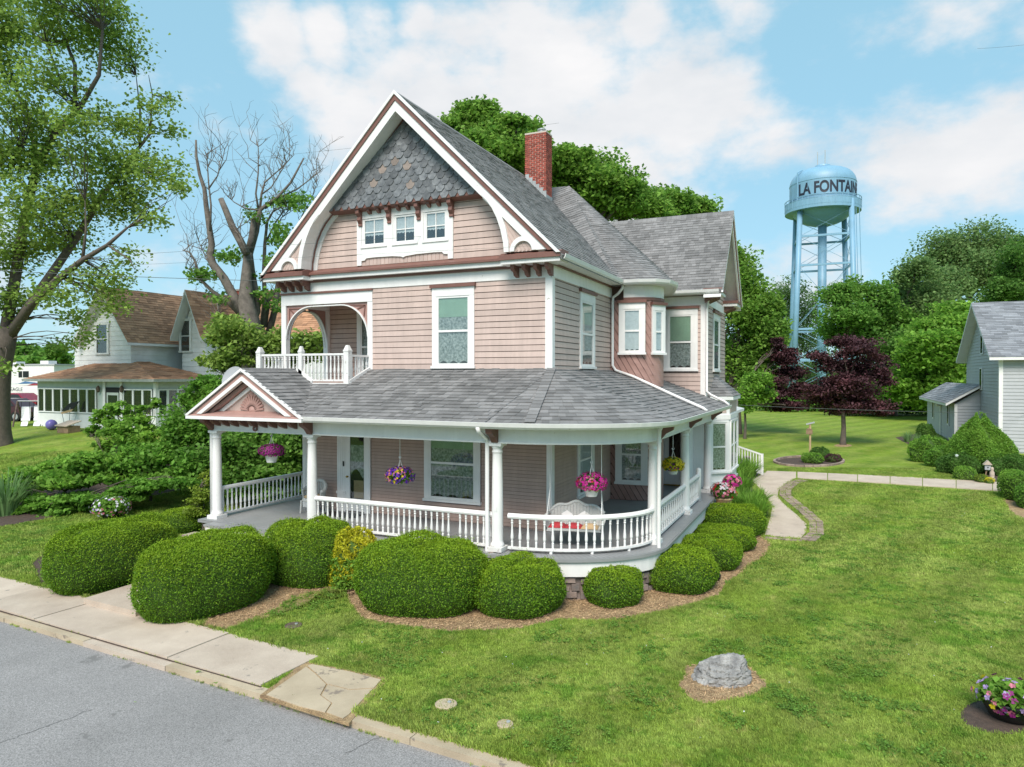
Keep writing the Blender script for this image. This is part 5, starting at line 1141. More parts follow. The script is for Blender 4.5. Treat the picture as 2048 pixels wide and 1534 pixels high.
def scatter(name, pts, me, smin, smax, label):
    pm_ = bpy.data.meshes.new(name); pm_.from_pydata([tuple(p) for p in pts], [], []); o = bpy.data.objects.new(name, pm_); COL.objects.link(o)
    src = bpy.data.objects.new(name+'_blade', me)      # data only, never linked into the scene
    ng = bpy.data.node_groups.new(name, 'GeometryNodeTree'); ng.interface.new_socket('Geometry', in_out='INPUT', socket_type='NodeSocketGeometry'); ng.interface.new_socket('Geometry', in_out='OUTPUT', socket_type='NodeSocketGeometry')
    gi = ng.nodes.new('NodeGroupInput'); go = ng.nodes.new('NodeGroupOutput'); ip = ng.nodes.new('GeometryNodeInstanceOnPoints'); oi = ng.nodes.new('GeometryNodeObjectInfo'); oi.inputs['Object'].default_value = src
    rv = ng.nodes.new('FunctionNodeRandomValue'); rv.data_type = 'FLOAT_VECTOR'; rv.inputs[0].default_value = (-.15, -.15, 0); rv.inputs[1].default_value = (.15, .15, 6.28)
    rs = ng.nodes.new('FunctionNodeRandomValue'); rs.data_type = 'FLOAT'; rs.inputs[2].default_value = smin; rs.inputs[3].default_value = smax
    ng.links.new(gi.outputs[0], ip.inputs['Points']); ng.links.new(oi.outputs['Geometry'], ip.inputs['Instance']); ng.links.new(rv.outputs[0], ip.inputs['Rotation']); ng.links.new(rs.outputs[1], ip.inputs['Scale']); ng.links.new(ip.outputs[0], go.inputs[0])
    md = o.modifiers.new('scatter', 'NODES'); md.node_group = ng; tag(o, label, 'grass', kind='stuff'); return o
HARD = [mainpx, [(1592, 958), (2300, 1007), (2300, 983), (1592, 944)], [(525, 1388), (610, 1325), (770, 1358), (692, 1442)]]
def lawn_pts(n, dmin, dmax, far):
    P = np.stack([rng.uniform(-30, 16, n), rng.uniform(-14, far, n)], 1); z = g(P[:, 0], P[:, 1]); P = np.column_stack([P, z]); b, v = visible(P); ok = v & (b > dmin) & (b < dmax); P = P[ok]
    s_ = sof(P[:, 0], P[:, 1]); t_ = (P[:, :2]-S0)@ST
    ok = (s_ > .22) & ~((s_ < 1.56) & (t_ < -1.75)) & ~((P[:, 0] > -9.9) & (P[:, 0] < 3.0) & (P[:, 1] > -2.6) & (P[:, 1] < 21)) & ~((P[:, 0] > -8.32) & (P[:, 0] < -6.48) & (P[:, 1] < -2)) ; P = P[ok]
    for px in BEDS+HARD: P = P[~inside(px, P)]
    return P
scatter('short_grass', lawn_pts(620000, 4, 17.5, 6), tuft('grass_tuft', 9, .055, .05, .0045), .6, 1.35, 'short mown grass of the front lawn')
scatter('lawn_grass', lawn_pts(520000, 17.5, 34, 24), tuft('grass_tuft', 9, .06, .10, .009), .7, 1.4, 'mown grass of the lawns beside the house')
scatter('edge_grass', np.array([(*stp(t, s_), g(*stp(t, s_))) for t, s_ in [(random.uniform(.15, 9), random.uniform(.19, .32)) for _ in range(1500)]+[(random.uniform(-30, .1), random.uniform(1.5, 1.62)) for _ in range(2500)]]), tuft('grass_tuft', 8, .075, .05, .005), .6, 1.5, 'longer grass along the kerb and sidewalk edge')
# broad-leaved weeds and clover gathered in patches
WEED = leafmat('weed_leaf', (.22, .37, .06), (.16, .30, .05), isl=.4)
def rosette(k, r_, sz):
    P = np.array([(r_*sqrt(random.random())*cos(a := random.uniform(0, 6.28)), r_*random.random()*sin(a), random.uniform(.02, .05)) for _ in range(k)]); V, Q = leaf_quads(P, sz, up=1.5, aspect=.7); me = bpy.data.meshes.new('weed'); me.from_pydata([tuple(v) for v in V], [], [tuple(int(i) for i in q) for q in Q]); me.materials.append(WEED); return me
seeds = lawn_pts(5000, 5, 24, 12); seeds = seeds[rng.permutation(len(seeds))[:150]]
wp = np.concatenate([s_+np.column_stack([rng.normal(0, .30, (26, 2))*rng.uniform(.3, 1.4), np.zeros(26)]) for s_ in seeds]); wp[:, 2] = g(wp[:, 0], wp[:, 1]); okw = (sof(wp[:, 0], wp[:, 1]) > 1.75) | (((wp[:, :2]-S0)@ST > .3) & (sof(wp[:, 0], wp[:, 1]) > .3)); wp = wp[okw]
for px in BEDS+HARD: wp = wp[~inside(px, wp)]
scatter('lawn_weeds', wp, rosette(14, .07, .035), .6, 1.4, 'patches of clover and broad-leaved weeds in the front lawn')
gut = np.array([(*stp(t, s_), -1.075 if s_ < .05 else -.99) for c_ in [random.uniform(-14, 7) for _ in range(34)] for t, s_ in [(c_+random.gauss(0, .12), random.choice((-.015, .197))+random.gauss(0, .006)) for _ in range(9)]])
scatter('gutter_weeds', gut, tuft('weed_tuft', 7, .05, .025, .004), .4, 1.3, 'small weeds growing in the kerb joints')
# white clover heads / fallen petals on the lawn
P = lawn_pts(3000, 5, 30, 18); np_P = P[rng.random(len(P)) < .28]; V, Q = leaf_quads(np_P+np.array([0, 0, .05]), .028, up=2); o = np_mesh('clover_blossoms', V, Q, FL_WHITE); tag(o, 'scattered white clover blossoms in the lawn', 'clover', kind='stuff')
# straw litter on the beds
lit = np.concatenate([np.stack([rng.uniform(-6, 7, 190000), rng.uniform(-8, 7, 190000)], 1)]); keep = np.zeros(len(lit), bool)
for px in (BEDS[0], BEDS[1], BEDS[3]): keep |= inside(px, lit)
lit = lit[keep]; Pl = np.column_stack([lit, g(lit[:, 0], lit[:, 1])+.03]); V, Q = leaf_quads(Pl, .075, up=1.6, aspect=.13); o = np_mesh('straw_litter', V, Q, mat('straw', (.46, .30, .17), .9, .1, 5, island=.5)); tag(o, 'dry brown needles and straw lying under the bushes', 'straw', kind='stuff')
strip('soil_gap', -30, -1.75, .165, .215, -.972, SOIL)['kind'] = 'structure'
# --- clipped bushes
def bush(loc, r, h, ratio=1., rot=0., label='', name='clipped_bush', leafm=None, dens=2800, size=.047, group='clipped yew bushes round the porch', pw=(.40, .62), cat='bush', z0=None, rough=.03):
    x, y = loc; z0 = g(x, y) if z0 is None else z0; T = thing(name, (x, y, z0), label, cat, group)
    def surf(n):
        th = rng.uniform(0, 2*pi, n); cap = rng.random(n) < .5; cc_ = np.where(cap, np.sqrt(rng.random(n))**(1/pw[0]), 0); z_ = rng.uniform(-.05, .96, n); s_ = np.where(cap, np.sqrt(1-np.clip(cc_, 0, 1)**2), np.clip(z_, 0, 1)**(1/pw[1])); ph = np.arcsin(np.clip(s_, 0, 1)); cp = np.abs(np.cos(ph))**pw[0]; zz_ = np.abs(np.sin(ph))**pw[1]
        lump = 1+rough*(np.sin(th*3+x*3)+np.sin(th*5+y*2+ph*4))+rng.normal(0, .014, n)+np.where(rng.random(n) < .03, rng.uniform(.02, .07, n), 0)
        # lower skirts tuck in
        tuck = np.where(zz_ < .35, 1-.16*((.35-zz_)/.35)**1.5, 1)
        a = r*cp*np.cos(th)*lump*tuck; b = r*ratio*cp*np.sin(th)*lump*tuck
        return np.stack([x+a*cos(rot)-b*sin(rot), y+a*sin(rot)+b*cos(rot), z0+.06+h*.98*np.clip(zz_, 0, 1)*lump], 1), th, ph
    area = 2*pi*r*(1+ratio)/2*h+pi*r*r*ratio; n = int(area*dens); P, th, ph = surf(n)
    if leafm is None:      # lime leaves crowd the crown: top light put into the colour, flanks left dark
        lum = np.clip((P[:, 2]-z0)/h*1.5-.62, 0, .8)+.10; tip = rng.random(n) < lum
        V, Q = leaf_quads(P[tip]+np.array([0, 0, .012]), size*.95, up=.3, aspect=.36); np_mesh('lit_top_leaves', V, Q, LF_YEWTOP, T); P = P[~tip]
    V, Q = leaf_quads(P, size, up=.15, aspect=.38); np_mesh('foliage', V, Q, leafm or LF_YEW, T)
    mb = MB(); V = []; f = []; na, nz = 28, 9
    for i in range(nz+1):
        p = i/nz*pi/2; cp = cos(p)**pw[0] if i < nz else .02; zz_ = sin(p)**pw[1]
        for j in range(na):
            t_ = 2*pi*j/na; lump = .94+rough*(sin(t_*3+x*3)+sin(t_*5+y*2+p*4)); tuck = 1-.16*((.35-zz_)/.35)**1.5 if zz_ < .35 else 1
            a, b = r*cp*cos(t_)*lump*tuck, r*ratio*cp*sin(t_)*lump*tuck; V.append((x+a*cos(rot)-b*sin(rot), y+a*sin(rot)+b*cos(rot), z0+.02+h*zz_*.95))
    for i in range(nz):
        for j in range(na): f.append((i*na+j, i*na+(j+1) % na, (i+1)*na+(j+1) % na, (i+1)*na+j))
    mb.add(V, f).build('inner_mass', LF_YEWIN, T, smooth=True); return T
GB = [((-9.47, -5.42), 1.05, 1.40, 1.65, .12, 'large mounded yew bush left of the front walk, touching the sidewalk'),
      ((-12.45, -.75), .85, .62, 1, 0, 'low clipped bush at the left corner of the porch beside the first column'),
      ((-5.82, -5.78), 1.08, 1.49, 1.58, 0, 'large mounded yew bush right of the front walk, nearest the street'),
      ((-5.10, -3.35), 1.15, 1.40, .95, 0, 'rounded yew bush against the front porch railing, left of the golden shrub'),
      ((-1.60, -3.74), 1.54, 1.36, .88, 0, 'wide low yew bush below the front railing, right of the golden shrub'),
      ((.48, -3.15), .95, 1.0, 1.15, 0, 'rounded yew bush at the foot of the curved porch, joined to the wide one'),
      ((2.22, -1.95), .66, .74, 1, 0, 'smallest drum-shaped yew bush standing alone before the curved porch'),
      ((3.33, -.12), .90, .81, 1.12, 0, 'globe-shaped yew bush at the front of the row along the porch right side'),
      ((3.72, 2.0), .84, .72, 1, 0, 'second yew bush of the row along the right side of the porch'),
      ((3.82, 4.1), .88, .58, 1, 0, 'third yew bush of the row along the right side of the porch'),
      ((3.80, 6.0), 1.0, .84, .95, 0, 'rearmost yew bush of the row along the right side, beside the garden walk')]
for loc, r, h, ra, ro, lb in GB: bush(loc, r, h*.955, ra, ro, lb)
gs = bush((-3.85, -3.25), .60, 1.15, 1, 0, 'bright golden-leaved shrub between two yew bushes below the front railing', 'golden_shrub', LF_GOLD, 750, .11, group=None, pw=(.6, .7), rough=.09)
P_ = np.stack([-3.85+.6*np.cos(a_ := rng.uniform(0, 2*pi, 2600))*(q_ := rng.uniform(.86, 1.04, 2600)), -3.25+.6*np.sin(a_)*q_, -.95+rng.uniform(0, .72, 2600)], 1); V, Q = leaf_quads(P_, .11, aspect=.5); np_mesh('lower_foliage', V, Q, LF_LILY, gs)
bush((-3.95, -2.95), .53, .85, 1, 0, 'green lower growth of the golden shrub below the front railing', 'green_shrub', LF_SHRUB, 420, .10, group=None, pw=(.5, .6), rough=.05, cat='shrub') if False else None
hx = ground(2040, 1003); bush((hx[0]+.15, hx[1]+.5), .75, .95, 1.1, 0, 'square clipped hedge cut by the right edge of the picture beyond the lawn', 'hedge', LF_LILY, 700, .085, group=None, pw=(.3, .4), cat='hedge')
hx = ground(2075, 1022); bush((hx[0]+.1, hx[1]+.5), .7, .75, 1, 0, 'smaller hedge clump in front of the square hedge at the right edge', 'hedge', LF_SHRUB, 700, .085, group=None, pw=(.4, .5), cat='hedge')
# --- boulder: slanted slab-like block, faceted by cuts, cracked
rc = onz(1440, 1366, -.96)
mb = MB(); V = []; f = []; na, nz = 72, 40; rr_ = random.Random(12)
def vunit(x, y, z): return Vector((x, y, z)).normalized()
cuts = [(vunit(.05, -.62, .8), .60), (vunit(-.75, -.35, .55), .66), (vunit(-.15, .2, .97), .80), (vunit(.9, -.2, .25), .86), (vunit(.3, -.95, .1), .80), (vunit(-.45, -.9, .05), .78), (vunit(.6, .1, .8), .98), (vunit(-.95, .2, .2), .86), (vunit(.35, .9, .3), .8), (vunit(.75, -.6, .3), .80), (vunit(-.1, -.95, .35), .70)]+[(vunit(rr_.uniform(-1, 1), rr_.uniform(-1, 1), rr_.uniform(0, .8)), rr_.uniform(.84, .98)) for _ in range(14)]
from mathutils import noise as mnoise
for i in range(nz+1):
    p = pi*i/nz
    for j in range(na):
        t_ = 2*pi*j/na; d = Vector((sin(p)*cos(t_), sin(p)*sin(t_), cos(p))); r_ = 1.05
        for nn, dd in cuts:
            q = d.dot(nn)
            if q > 1e-3: r_ = min(r_, dd/q)
        r_ += .07*mnoise.noise(d*4)+.06*mnoise.noise(d*9)+.03*mnoise.noise(d*22)
        ly = (d.z*r_*4.2+d.x*1.3) % 1.; r_ -= .09*max(0, 1-abs(ly-.5)*9)      # bedding cracks
        x, y, z = d.x*r_*.53, d.y*r_*.37, d.z*r_*.36; x2 = x*cos(.42)-y*sin(.42); y2 = x*sin(.42)+y*cos(.42); z += x*.22
        V.append((rc[0]+x2-.02, rc[1]+.08+y2, -.96+.08+z))
for i in range(nz):
    for j in range(na): f.append((i*na+j, i*na+(j+1) % na, (i+1)*na+(j+1) % na, (i+1)*na+j))
bo = mb.add(V, f).build('boulder', ROCK); tag(bo, 'grey angular boulder lying on the front lawn in a ring of dry straw', 'boulder')
# --- iron covers in the lawn
def cover(u, v, r, label, m=IRON):
    p = onz(u, v, -.95); T = thing('utility_cover', (p[0], p[1], -.97), label, 'cover', 'utility covers in the lawn'); MB().lathe([(r, -.03), (r, .03), (r*.96, .04), (r*.9, .042), (r*.88, .034), (.02, .036)], (p[0], p[1], -.97), 24).build('lid', m, T)
    MB().lathe([(.03, .03), (.03, .055), (.0, .06)], (p[0]+.03, p[1]+.05, -.97), 8).build('bolt', FLASH, T)
cover(587, 1251, .17, 'round iron utility cover in the grass between the bushes and the sidewalk')
cover(892, 1409, .17, 'round stone utility lid sunk in the front lawn near the sidewalk end', CONCO); cover(1010, 1449, .12, 'small worn utility lid in the lawn nearest the street', CONCO)
# --- flower tubs on the lawn
def tub(p, r, label, fl, h=.32, rb=.55, nf=90, rz=.22, spread=.5):
    T = thing('flower_tub', p, label, 'planter', 'black flower tubs on the lawn')
    MB().lathe([(r*.55, 0), (r*.8, .05), (r*.98, h*.55), (r*1.02, h*.8), (r*1.08, h), (r*1.0, h), (r*.94, h*.8)], p, 26).build('tub', BLACK, T, smooth=True); MB().lathe([(r*.95, h*.82), (0.01, h*.86)], p, 20).build('soil', SOIL, T)
    c = (p[0], p[1], p[2]+h+.02); bloom(T, c, (spread, spread, rz), fl, nf, .085, LF_LILY, 700); return T
tub((*onz(2022, 1436, -.96)[:2], -.96), .36, 'black flower tub with pink, lilac and purple petunias at the lower right edge', [(FL_PINK, .3), (FL_LIL, .45), (FL_PURP, .35), (FL_YEL, .12)], h=.30, spread=.46, nf=110)
pL = ground(222, 1037); tub((pL[0], pL[1], g(pL[0], pL[1])), .30, 'dark flower tub with white and pink flowers on the left lawn behind the big bush', [(FL_PINK, .4), (FL_WHITE, .6), (FL_LIL, .2)], h=.38, spread=.62, nf=130, rz=.34)
# ================================================================== trees and shrubs
def bez(p0, p1, p2, n): return [tuple((1-t)**2*np.array(p0)+2*t*(1-t)*np.array(p1)+t*t*np.array(p2)) for t in np.linspace(0, 1, n)]
def branch_path(p0, p1, bend, n=7, wob=.0):
    p0 = np.array(p0, float); p1 = np.array(p1, float); L_ = np.linalg.norm(p1-p0); mid = p0+(p1-p0)*.45+np.array([rng.normal()*bend*L_, rng.normal()*bend*L_, abs(rng.normal())*bend*L_])
    P = [np.array(q) for q in bez(p0, mid, p1, n)]
    for i in range(1, n-1): P[i] = P[i]+rng.normal(size=3)*wob*L_
    return P
def tree(name, label, base, tr, fork, clumps, leafm, leaf, n, barkm=None, group=None, twigs=5, cat='tree', spread=.47, trunk_pts=None, flat=.8, limb_r=.42, bend=.12):
    """trunk, limbs to every clump of the crown, twigs inside it and a leaf blade cloud gathered in sprays"""
    barkm = barkm or BARK; base = np.array(base, float); T = thing(name, base, label, cat, group); fk = np.array(fork, float)
    tp_ = trunk_pts or [base+np.array([0, 0, -.3]), base+(fk-base)*.06, base+(fk-base)*.35+np.array([.04, 0, 0]), base+(fk-base)*.7, fk]
    k = len(tp_); MB().tube(tp_, [tr*1.5, tr*1.12]+[tr*(1-.35*(i/(k-1))) for i in range(2, k)], 12).build('trunk', barkm, T, smooth=True)
    tot = sum((c[1][0]*c[1][1]*c[1][2])**(2/3) for c in clumps); LP = []; LS_ = []
    for c, r in clumps:
        c = np.array(c, float); r = np.array(r, float); P = branch_path(fk-(fk-base)*rng.uniform(0, .2), c, bend, 7, .025); rl = tr*limb_r*rng.uniform(.7, 1.1)
        mb = MB(); mb.tube(P, [rl*(1-.8*i/6) for i in range(7)], 7); ns = int(min(34, max(9, 9*(r.prod()**(1/3)/1.2)+5)))
        w = (r.prod())**(2/3)/tot; nl = int(n*w); per = max(1, nl//ns)
        for q in range(ns):
            d = rng.normal(size=3); d /= np.linalg.norm(d); s_ = c+d*r*rng.uniform(.05, 1.0)**.5*.95
            st = P[rng.integers(3, 7)]; TP = branch_path(st, s_, .1, 5, .03); mb.tube(TP, [rl*.30*(1-.85*i/4)+.008 for i in range(5)], 5, cap=False)
            rs = r*spread*rng.uniform(.75, 1.35); rs[2] *= flat
            m_ = int(per*rng.uniform(.6, 1.4)); pts = s_+np.clip(rng.normal(size=(m_, 3)), -1.9, 1.9)*rs*.62; LP.append(pts)
        mb.build('limb', barkm, T, smooth=True)
    if LP:
        LP = np.concatenate(LP); V, Q = leaf_quads(LP, leaf, up=.5, aspect=.7, droop=.25); np_mesh('crown', V, Q, leafm, T)
    return T
def pxc(lst, D, dj=.0, deep=1.):
    """crown clumps given as picture directions at a stated distance -> real centres and radii in metres"""
    out_ = []
    for u, v, ru, rv in lst:
        d = D+random.uniform(-dj, dj); c = at(u, v, d); out_.append((c, (ru*d/F, ru*d/F*deep, rv*d/F)))
    return out_
def tree_px(name, label, ub, vb, D, tr, uf, vf_, lst, leafm, leaf, n, dj=1.5, **k):
    b = at(ub, vb, D); b = np.array([b[0], b[1], g(b[0], b[1])]) if vb is None or True else b
    return tree(name, label, b, tr, at(uf, vf_, D), pxc(lst, D, dj), leafm, leaf, n, **k)
# big silver maple at the left edge
D0 = 34.
mb_ = ground(-4, 890); D0 = float((mb_-CAM)@FWD)
def mp(u, v, dd=0): return at(u, v, D0+dd)
MT = thing('maple_tree', mb_, 'tall spreading maple with thick trunk at the left edge of the picture', 'tree')
MB().tube([mp(-6, 905), mp(-5, 885), mp(-3, 860), mp(-2, 800), mp(0, 740), mp(8, 690), mp(16, 655)], [1.0, .70, .56, .50, .50, .52, .46], 16).build('trunk', BARK, MT, smooth=True)
limbs = [([(12, 680, 0), (40, 640, .3), (95, 560, .6), (150, 480, 1), (200, 400, 1.5), (250, 330, 2), (300, 268, 2.4)], .42),
         ([(14, 680, 0), (60, 610, -.5), (120, 555, -1), (165, 520, -1.4), (215, 490, -1.8), (255, 455, -2)], .34),
         ([(6, 690, 0), (30, 560, .5), (50, 430, 1), (75, 330, 1), (110, 265, .6), (160, 215, 0), (198, 150, -.3), (205, 60, -.5)], .40),
         ([(75, 330, 1), (62, 260, 1.4), (30, 170, 1.8), (10, 90, 2)], .17), ([(150, 225, 0), (150, 130, .5), (115, 40, 1), (90, -60, 1.2)], .17),
         ([(0, 690, 0), (-60, 560, 0), (-110, 430, 1), (-150, 250, 1.5), (-170, 100, 2)], .40), ([(165, 520, -1.4), (172, 460, -1.2), (170, 400, -1)], .12), ([(280, 290, 2.2), (280, 220, 2.2), (272, 150, 2.4)], .11), ([(300, 268, 2.4), (305, 190, 2.5), (297, 150, 2.5)], .08),
         ([(120, 160, .4), (95, 90, .2), (60, 55, 0)], .1), ([(0, 330, 0), (25, 335, -.5), (45, 300, -.8)], .14), ([(200, 400, 1.5), (250, 400, 1), (310, 350, .5)], .1), ([(215, 490, -1.8), (260, 520, -2.4), (270, 540, -2.6)], .07)]
for pts, r_ in limbs:
    P = [mp(*p) for p in pts]; k = len(P); MB().tube(P, [r_*.74*(1-.78*i/(k-1)) for i in range(k)], 9).build('limb', BARK, MT, smooth=True)
mc = [(140, 60, 75, 50), (230, 95, 45, 60), (95, 150, 55, 40), (30, 40, 50, 45), (215, 25, 40, 40), (-20, 120, 60, 70), (15, 200, 50, 45), (60, 250, 45, 40), (150, 250, 40, 35), (215, 240, 35, 30), (120, 310, 60, 40), (40, 320, 55, 45), (205, 320, 55, 40),
      (270, 250, 30, 28), (300, 205, 22, 16), (330, 200, 18, 10), (345, 260, 16, 18), (265, 330, 45, 35), (320, 345, 40, 30), (355, 370, 18, 14), (150, 400, 70, 45), (60, 420, 70, 55), (240, 410, 55, 35), (20, 510, 45, 50), (120, 480, 55, 35), (290, 440, 26, 14), (255, 375, 40, 25),
      (180, 560, 45, 20), (230, 560, 35, 14), (205, 610, 35, 18), (150, 640, 30, 16), (175, 670, 18, 12), (20, 600, 35, 40), (110, 590, 40, 22), (250, 530, 25, 10), (225, 585, 26, 14), (5, 735, 15, 14), (-60, 300, 70, 80), (-70, 480, 70, 70), (-60, 20, 80, 60), (100, -60, 90, 60), (130, 690, 28, 10), (255, 505, 18, 8)]
LP = []
for u, v, ru, rv in mc:
    dd = random.uniform(-2.6, 2.6); c = mp(u, v, dd); r = np.array([ru, ru*1.1, rv])*D0/F; ns = max(5, int(ru*rv/120)+5)
    tw = MB(); near = min((mp(*p) for pts, _ in limbs for p in pts), key=lambda q: np.linalg.norm(q-c)+max(0, (q-c)[2])*.8)
    for q in range(ns):
        d = rng.normal(size=3); d /= np.linalg.norm(d); s_ = c+d*r*rng.uniform(.4, 1.0); P = branch_path(near, s_, .12, 5, .03)
        if q % 2 == 0: tw.tube(P, [.034, .026, .019, .013, .007], 4, cap=False)
        m_ = int(ru*rv*.46/ns*rng.uniform(.3, 1.7))+8; LP.append(s_+np.clip(rng.normal(size=(m_, 3)), -2.2, 2.2)*np.array([.52, .52, .32])*max(.65, (r[0]/1.2)**.5))
    tw.build('branch', BARK, MT, smooth=True)
V, Q = leaf_quads(np.concatenate(LP), .205, up=.5, aspect=.75, droop=.3); np_mesh('crown', V, Q, LF_MAPLE, MT)
# half-dead tree between the houses
DD = 33.
def dp_(u, v, dd=0): return at(u, v, DD+dd)
zd = lambda x, y: (360+x/3.0667, 280+y/3.068)
db = dp_(495, 745); DT = thing('dead_tree', (db[0], db[1], g(db[0], db[1])), 'half-dead grey tree with bare broken limbs between the white house and the pink house', 'tree')
bx_ = dp_(493, 700); MB().tube([(db[0], db[1], g(db[0], db[1])-.2), bx_, dp_(*zd(440, 1150)), dp_(*zd(405, 1000)), dp_(*zd(405, 860)), dp_(*zd(412, 760)), dp_(*zd(415, 690))], [.75, .56, .46, .38, .25, .21, .18], 14).build('trunk', BARKG, DT, smooth=True)
dl = [([(380, 1060), (330, 960), (270, 850), (200, 760), (185, 700), (195, 640), (180, 540), (160, 400), (150, 300), (120, 210), (100, 100), (98, 0)], .30, 0), ([(370, 1070), (290, 990), (200, 930), (130, 860), (90, 740), (60, 690), (15, 675)], .16, .5), ([(410, 700), (370, 620), (320, 530), (280, 430), (250, 360)], .24, -.4), ([(420, 690), (440, 600), (450, 510), (450, 485)], .22, .3),
      ([(430, 1150), (470, 1050), (455, 900), (440, 800), (430, 700), (470, 560), (490, 430), (530, 400), (600, 350), (680, 260), (760, 110)], .26, .6), ([(490, 430), (500, 330), (520, 260), (600, 190), (700, 90)], .09, .6), ([(480, 420), (465, 330), (480, 200), (480, 50), (470, 0)], .07, 1), ([(520, 420), (600, 360), (720, 300), (800, 240), (880, 170)], .08, .9),
      ([(500, 1180), (520, 1000), (515, 800), (520, 640), (535, 500), (570, 440), (640, 400)], .17, 1.2), ([(520, 640), (590, 500), (640, 430), (700, 420)], .07, 1.4), ([(185, 560), (190, 400), (175, 260), (165, 100), (150, 60)], .07, -.3), ([(175, 300), (230, 220), (260, 120), (280, 40)], .05, -.3), ([(410, 690), (370, 590), (330, 540)], .10, -.6), ([(480, 430), (400, 420), (330, 380), (280, 330)], .06, .2), ([(505, 330), (560, 290), (640, 160), (690, 40)], .055, .3),
      ([(540, 1200), (580, 1050), (600, 900), (610, 850)], .22, 1.5), ([(520, 1150), (545, 980), (600, 900), (640, 860)], .15, 1.4), ([(230, 1000), (240, 1060), (205, 1100), (250, 1140)], .06, -.2), ([(130, 860), (90, 810), (30, 785)], .05, .5), ([(270, 850), (180, 760), (140, 680), (110, 610)], .07, .2), ([(560, 640), (620, 480), (680, 420)], .06, 1.6), ([(640, 640), (700, 560), (820, 330), (850, 220)], .05, 2.0)]
twig = MB()
for pts, r_, dd in dl:
    P = [dp_(*zd(*p), dd) for p in pts]; k = len(P); r0 = r_*.78
    broken = pts[-1] in ((250, 360), (450, 485), (610, 850))
    MB().tube(P, [r0*(1-(.35 if broken else .82)*i/(k-1)) for i in range(k)], 8).build('limb', BARKG, DT, smooth=True)
    if r_ < .3 and not broken:
        for q in range(11 if r_ < .12 else 5):
            tt = rng.uniform(.35, 1)*(k-1); i = int(min(k-2, tt)); s_ = P[i]+(P[i+1]-P[i])*(tt-i); L_ = rng.uniform(.5, 1.9); e = s_+np.array([rng.normal()*.45, rng.normal()*.45, abs(rng.normal())*.6+.35])*L_; bp = branch_path(s_, e, .15, 5, .04); twig.tube(bp, [.02, .016, .012, .009, .006], 4, cap=False)
            for _ in range(3): s2 = bp[rng.integers(1, 5)]; e2 = s2+np.array([rng.normal()*.35, rng.normal()*.35, abs(rng.normal())*.4+.15])*L_*.7; twig.tube(branch_path(s2, e2, .15, 4, .04), [.010, .008, .006, .004], 3, cap=False)
twig.build('twigs', BARKG, DT)
LP = []
for x, y, rx, ry in [(620, 380, 50, 40), (690, 360, 50, 40), (740, 400, 50, 60), (620, 540, 40, 35), (610, 620, 30, 30), (270, 720, 60, 40), (350, 700, 40, 40), (460, 470, 40, 30), (170, 830, 60, 40), (240, 950, 50, 60), (500, 960, 40, 60), (560, 730, 30, 30), (590, 990, 50, 60), (90, 840, 20, 20)]:
    u, v = zd(x, y)
    for q in range(6): c = dp_(u+rng.normal()*rx/6, v+rng.normal()*ry/6, rng.normal()*.7+.5); LP.append(c+rng.normal(size=(26, 3))*np.array([.22, .22, .12]))
V, Q = leaf_quads(np.concatenate(LP), .2, aspect=.75); np_mesh('crown', V, Q, LF_GREEN, DT)
# leafy growth round its foot and along the boundary
def shrub_px(name, label, ub, D, lst, leafm, leaf, n, dj=.6, group=None, cat='shrub', flat=.8, spread=.42, tr=.06):
    n = int(n*1.5); b = at(ub, 900, D); zb = g(b[0], b[1]); b = np.array([b[0], b[1], zb]); cl = pxc(lst, D, dj); return tree(name, label, b, tr, b+np.array([0, 0, .5]), cl, leafm, leaf, n, group=group, cat=cat, twigs=4, flat=flat, spread=spread, limb_r=.35, bend=.2)
shrub_px('young_tree', 'bright green sapling in front of the half-dead tree', 470, 30, [(440, 680, 40, 25), (480, 670, 45, 40), (430, 720, 30, 25), (520, 700, 40, 30), (470, 730, 50, 25), (560, 690, 30, 35), (445, 650, 30, 22), (600, 690, 40, 30), (640, 700, 30, 35), (580, 720, 40, 30)], LF_MAPLE, .20, 6500, cat='tree', tr=.1)
shrub_px('tall_shrub', 'tall green shrub beside the left end of the porch roof', 400, 27, [(410, 765, 25, 22), (388, 795, 25, 25), (415, 820, 35, 35), (360, 850, 45, 35), (400, 880, 45, 40), (440, 790, 30, 35)], LF_SHRUB, .16, 7500)
shrub_px('dark_shrub', 'dense dark green shrubs behind the left porch railing', 480, 26.5, [(470, 880, 50, 40), (530, 880, 55, 45), (590, 890, 50, 45), (470, 930, 60, 40), (540, 940, 60, 35), (600, 930, 45, 40), (500, 975, 60, 25), (420, 930, 40, 40), (640, 880, 40, 50), (410, 965, 35, 25), (570, 980, 50, 22)], LF_GREEN, .17, 13000)
shrub_px('twin_trunk_tree', 'green tree with two dark trunks seen through the porch opening', 590, 29, [(560, 850, 40, 30), (600, 855, 40, 30), (520, 860, 40, 25), (630, 860, 30, 30)], LF_GREEN, .16, 4500, cat='tree', tr=.13)
for du in (585, 612): p0 = at(du, 985, 27.2); MB().tube([(p0[0], p0[1], g(p0[0], p0[1])), at(du-6, 930, 27.2), at(du-18, 880, 27.2), at(du-20, 840, 27.2)], [.22, .18, .15, .12], 9).build('trunk', BARK, bpy.data.objects['twin_trunk_tree'], smooth=True)
shrub_px('sumac_shrub', 'feathery lime-green shrub rising in front of the glassed porch', 250, 28.5, [(235, 815, 22, 16), (200, 838, 20, 18), (225, 852, 30, 22), (285, 845, 26, 24), (255, 872, 38, 26), (312, 808, 12, 10), (190, 865, 18, 16), (300, 875, 32, 26), (255, 905, 42, 24), (268, 825, 18, 16), (215, 890, 32, 22)], LF_LILY, .17, 5500, flat=.6)
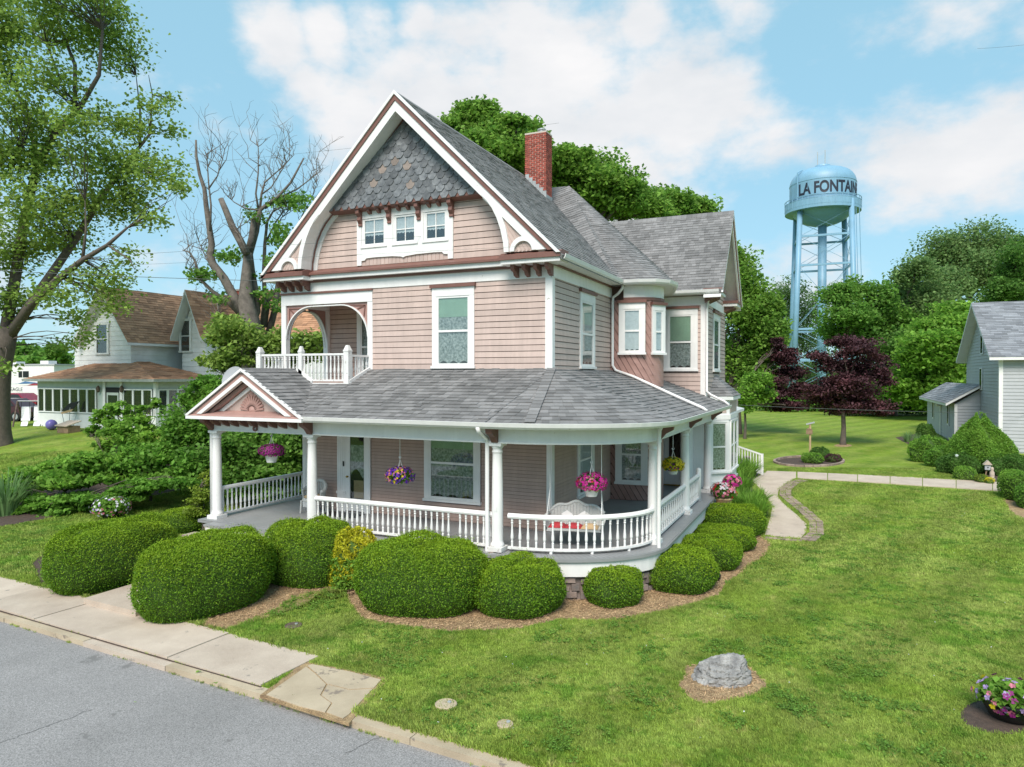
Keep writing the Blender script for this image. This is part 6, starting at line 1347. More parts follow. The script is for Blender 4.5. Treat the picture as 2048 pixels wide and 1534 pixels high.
shrub_px('boundary_shrub', 'broad green shrub in the middle of the left planting bed', 300, 26.5, [(300, 900, 55, 25), (340, 910, 45, 25), (290, 935, 60, 25), (340, 945, 55, 25), (240, 930, 50, 25), (380, 930, 40, 30), (310, 965, 60, 18)], LF_SHRUB, .18, 7500, flat=.7)
shrub_px('boundary_shrub', 'yellow-green shrub at the left end of the planting bed', 130, 26, [(60, 950, 45, 18), (110, 935, 40, 22), (160, 925, 50, 25), (100, 965, 50, 20), (170, 960, 55, 22), (40, 970, 40, 18), (200, 945, 40, 20)], LF_LILY, .18, 7500, flat=.7)
shrub_px('low_shrub', 'low leafy plants along the front edge of the left planting bed', 150, 24.8, [(70, 1000, 25, 12), (110, 1005, 40, 14), (160, 995, 40, 15), (210, 990, 40, 15), (260, 985, 35, 14), (130, 1020, 25, 8), (90, 1025, 30, 8), (60, 1020, 25, 10), (180, 1010, 30, 10), (310, 970, 35, 12), (350, 965, 35, 12), (20, 985, 35, 14)], LF_SHRUB, .16, 9000, flat=.7, dj=.25)
shrub_px('rose_shrub', 'thin yellowish shrub left of the first porch column', 405, 22.3, [(405, 985, 22, 20), (395, 1010, 25, 15), (412, 960, 14, 16), (400, 1022, 25, 8)], LF_YEL, .09, 1500, dj=.2)
def blades(name, label, px, D, n, ln, m, cat='plant', w=.022, group=None):
    b = ground(*px) if D is None else at(*px, D); z0 = g(b[0], b[1]); T = thing(name, (b[0], b[1], z0), label, cat, group); V = []; f = []
    for i in range(n):
        a = rng.uniform(0, 2*pi); r0 = rng.uniform(0, .22)*ln; L_ = ln*rng.uniform(.6, 1.1); out_ = rng.uniform(.15, .75)*L_; dx, dy = cos(a), sin(a); x, y = b[0]+dx*r0, b[1]+dy*r0; k = len(V)
        for t_ in (0, .35, .7, 1):
            h_ = z0+L_*(t_*1.0-.38*(out_/L_)*t_*t_*1.5); o_ = out_*t_**1.6; ww = w*(1-.85*t_); V += [(x+dx*o_-dy*ww, y+dy*o_+dx*ww, h_), (x+dx*o_+dy*ww, y+dy*o_-dx*ww, h_)]
        f += [(k+2*q, k+2*q+1, k+2*q+3, k+2*q+2) for q in range(3)]
    MB().add(V, f).build('leaf_blades', m, T); return T
blades('iris_clump', 'clump of tall sword-shaped iris leaves at the left edge of the lawn', (12, 1030), None, 320, 1.7, LF_IRIS, w=.035)
for i, (u, v, ln) in enumerate([(1500, 1030, .95), (1480, 1022, .9), (1515, 1018, .9), (1465, 1005, 1.0), (1485, 990, 1.1), (1460, 975, 1.2), (1480, 965, 1.2), (1500, 955, 1.0), (1470, 950, 1.1), (1450, 990, 1.0), (1520, 1036, .8)]):
    blades('daylily_clump', ['arching daylily clump nearest the garden walk bend', 'daylily clump behind the rearmost yew bush', 'daylily clump touching the garden walk', 'daylily clump beside the flower planter', 'tall daylily clump in the middle of the side bed', 'daylily clump under the box bay window', 'daylily clump in front of the black milk can', 'daylily clump at the foot of the white stair rail', 'daylily clump against the box bay wall', 'daylily clump at the porch side of the bed', 'smallest daylily clump at the brick edge of the walk'][i], (u, v), None, 300, ln, LF_LILY, group='daylilies beside the garden walk', w=.03)
LF_BACK = leafmat('fresh_green_leaf', (.27, .44, .075), (.16, .31, .05), isl=.4)
# trees behind the pink house
def bigtree(label, ub, D, lst, leafm, n, leaf=.34, name='shade_tree', dj=2.5, group='trees behind the house', tr=.35, uf=None, vf_=None, **k):
    b = at(ub, 800, D); b = np.array([b[0], b[1], g(b[0], b[1])]); v0 = max(c[1]+c[3]*.2 for c in lst)
    return tree(name, label, b, tr, at(uf or ub, vf_ or v0, D), pxc(lst, D, dj), leafm, leaf, n, group=group, **k)
bigtree('rounded maple crown showing left of the brick chimney', 985, 42, [(955, 235, 45, 32), (1005, 262, 45, 36), (920, 258, 32, 24), (980, 300, 60, 40), (1040, 320, 50, 45), (1052, 268, 34, 28), (895, 248, 20, 16), (1000, 350, 70, 50), (975, 222, 20, 16), (1030, 245, 22, 18), (1075, 300, 30, 40)], LF_BACK, 30000, leaf=.27)
bigtree('maple crown showing right of the brick chimney above the wing roof', 1190, 44, [(1145, 325, 38, 32), (1195, 335, 45, 30), (1240, 368, 42, 32), (1170, 375, 55, 36), (1128, 306, 24, 18), (1262, 398, 36, 26), (1215, 405, 60, 30), (1110, 350, 40, 50), (1220, 345, 24, 18), (1275, 380, 20, 16), (1290, 415, 40, 24)], LF_BACK, 30000, leaf=.27)
bigtree('smaller tree crown above the ridge of the wing roof', 1370, 52, [(1320, 410, 40, 28), (1360, 400, 35, 25), (1390, 415, 35, 22), (1350, 440, 60, 25), (1410, 425, 25, 15), (1300, 430, 40, 25)], LF_BACK, 17000, leaf=.28)
bigtree('leafy light green tree standing right behind the pink house', 1462, 57, [(1490, 560, 35, 50), (1515, 610, 40, 45), (1480, 640, 50, 50), (1525, 660, 40, 45), (1500, 700, 50, 45), (1540, 620, 25, 30), (1470, 520, 25, 35), (1540, 690, 28, 30), (1470, 730, 50, 50), (1515, 740, 35, 40), (1500, 790, 30, 30), (1545, 650, 25, 30)], LF_BACK, 34000, leaf=.30, dj=1.5)
bigtree('green sapling in front of the left purple maple', 1490, 50, [(1505, 770, 28, 22), (1525, 790, 22, 18), (1490, 800, 25, 20), (1535, 765, 14, 14)], LF_LILY, 3500, leaf=.22, dj=.6, tr=.1)
# purple maples on the back lawn
def px_ground_tree(name, label, ub, vb, tr, vf_, lst, leafm, leaf, n, **k):
    b = ground(ub, vb); D = float((b-CAM)@FWD); return tree(name, label, b, tr, at(ub, vf_, D), pxc(lst, D, 1.2), leafm, leaf, n, **k)
px_ground_tree('purple_maple', 'dark purple maple standing alone on the back lawn before the water tower', 1686, 890, .17, 790, [(1690, 690, 36, 20), (1728, 700, 36, 20), (1655, 720, 36, 22), (1698, 740, 49, 25), (1750, 730, 31, 22), (1664, 770, 45, 22), (1716, 790, 45, 25), (1647, 800, 31, 20), (1690, 810, 49, 22), (1741, 815, 36, 18), (1759, 760, 27, 18), (1767, 825, 16, 8), (1630, 785, 19, 14), (1698, 770, 45, 25)], LF_PURP, .18, 24000, flat=.6, group='purple maples on the back lawn')
px_ground_tree('purple_maple', 'dark purple maple partly hidden behind the box bay and stairs', 1476, 868, .28, 800, [(1565, 715, 25, 20), (1585, 745, 28, 18), (1555, 780, 35, 20), (1600, 780, 25, 16), (1570, 810, 35, 14), (1555, 690, 15, 14), (1590, 815, 18, 9)], LF_PURP, .20, 15000, flat=.6, group='purple maples on the back lawn')
# tree line at the end of the lawn
TL = [(1585, 140, LF_GREY, [(1560, 600, 30, 30), (1590, 580, 25, 25), (1610, 620, 35, 30), (1570, 650, 40, 40), (1610, 680, 40, 40), (1620, 740, 50, 40), (1650, 600, 25, 25), (1590, 780, 60, 35)], 'grey-green tree at the far end behind the legs of the water tower'),
      (1690, 84, LF_GREEN, [(1680, 590, 30, 22), (1720, 580, 30, 25), (1690, 630, 40, 28), (1740, 625, 35, 30), (1760, 590, 28, 25), (1720, 670, 50, 30), (1780, 650, 40, 35), (1800, 700, 40, 40), (1660, 660, 25, 20)], 'bright green tree at the far end just right of the water tower'),
      (1835, 86, LF_GREY, [(1830, 545, 35, 28), (1850, 580, 45, 35), (1800, 590, 35, 30), (1880, 600, 40, 35), (1840, 640, 50, 35), (1900, 570, 30, 28)], 'rounded grey-green tree in the middle of the far tree line'),
      (1940, 100, LF_GREY, [(1900, 485, 40, 25), (1950, 480, 45, 28), (1990, 500, 40, 28), (1930, 520, 55, 28), (1980, 540, 55, 30), (2020, 490, 30, 25), (1880, 520, 30, 25), (2010, 560, 40, 30), (1920, 560, 50, 30)], 'tallest tree of the far tree line, behind the grey house'),
      (2035, 90, LF_DEEP, [(2030, 530, 35, 40), (2050, 580, 40, 40), (2010, 580, 30, 25), (2070, 530, 40, 50), (2000, 610, 40, 25)], 'dark tree cut by the right edge above the grey house roof'),
      (1870, 70, LF_LILY, [(1900, 625, 30, 18), (1870, 650, 40, 20), (1920, 650, 30, 20), (1850, 680, 45, 22), (1900, 690, 45, 22), (1830, 720, 45, 25), (1880, 740, 50, 28), (1860, 780, 55, 28), (1920, 720, 25, 28), (1800, 770, 35, 28), (1910, 780, 30, 25)], 'layered lime-green maple beside the grey house annex'),
      (1790, 78, LF_DEEP, [(1780, 700, 45, 35), (1800, 760, 50, 35), (1760, 790, 50, 25), (1820, 800, 55, 22), (1720, 800, 50, 22), (1850, 805, 40, 20)], 'dark undergrowth trees behind the purple maple'),
      (1640, 92, LF_GREEN, [(1650, 800, 40, 22), (1600, 808, 50, 16), (1680, 805, 45, 18), (1560, 805, 50, 20)], 'low green trees at the foot of the water tower')]
for ub, D, lm, lst, lb in TL: bigtree(lb, ub, D, [(c[0], c[1], c[2]*1.12, c[3]*1.12) for c in lst], lm, int(sum(c[2]*c[3] for c in lst)*2.1)+3500, leaf=.40, dj=3, group='trees along the far end of the lawn', tr=.3)
# distant trees on the left
for ub, lst, lb in ((60, [(40, 700, 22, 14), (70, 705, 25, 14), (100, 712, 22, 12), (60, 722, 50, 10)], 'distant green trees beyond the camper on the left'), (115, [(112, 700, 14, 14), (118, 716, 16, 10)], 'small distant tree just left of the white house')):
    b = at(ub, 740, 120); tree('distant_tree', lb, (b[0], b[1], 2), .3, at(ub, 725, 120), pxc(lst, 120, 3), LF_GREEN, .8, 2600, group='distant trees on the left')
for i, (u, D) in enumerate([(-120, 130), (650, 140), (820, 140), (1450, 150), (1250, 140), (2150, 110), (2260, 110)]):
    b = at(u, 740, D); R_ = 130; tree('distant_tree', ['distant tree beyond the left edge', 'distant tree hidden left of the house', 'distant tree hidden behind the house', 'distant tree behind the light green tree', 'distant tree hidden behind the wing', 'distant tree beyond the right edge', 'farthest tree beyond the right edge'][i], (b[0], b[1], 0), .4, (b[0], b[1], 5), [((b[0]+dx, b[1]+dy, 6+dz), (3.2, 3.2, 2.6)) for dx, dy, dz in ((-2, 0, 0), (2, 0, 0), (0, 2, 1.5), (0, -2, 2), (0, 0, 4))], LF_GREEN, .8, 2500, group='distant trees')
# a far-off wood closing the horizon
WP = []
for k in range(120):
    a = YAW+1.25-2.5*k/119; d = random.uniform(165, 215); x, y = CAM[0]-sin(a)*d, CAM[1]+cos(a)*d; h = random.uniform(5, 9)
    for q in range(3): c = np.array([x+random.uniform(-4, 4), y+random.uniform(-4, 4), g(x, y)+h*random.uniform(.3, .75)]); WP.append(c+np.clip(rng.normal(size=(130, 3)), -1.8, 1.8)*np.array([2.6, 2.6, h*.24]))
V, Q = leaf_quads(np.concatenate(WP), 1.1, up=.4, aspect=.75); tag(np_mesh('distant_wood', V, Q, LF_GREEN), 'far-off band of green woods along the horizon', 'woods', kind='stuff')
# shrubs by the grey house
def mound(name, label, px, r, h, leafm, dens=420, size=.11, pw=(.6, .8), ratio=1, group='shrubs beside the grey house', rough=.06, cat='shrub', D=None): p = ground(*px); return bush((p[0], p[1]+r*.8), r, h, ratio, 0, label, name, leafm, dens, size, group, pw, cat, rough=rough)
mound('cone_shrub', 'large cone-shaped evergreen in front of the grey house corner', (1966, 948), 1.5, 2.5, LF_LILY, 1000, .11, (1.7, 1.0), rough=.07)
mound('yew_shrub', 'spreading dark evergreen at the foot of the cone-shaped one', (1925, 952), .85, .8, LF_DEEP, 500, .12, rough=.09)
mound('round_shrub', 'light green shrub below the annex windows', (1862, 926), 1.0, 1.15, LF_LILY, 420, .12, rough=.09); mound('round_shrub', 'dark green shrub between the annex and the cone-shaped evergreen', (1890, 936), .8, .85, LF_SHRUB, 420, .12, rough=.08)
mound('round_shrub', 'spreading evergreen right of the cone-shaped one', (2025, 955), 1.2, .8, LF_DEEP, 420, .12, rough=.08); mound('round_shrub', 'small bright shrub at the bed edge by the walk', (1933, 962), .45, .5, LF_LILY, 500, .09); mound('round_shrub', 'tiny lime shrub by the garden ornament', (1965, 967), .25, .28, LF_YEL, 700, .07)
mound('round_shrub', 'tiny yellow plant at the walk edge', (1980, 969), .2, .2, LF_GOLD, 700, .06); mound('round_shrub', 'narrow dark shrub at the annex corner', (1853, 885), .6, 1.1, LF_DEEP, 400, .12)
for i, (u, v) in enumerate([(1815, 884), (1835, 890), (1850, 896)]): blades('daylily_clump', ['strap-leaved clump at the left tip of the grey house bed', 'middle strap-leaved clump of the grey house bed', 'strap-leaved clump next to the light green shrub'][i], (u, v), None, 110, .9, LF_IRIS, group='strap-leaved plants by the grey house')
mound('round_shrub', 'bright green mound in the small flower bed', (1625, 928), .55, .45, LF_LILY, 500, .09, group='plants in the small flower bed'); mound('round_shrub', 'dark green plant behind the post in the small flower bed', (1640, 922), .5, .6, LF_DEEP, 500, .1, group='plants in the small flower bed'); mound('round_shrub', 'dark red plant in the small flower bed', (1666, 926), .42, .35, LF_PURP, 500, .09, group='plants in the small flower bed')
# ================================================================== water tower
TD = 120.; tcx = at(1645, 400, TD); tb = np.array([tcx[0], tcx[1], -.5]); k_ = TD/F
TW = thing('water_tower', tb, 'pale blue water tower on tall legs lettered LA FONTAINE', 'water tower')
zv = lambda v: at(1645, v, TD)[2]
R_ = 61.5*k_
prof = [(.02, zv(452))]+[(R_*sin(a), zv(408)-(zv(408)-zv(453))*cos(a)) for a in np.linspace(.15, pi/2, 9)]+[(R_, zv(372))]+[(R_*cos(a)**.55 if a < 1.5 else .6, zv(372)+(zv(339)-zv(372))*sin(a)) for a in np.linspace(.1, 1.56, 12)]
MB().lathe([(r, z-tb[2]) for r, z in prof], tuple(tb), 64).build('tank', TOWER, TW, smooth=True)
MB().lathe([(R_*.98, zv(427)-tb[2]), (70*k_, zv(427)-tb[2]), (70*k_, zv(421)-tb[2]), (R_*.98, zv(421)-tb[2])], tuple(tb), 64).build('walkway', TOWER, TW)
for zq in (371, 402): MB().lathe([(R_+.005, zv(zq)-tb[2]-.05), (R_+.045, zv(zq)-tb[2]-.03), (R_+.045, zv(zq)-tb[2]+.03), (R_+.005, zv(zq)-tb[2]+.05)], tuple(tb), 64).build('weld_seam', TOWER, TW)
for i in range(10): a = 2*pi*i/10+.2; MB().box(-.03, .03, R_-.02, R_+.03, zv(408), zv(373)).build('weld_seam', TOWER, TW).matrix_local = Matrix.Rotation(a, 4, 'Z')@Matrix.Translation(Vector((tb[0], tb[1], 0)))
hr = MB()
for z in (zv(403), zv(409)): hr.tube([(tb[0]+70*k_*cos(a), tb[1]+70*k_*sin(a), z) for a in np.linspace(0, 2*pi, 49)], .06, 5)
hr.build('handrail', TOWER, TW)
for i in range(36): a = 2*pi*i/36; MB().tube([(tb[0]+70*k_*cos(a), tb[1]+70*k_*sin(a), zv(422)), (tb[0]+70*k_*cos(a), tb[1]+70*k_*sin(a), zv(403))], .05, 5).build('rail_post', TOWER, TW)
MB().lathe([(70*k_+.02, zv(421)-tb[2]), (70*k_+.02, zv(409)-tb[2]), (70*k_-.02, zv(409)-tb[2]), (70*k_-.02, zv(421)-tb[2])], tuple(tb), 64).build('toe_screen', TOWER, TW)
MB().lathe([(1.0, 0), (1.0, .5), (1.3, .5), (1.2, .8), (.1, .9)], (tb[0], tb[1], zv(341)), 20).build('vent', TOWER, TW)
MB().tube([(tb[0], tb[1], tb[2]), (tb[0], tb[1], zv(445))], .70, 20).build('riser', TOWER, TW, smooth=True)
fy = np.array([tb[0]-CAM[0], tb[1]-CAM[1], 0.]); fy /= np.linalg.norm(fy); rx = np.array([fy[1], -fy[0], 0])
legs = []
for sx in (-1, 1):
    for sy in (-1, 1):
        # legs splay outwards towards the ground
        lx = sx*45*k_; ly = sy*45*k_*.95
        tpz = zv(412); topp = tb+rx*(lx+sy*1.1*sx*0)+fy*ly; topp = topp+rx*(-.45*sy); topp[2] = tpz; ft = tb+rx*(lx*1.25-.45*sy)+fy*ly*1.25; ft[2] = tb[2]
        legs.append((topp, ft)); MB().tube([topp, ft], .44, 14).build('leg', TOWER, TW, smooth=True)
def onleg(i, z): a, b = legs[i]; t_ = (a[2]-z)/(a[2]-b[2]); return a+(b-a)*t_
lv = [zv(478), zv(535), zv(660), zv(720), zv(780)]
for z in lv:
    for i, j in ((0, 2), (1, 3), (0, 1), (2, 3)): MB().beam(onleg(i, z), onleg(j, z), .28, .34).build('strut', TOWER, TW)
for z0, z1 in zip([zv(430)]+lv[:-1], lv):
    for i, j in ((0, 2), (1, 3), (0, 1), (2, 3)):
        MB().tube([onleg(i, z0), onleg(j, z1)], .04, 5).build('tie_rod', TOWER, TW); MB().tube([onleg(j, z0), onleg(i, z1)], .04, 5).build('tie_rod', TOWER, TW)
for uu in (1635, 1650): p = at(uu, 338, TD); MB().tube([p, (p[0], p[1], zv(304 if uu == 1635 else 300))], .07, 5).build('antenna', FLASH, TW)
ld = MB()
for s_ in (-.25, .25): ld.tube([onleg(2, zv(430))+rx*(.9+s_), onleg(2, zv(700))+rx*(.9+s_)], .05, 4)
ld.build('ladder', TOWER, TW)
lp_ = MB(); lp_.tube([tb*0+np.array([*(tb[:2]+rx[:2]*(-45*k_)-fy[:2]*43.5*k_), z]) for z in (zv(425), zv(372), zv(352))]+[np.array([*(tb[:2]+rx[:2]*(-37*k_)-fy[:2]*34*k_), zv(345)])], .12, 6); lp_.build('tank_ladder', TOWER, TW)
tm = text_mesh('LA FONTAINE', 21.5*k_/.72, .05, offset=.08); tm.materials.append(INK)
xs = np.array([v.co[:] for v in tm.vertices]); x0, x1 = xs[:, 0].min(), xs[:, 0].max()
a0, a1 = math.asin(-42/61.5), radians(84)      # starts left of centre and runs round the right side
for v in tm.vertices:
    a = a0+(v.co.x-x0)/(x1-x0)*(a1-a0); rr = R_+.02+v.co.z*.3; p = tb+rx*rr*sin(a)-fy*rr*cos(a); v.co = (p[0]-tb[0], p[1]-tb[1], zv(398)+v.co.y*1.02-tb[2])
tm.update(); add_mesh('lettering', tm, None, TW)

# ================================================================== grey house on the right
def gable_house_walls(T, mb, m): return mb.build('wall', m, T)
n0 = onz(1998, 905, -.47); HX, HY = n0[0], n0[1]
f1 = onx(1933, 800, HX); HY2 = f1[1]; HM = (HY+HY2)/2; eav = onx(1998, 708, HX)[2]; pk = onx(1952, 600, HX-.5)[2]-.1
GH = thing('grey_house', (HX, HY, -.47), 'grey sided house with steep grey roof at the right edge', 'house')
XR = HX+11
MB().prism([(HX, HY, -.6), (HX, HY2, -.6), (HX, HY2, eav), (HX, HM, pk-.3), (HX, HY, eav)], (11, 0, 0)).build('wall', GREYW, GH)
def lap(o, u, n, prof, z0, z1, e, T, m):
    mb = MB(); o = np.array(o, float); U = np.array([*u, 0.]); Nn = np.array([*n, 0.]); z = z0
    while z < z1-.02:
        a0_, a1_ = prof(z+e/2); P = []
        if a1_-a0_ > .1:
            for a in (a0_, a1_):
                for d, zz_ in ((0, z), (.035, z+.01), (.008, z+e), (0, z+e)): P.append(o+U*a+Nn*d+np.array([0, 0, zz_]))
            mb.add(P, [(0, 1, 2, 3), (7, 6, 5, 4), (0, 4, 5, 1), (1, 5, 6, 2), (2, 6, 7, 3)])
        z += e
    mb.build('siding', m, T, kind='stuff')
hl = HY2-HY
lap((HX, HY, 0), (0, 1), (-1, 0), lambda z: (.05, hl-.05) if z < eav else (.05+(z-eav)/(pk-.3-eav)*hl/2, hl-.05-(z-eav)/(pk-.3-eav)*hl/2), -.4, pk-.5, .205, GH, GREYW)
lap((HX, HY, 0), (1, 0), (0, -1), lambda z: (.05, 10.9), -.4, eav, .205, GH, GREYW)
MB().box(HX-.04, HX+.16, HY-.05, HY+.16, -.5, eav).build('corner_board', W, GH)
kk = (pk-eav)/(hl/2); ov = .55; ye0, ye1 = HY-ov, HY2+ov; zeo = eav-ov*kk*.6
for ye in (ye0, ye1): MB().prism([(HX-.6, HM, pk), (XR, HM, pk), (XR, ye, zeo), (HX-.6, ye, zeo)][::(1 if ye == ye0 else -1)], (0, 0, -.16)).build('roof_slab', W, GH)
Lr = sqrt((HM-ye0)**2+(pk-zeo)**2); shingles((HX-.6, ye0, zeo+.01), (1, 0, 0), (0, HM-ye0, pk-zeo), [(0, 0), (11.4, 0), (11.4, Lr), (0, Lr)], e=.22, wmin=.3, wmax=.7, parent=GH, seed=41, th=.02, m=mat('light_grey_shingle', (.265, .27, .29), .9, .1, 1, col2=(.19, .195, .215), island=.28, fine=.2))
for zc, w_, h_ in ((.5, .5, 1.1), (.0, .5, 1.1)):
    pass
for (u, v0, v1) in ((1966, 671, 706), (1964, 738, 777)):
    p = onx(u, (v0+v1)/2, HX); z0, z1 = onx(u, v1, HX)[2], onx(u, v0, HX)[2]; fr_ = MB().box(HX-.09, HX-.04, p[1]-.42, p[1]+.42, z0-.08, z1+.08).build('window', W, GH); MB().box(HX-.1, HX-.091, p[1]-.28, p[1]+.28, z0, z1).build('pane', GLASSD, fr_); MB().box(HX-.0905, HX-.09, p[1]-.28, p[1]+.28, z0, z1).build('backing', DARK, fr_)
# annex: low wing behind, roof sloping towards the left
ax = onx(1905, 880, HX-2.2); AY = ax[1]; AX0, AX1 = HX-2.6, HX
pA = ground(1910, 886); AX0, AYf = pA[0], pA[1]; AYb = onx(1855, 830, AX0)[1]; az = onx(1910, 808, AX0)[2]; AL = AYb-AYf
MB().prism([(AX0, AYf, -.6), (AX1+.01, AYf, -.6), (AX1+.01, AYf, az+1.0), (AX0, AYf, az)], (0, AL, 0)).build('annex_wall', GREYW, GH)
lap((AX0, AYf, 0), (0, 1), (-1, 0), lambda z: (.02, AL-.02), -.4, az, .2, GH, GREYW); lap((AX0, AYf, 0), (1, 0), (0, -1), lambda z: (.02, AX1-AX0), -.4, az, .2, GH, GREYW)
MB().prism([(AX0-.6, AYf-.4, az-.12), (AX1, AYf-.4, az+1.15), (AX1, AYb+.3, az+1.15), (AX0-.6, AYb+.3, az-.12)], (0, 0, .16)).build('annex_roof', W, GH)
La = sqrt((AX1-AX0+.6)**2+1.27**2); shingles((AX0-.62, AYf-.42, az+.05), (0, 1, 0), (AX1-AX0+.6, 0, 1.27), [(0, 0), (AL+.7, 0), (AL+.7, La), (0, La)], e=.22, wmin=.3, wmax=.7, parent=GH, seed=42, th=.02, m=MATS['light_grey_shingle'])
MB().box(AX0-.05, AX0+.12, AYf-.05, AYf+.12, -.5, az).build('corner_board', W, GH)
for q in (AL*.16, AL*.70): fr_ = MB().box(AX0-.08, AX0-.035, AYf+q, AYf+q+.75, .55, 2.15).build('window', W, GH); MB().box(AX0-.085, AX0-.081, AYf+q+.13, AYf+q+.62, .68, 2.02).build('pane', GLASSD, fr_); MB().box(AX0-.0805, AX0-.08, AYf+q+.13, AYf+q+.62, .68, 2.02).build('backing', DARK, fr_)
MB().box(AX0-.10, AX0-.03, AYf+AL*.42, AYf+AL*.42+.3, -.4, 2.2).build('porch_post', W, GH); MB().lathe([(.1, 0), (.16, .08), (.14, .3), (.05, .42)], (AX0-.25, AYf+AL*.42, 1.75), 10).build('lantern', W, GH)

# ================================================================== white house on the left
c0 = ground(312, 866); PX1, PY0 = c0[0], c0[1]; gz = g(PX1, PY0)
PX0 = ony(75, 860, PY0)[0]
WHs = thing('white_farmhouse', (PX1, PY0, gz), 'old white house with brown shingle roofs and a glassed-in porch on the left', 'house')
pe = 2.95; ZPE = gz+pe     # porch eave
PYs = onx(412, 760, PX1)[1]
AY0 = PY0+2.6; AXl, AXr = ony(150, 700, AY0)[0], ony(262, 700, AY0)[0]; AXm = ony(200, 573, AY0-.5)[0]; AZp = ony(200, 573, AY0-.5)[2]; AZe = ony(262, 678, AY0)[2]
BY0 = onx(338, 690, AXr)[1]; BXl, BXr = AXr, ony(455, 690, BY0)[0]; 
bpk = ony(372, 580, BY0-.6); BXm, BZp = bpk[0], bpk[2]; BXr = ony(412, 700, BY0)[0]; BXl = 2*BXm-BXr; BZe = ony(405, 672, BY0-.4)[2]
wc = MB(); wc.prism([(AXl, AY0, gz-.3), (AXr, AY0, gz-.3), (AXr, AY0, AZe+.1), (AXm, AY0, AZp-.4), (AXl, AY0, AZe+.1)], (0, 12, 0)); wc.build('wall', WHITEW, WHs)
MB().prism([(BXl, BY0, gz-.3), (BXr, BY0, gz-.3), (BXr, BY0, BZe+.2), (BXm, BY0, BZp-.4), (BXl, BY0, BZe+.2)], (0, 9, 0)).build('wall', WHITEW, WHs)
MB().box(BXl, BXr+9, BY0+1.0, BY0+9, gz-.3, BZe-.2).build('wall', WHITEW, WHs)
def boards(o, u, n, prof, z0, z1, e):
    o = np.array(o, float); U = np.array([*u, 0.]); Nn = np.array([*n, 0.]); z = z0
    while z < z1-.03:
        a0_, a1_ = prof(z+e/2)
        if a1_-a0_ > .15:
            P = []
            for a in (a0_, a1_):
                for d, zz_ in ((0, z), (.03, z+.012), (.01, z+e), (0, z+e)): P.append(o+U*a+Nn*d+np.array([0, 0, zz_]))
            MB().add(P, [(0, 1, 2, 3), (7, 6, 5, 4), (0, 4, 5, 1), (1, 5, 6, 2), (2, 6, 7, 3)]).build('clapboard', WHITEW, WHs)
        z += e
tri = lambda l, r, m_, ze, zp: (lambda z: (l, r) if z < ze else (l+(m_-l)*(z-ze)/(zp-ze), r+(m_-r)*(z-ze)/(zp-ze)))
boards((0, AY0, 0), (1, 0), (0, -1), tri(AXl, AXr, AXm, AZe, AZp-.4), ZPE+.6, AZp-.6, .3); boards((0, BY0, 0), (1, 0), (0, -1), tri(BXl, BXr, BXm, BZe, BZp-.4), ZPE-.4, BZp-.6, .3); boards((AXr, 0, 0), (0, 1), (1, 0), lambda z: (AY0, BY0), ZPE+.6, AZe, .3)
def groof(xm, zp, xl, xr, ze, y0, y1, T, seeds, m=SHINB):
    for xe, sd_ in ((xr, 1), (xl, -1)):
        MB().prism([(xm, y0, zp), (xe, y0, ze), (xe, y1, ze), (xm, y1, zp)][::sd_], (0, 0, -.15)).build('roof_slab', WHITEW, T)
        L_ = sqrt((xe-xm)**2+(zp-ze)**2); shingles((xe, y0, ze+.01), (0, 1, 0), (xm-xe, 0, zp-ze), [(0, 0), (y1-y0, 0), (y1-y0, L_), (0, L_)], e=.2, wmin=.25, wmax=.6, parent=T, m=m, seed=seeds+sd_, th=.02)
groof(AXm, AZp, 2*AXm-(AXr+.5), AXr+.5, AZe-.25, AY0-.6, BY0+6, WHs, 51); groof(BXm, BZp, 2*BXm-(BXr+.3), BXr+.3, BZe-.1, BY0-.7, BY0+8, WHs, 55)
# long roof to the right of the second gable
rz = at(470, 600, float((np.array([BXm, BY0, 0])-CAM)@FWD)+4)[2]
shingles((BXm, BY0+.8, BZe-.1), (1, 0, 0), (0, 3.2, BZp-BZe), [(0, 0), (11, 0), (11, 5.2), (0, 5.2)], e=.2, wmin=.25, wmax=.6, parent=WHs, m=SHINB, seed=58, th=.02); MB().prism([(BXm, BY0+.8, BZe-.13), (BXm+11, BY0+.8, BZe-.13), (BXm+11, BY0+4.2, BZp-.05), (BXm, BY0+4.2, BZp-.05)], (0, 0, -.1)).build('roof_slab', WHITEW, WHs)
cm_ = MB().box(BXm+.3, BXm+1.0, BY0+3.2, BY0+3.9, BZp-.6, BZp+.35).build('chimney', BRICK, WHs); MB().box(BXm+.25, BXm+1.05, BY0+3.15, BY0+3.95, BZp+.35, BZp+.45).build('cap', MORTAR, cm_)
def wsimple(T, o, u, n, a0_, a1_, z0, z1, cw=.16, m=WHITEW):
    c = MB(); c.fbox(o, u, n, a0_, a0_+cw, .0, .12, z0, z1); c.fbox(o, u, n, a1_-cw, a1_, 0, .12, z0, z1); c.fbox(o, u, n, a0_-.06, a1_+.06, 0, .11, z1, z1+.16); c.fbox(o, u, n, a0_-.05, a1_+.05, 0, .12, z0-.1, z0); wn = c.build('window', m, T)
    MB().fbox(o, u, n, a0_+cw, a1_-cw, .036, .042, z0, z1).build('backing', DARK, wn); MB().fbox(o, u, n, a0_+cw, a1_-cw, .065, .07, z0, z1).build('pane', GLASS, wn); MB().fbox(o, u, n, a0_+cw, a1_-cw, .05, .085, (z0+z1)/2-.03, (z0+z1)/2+.03).build('sash', m, wn)
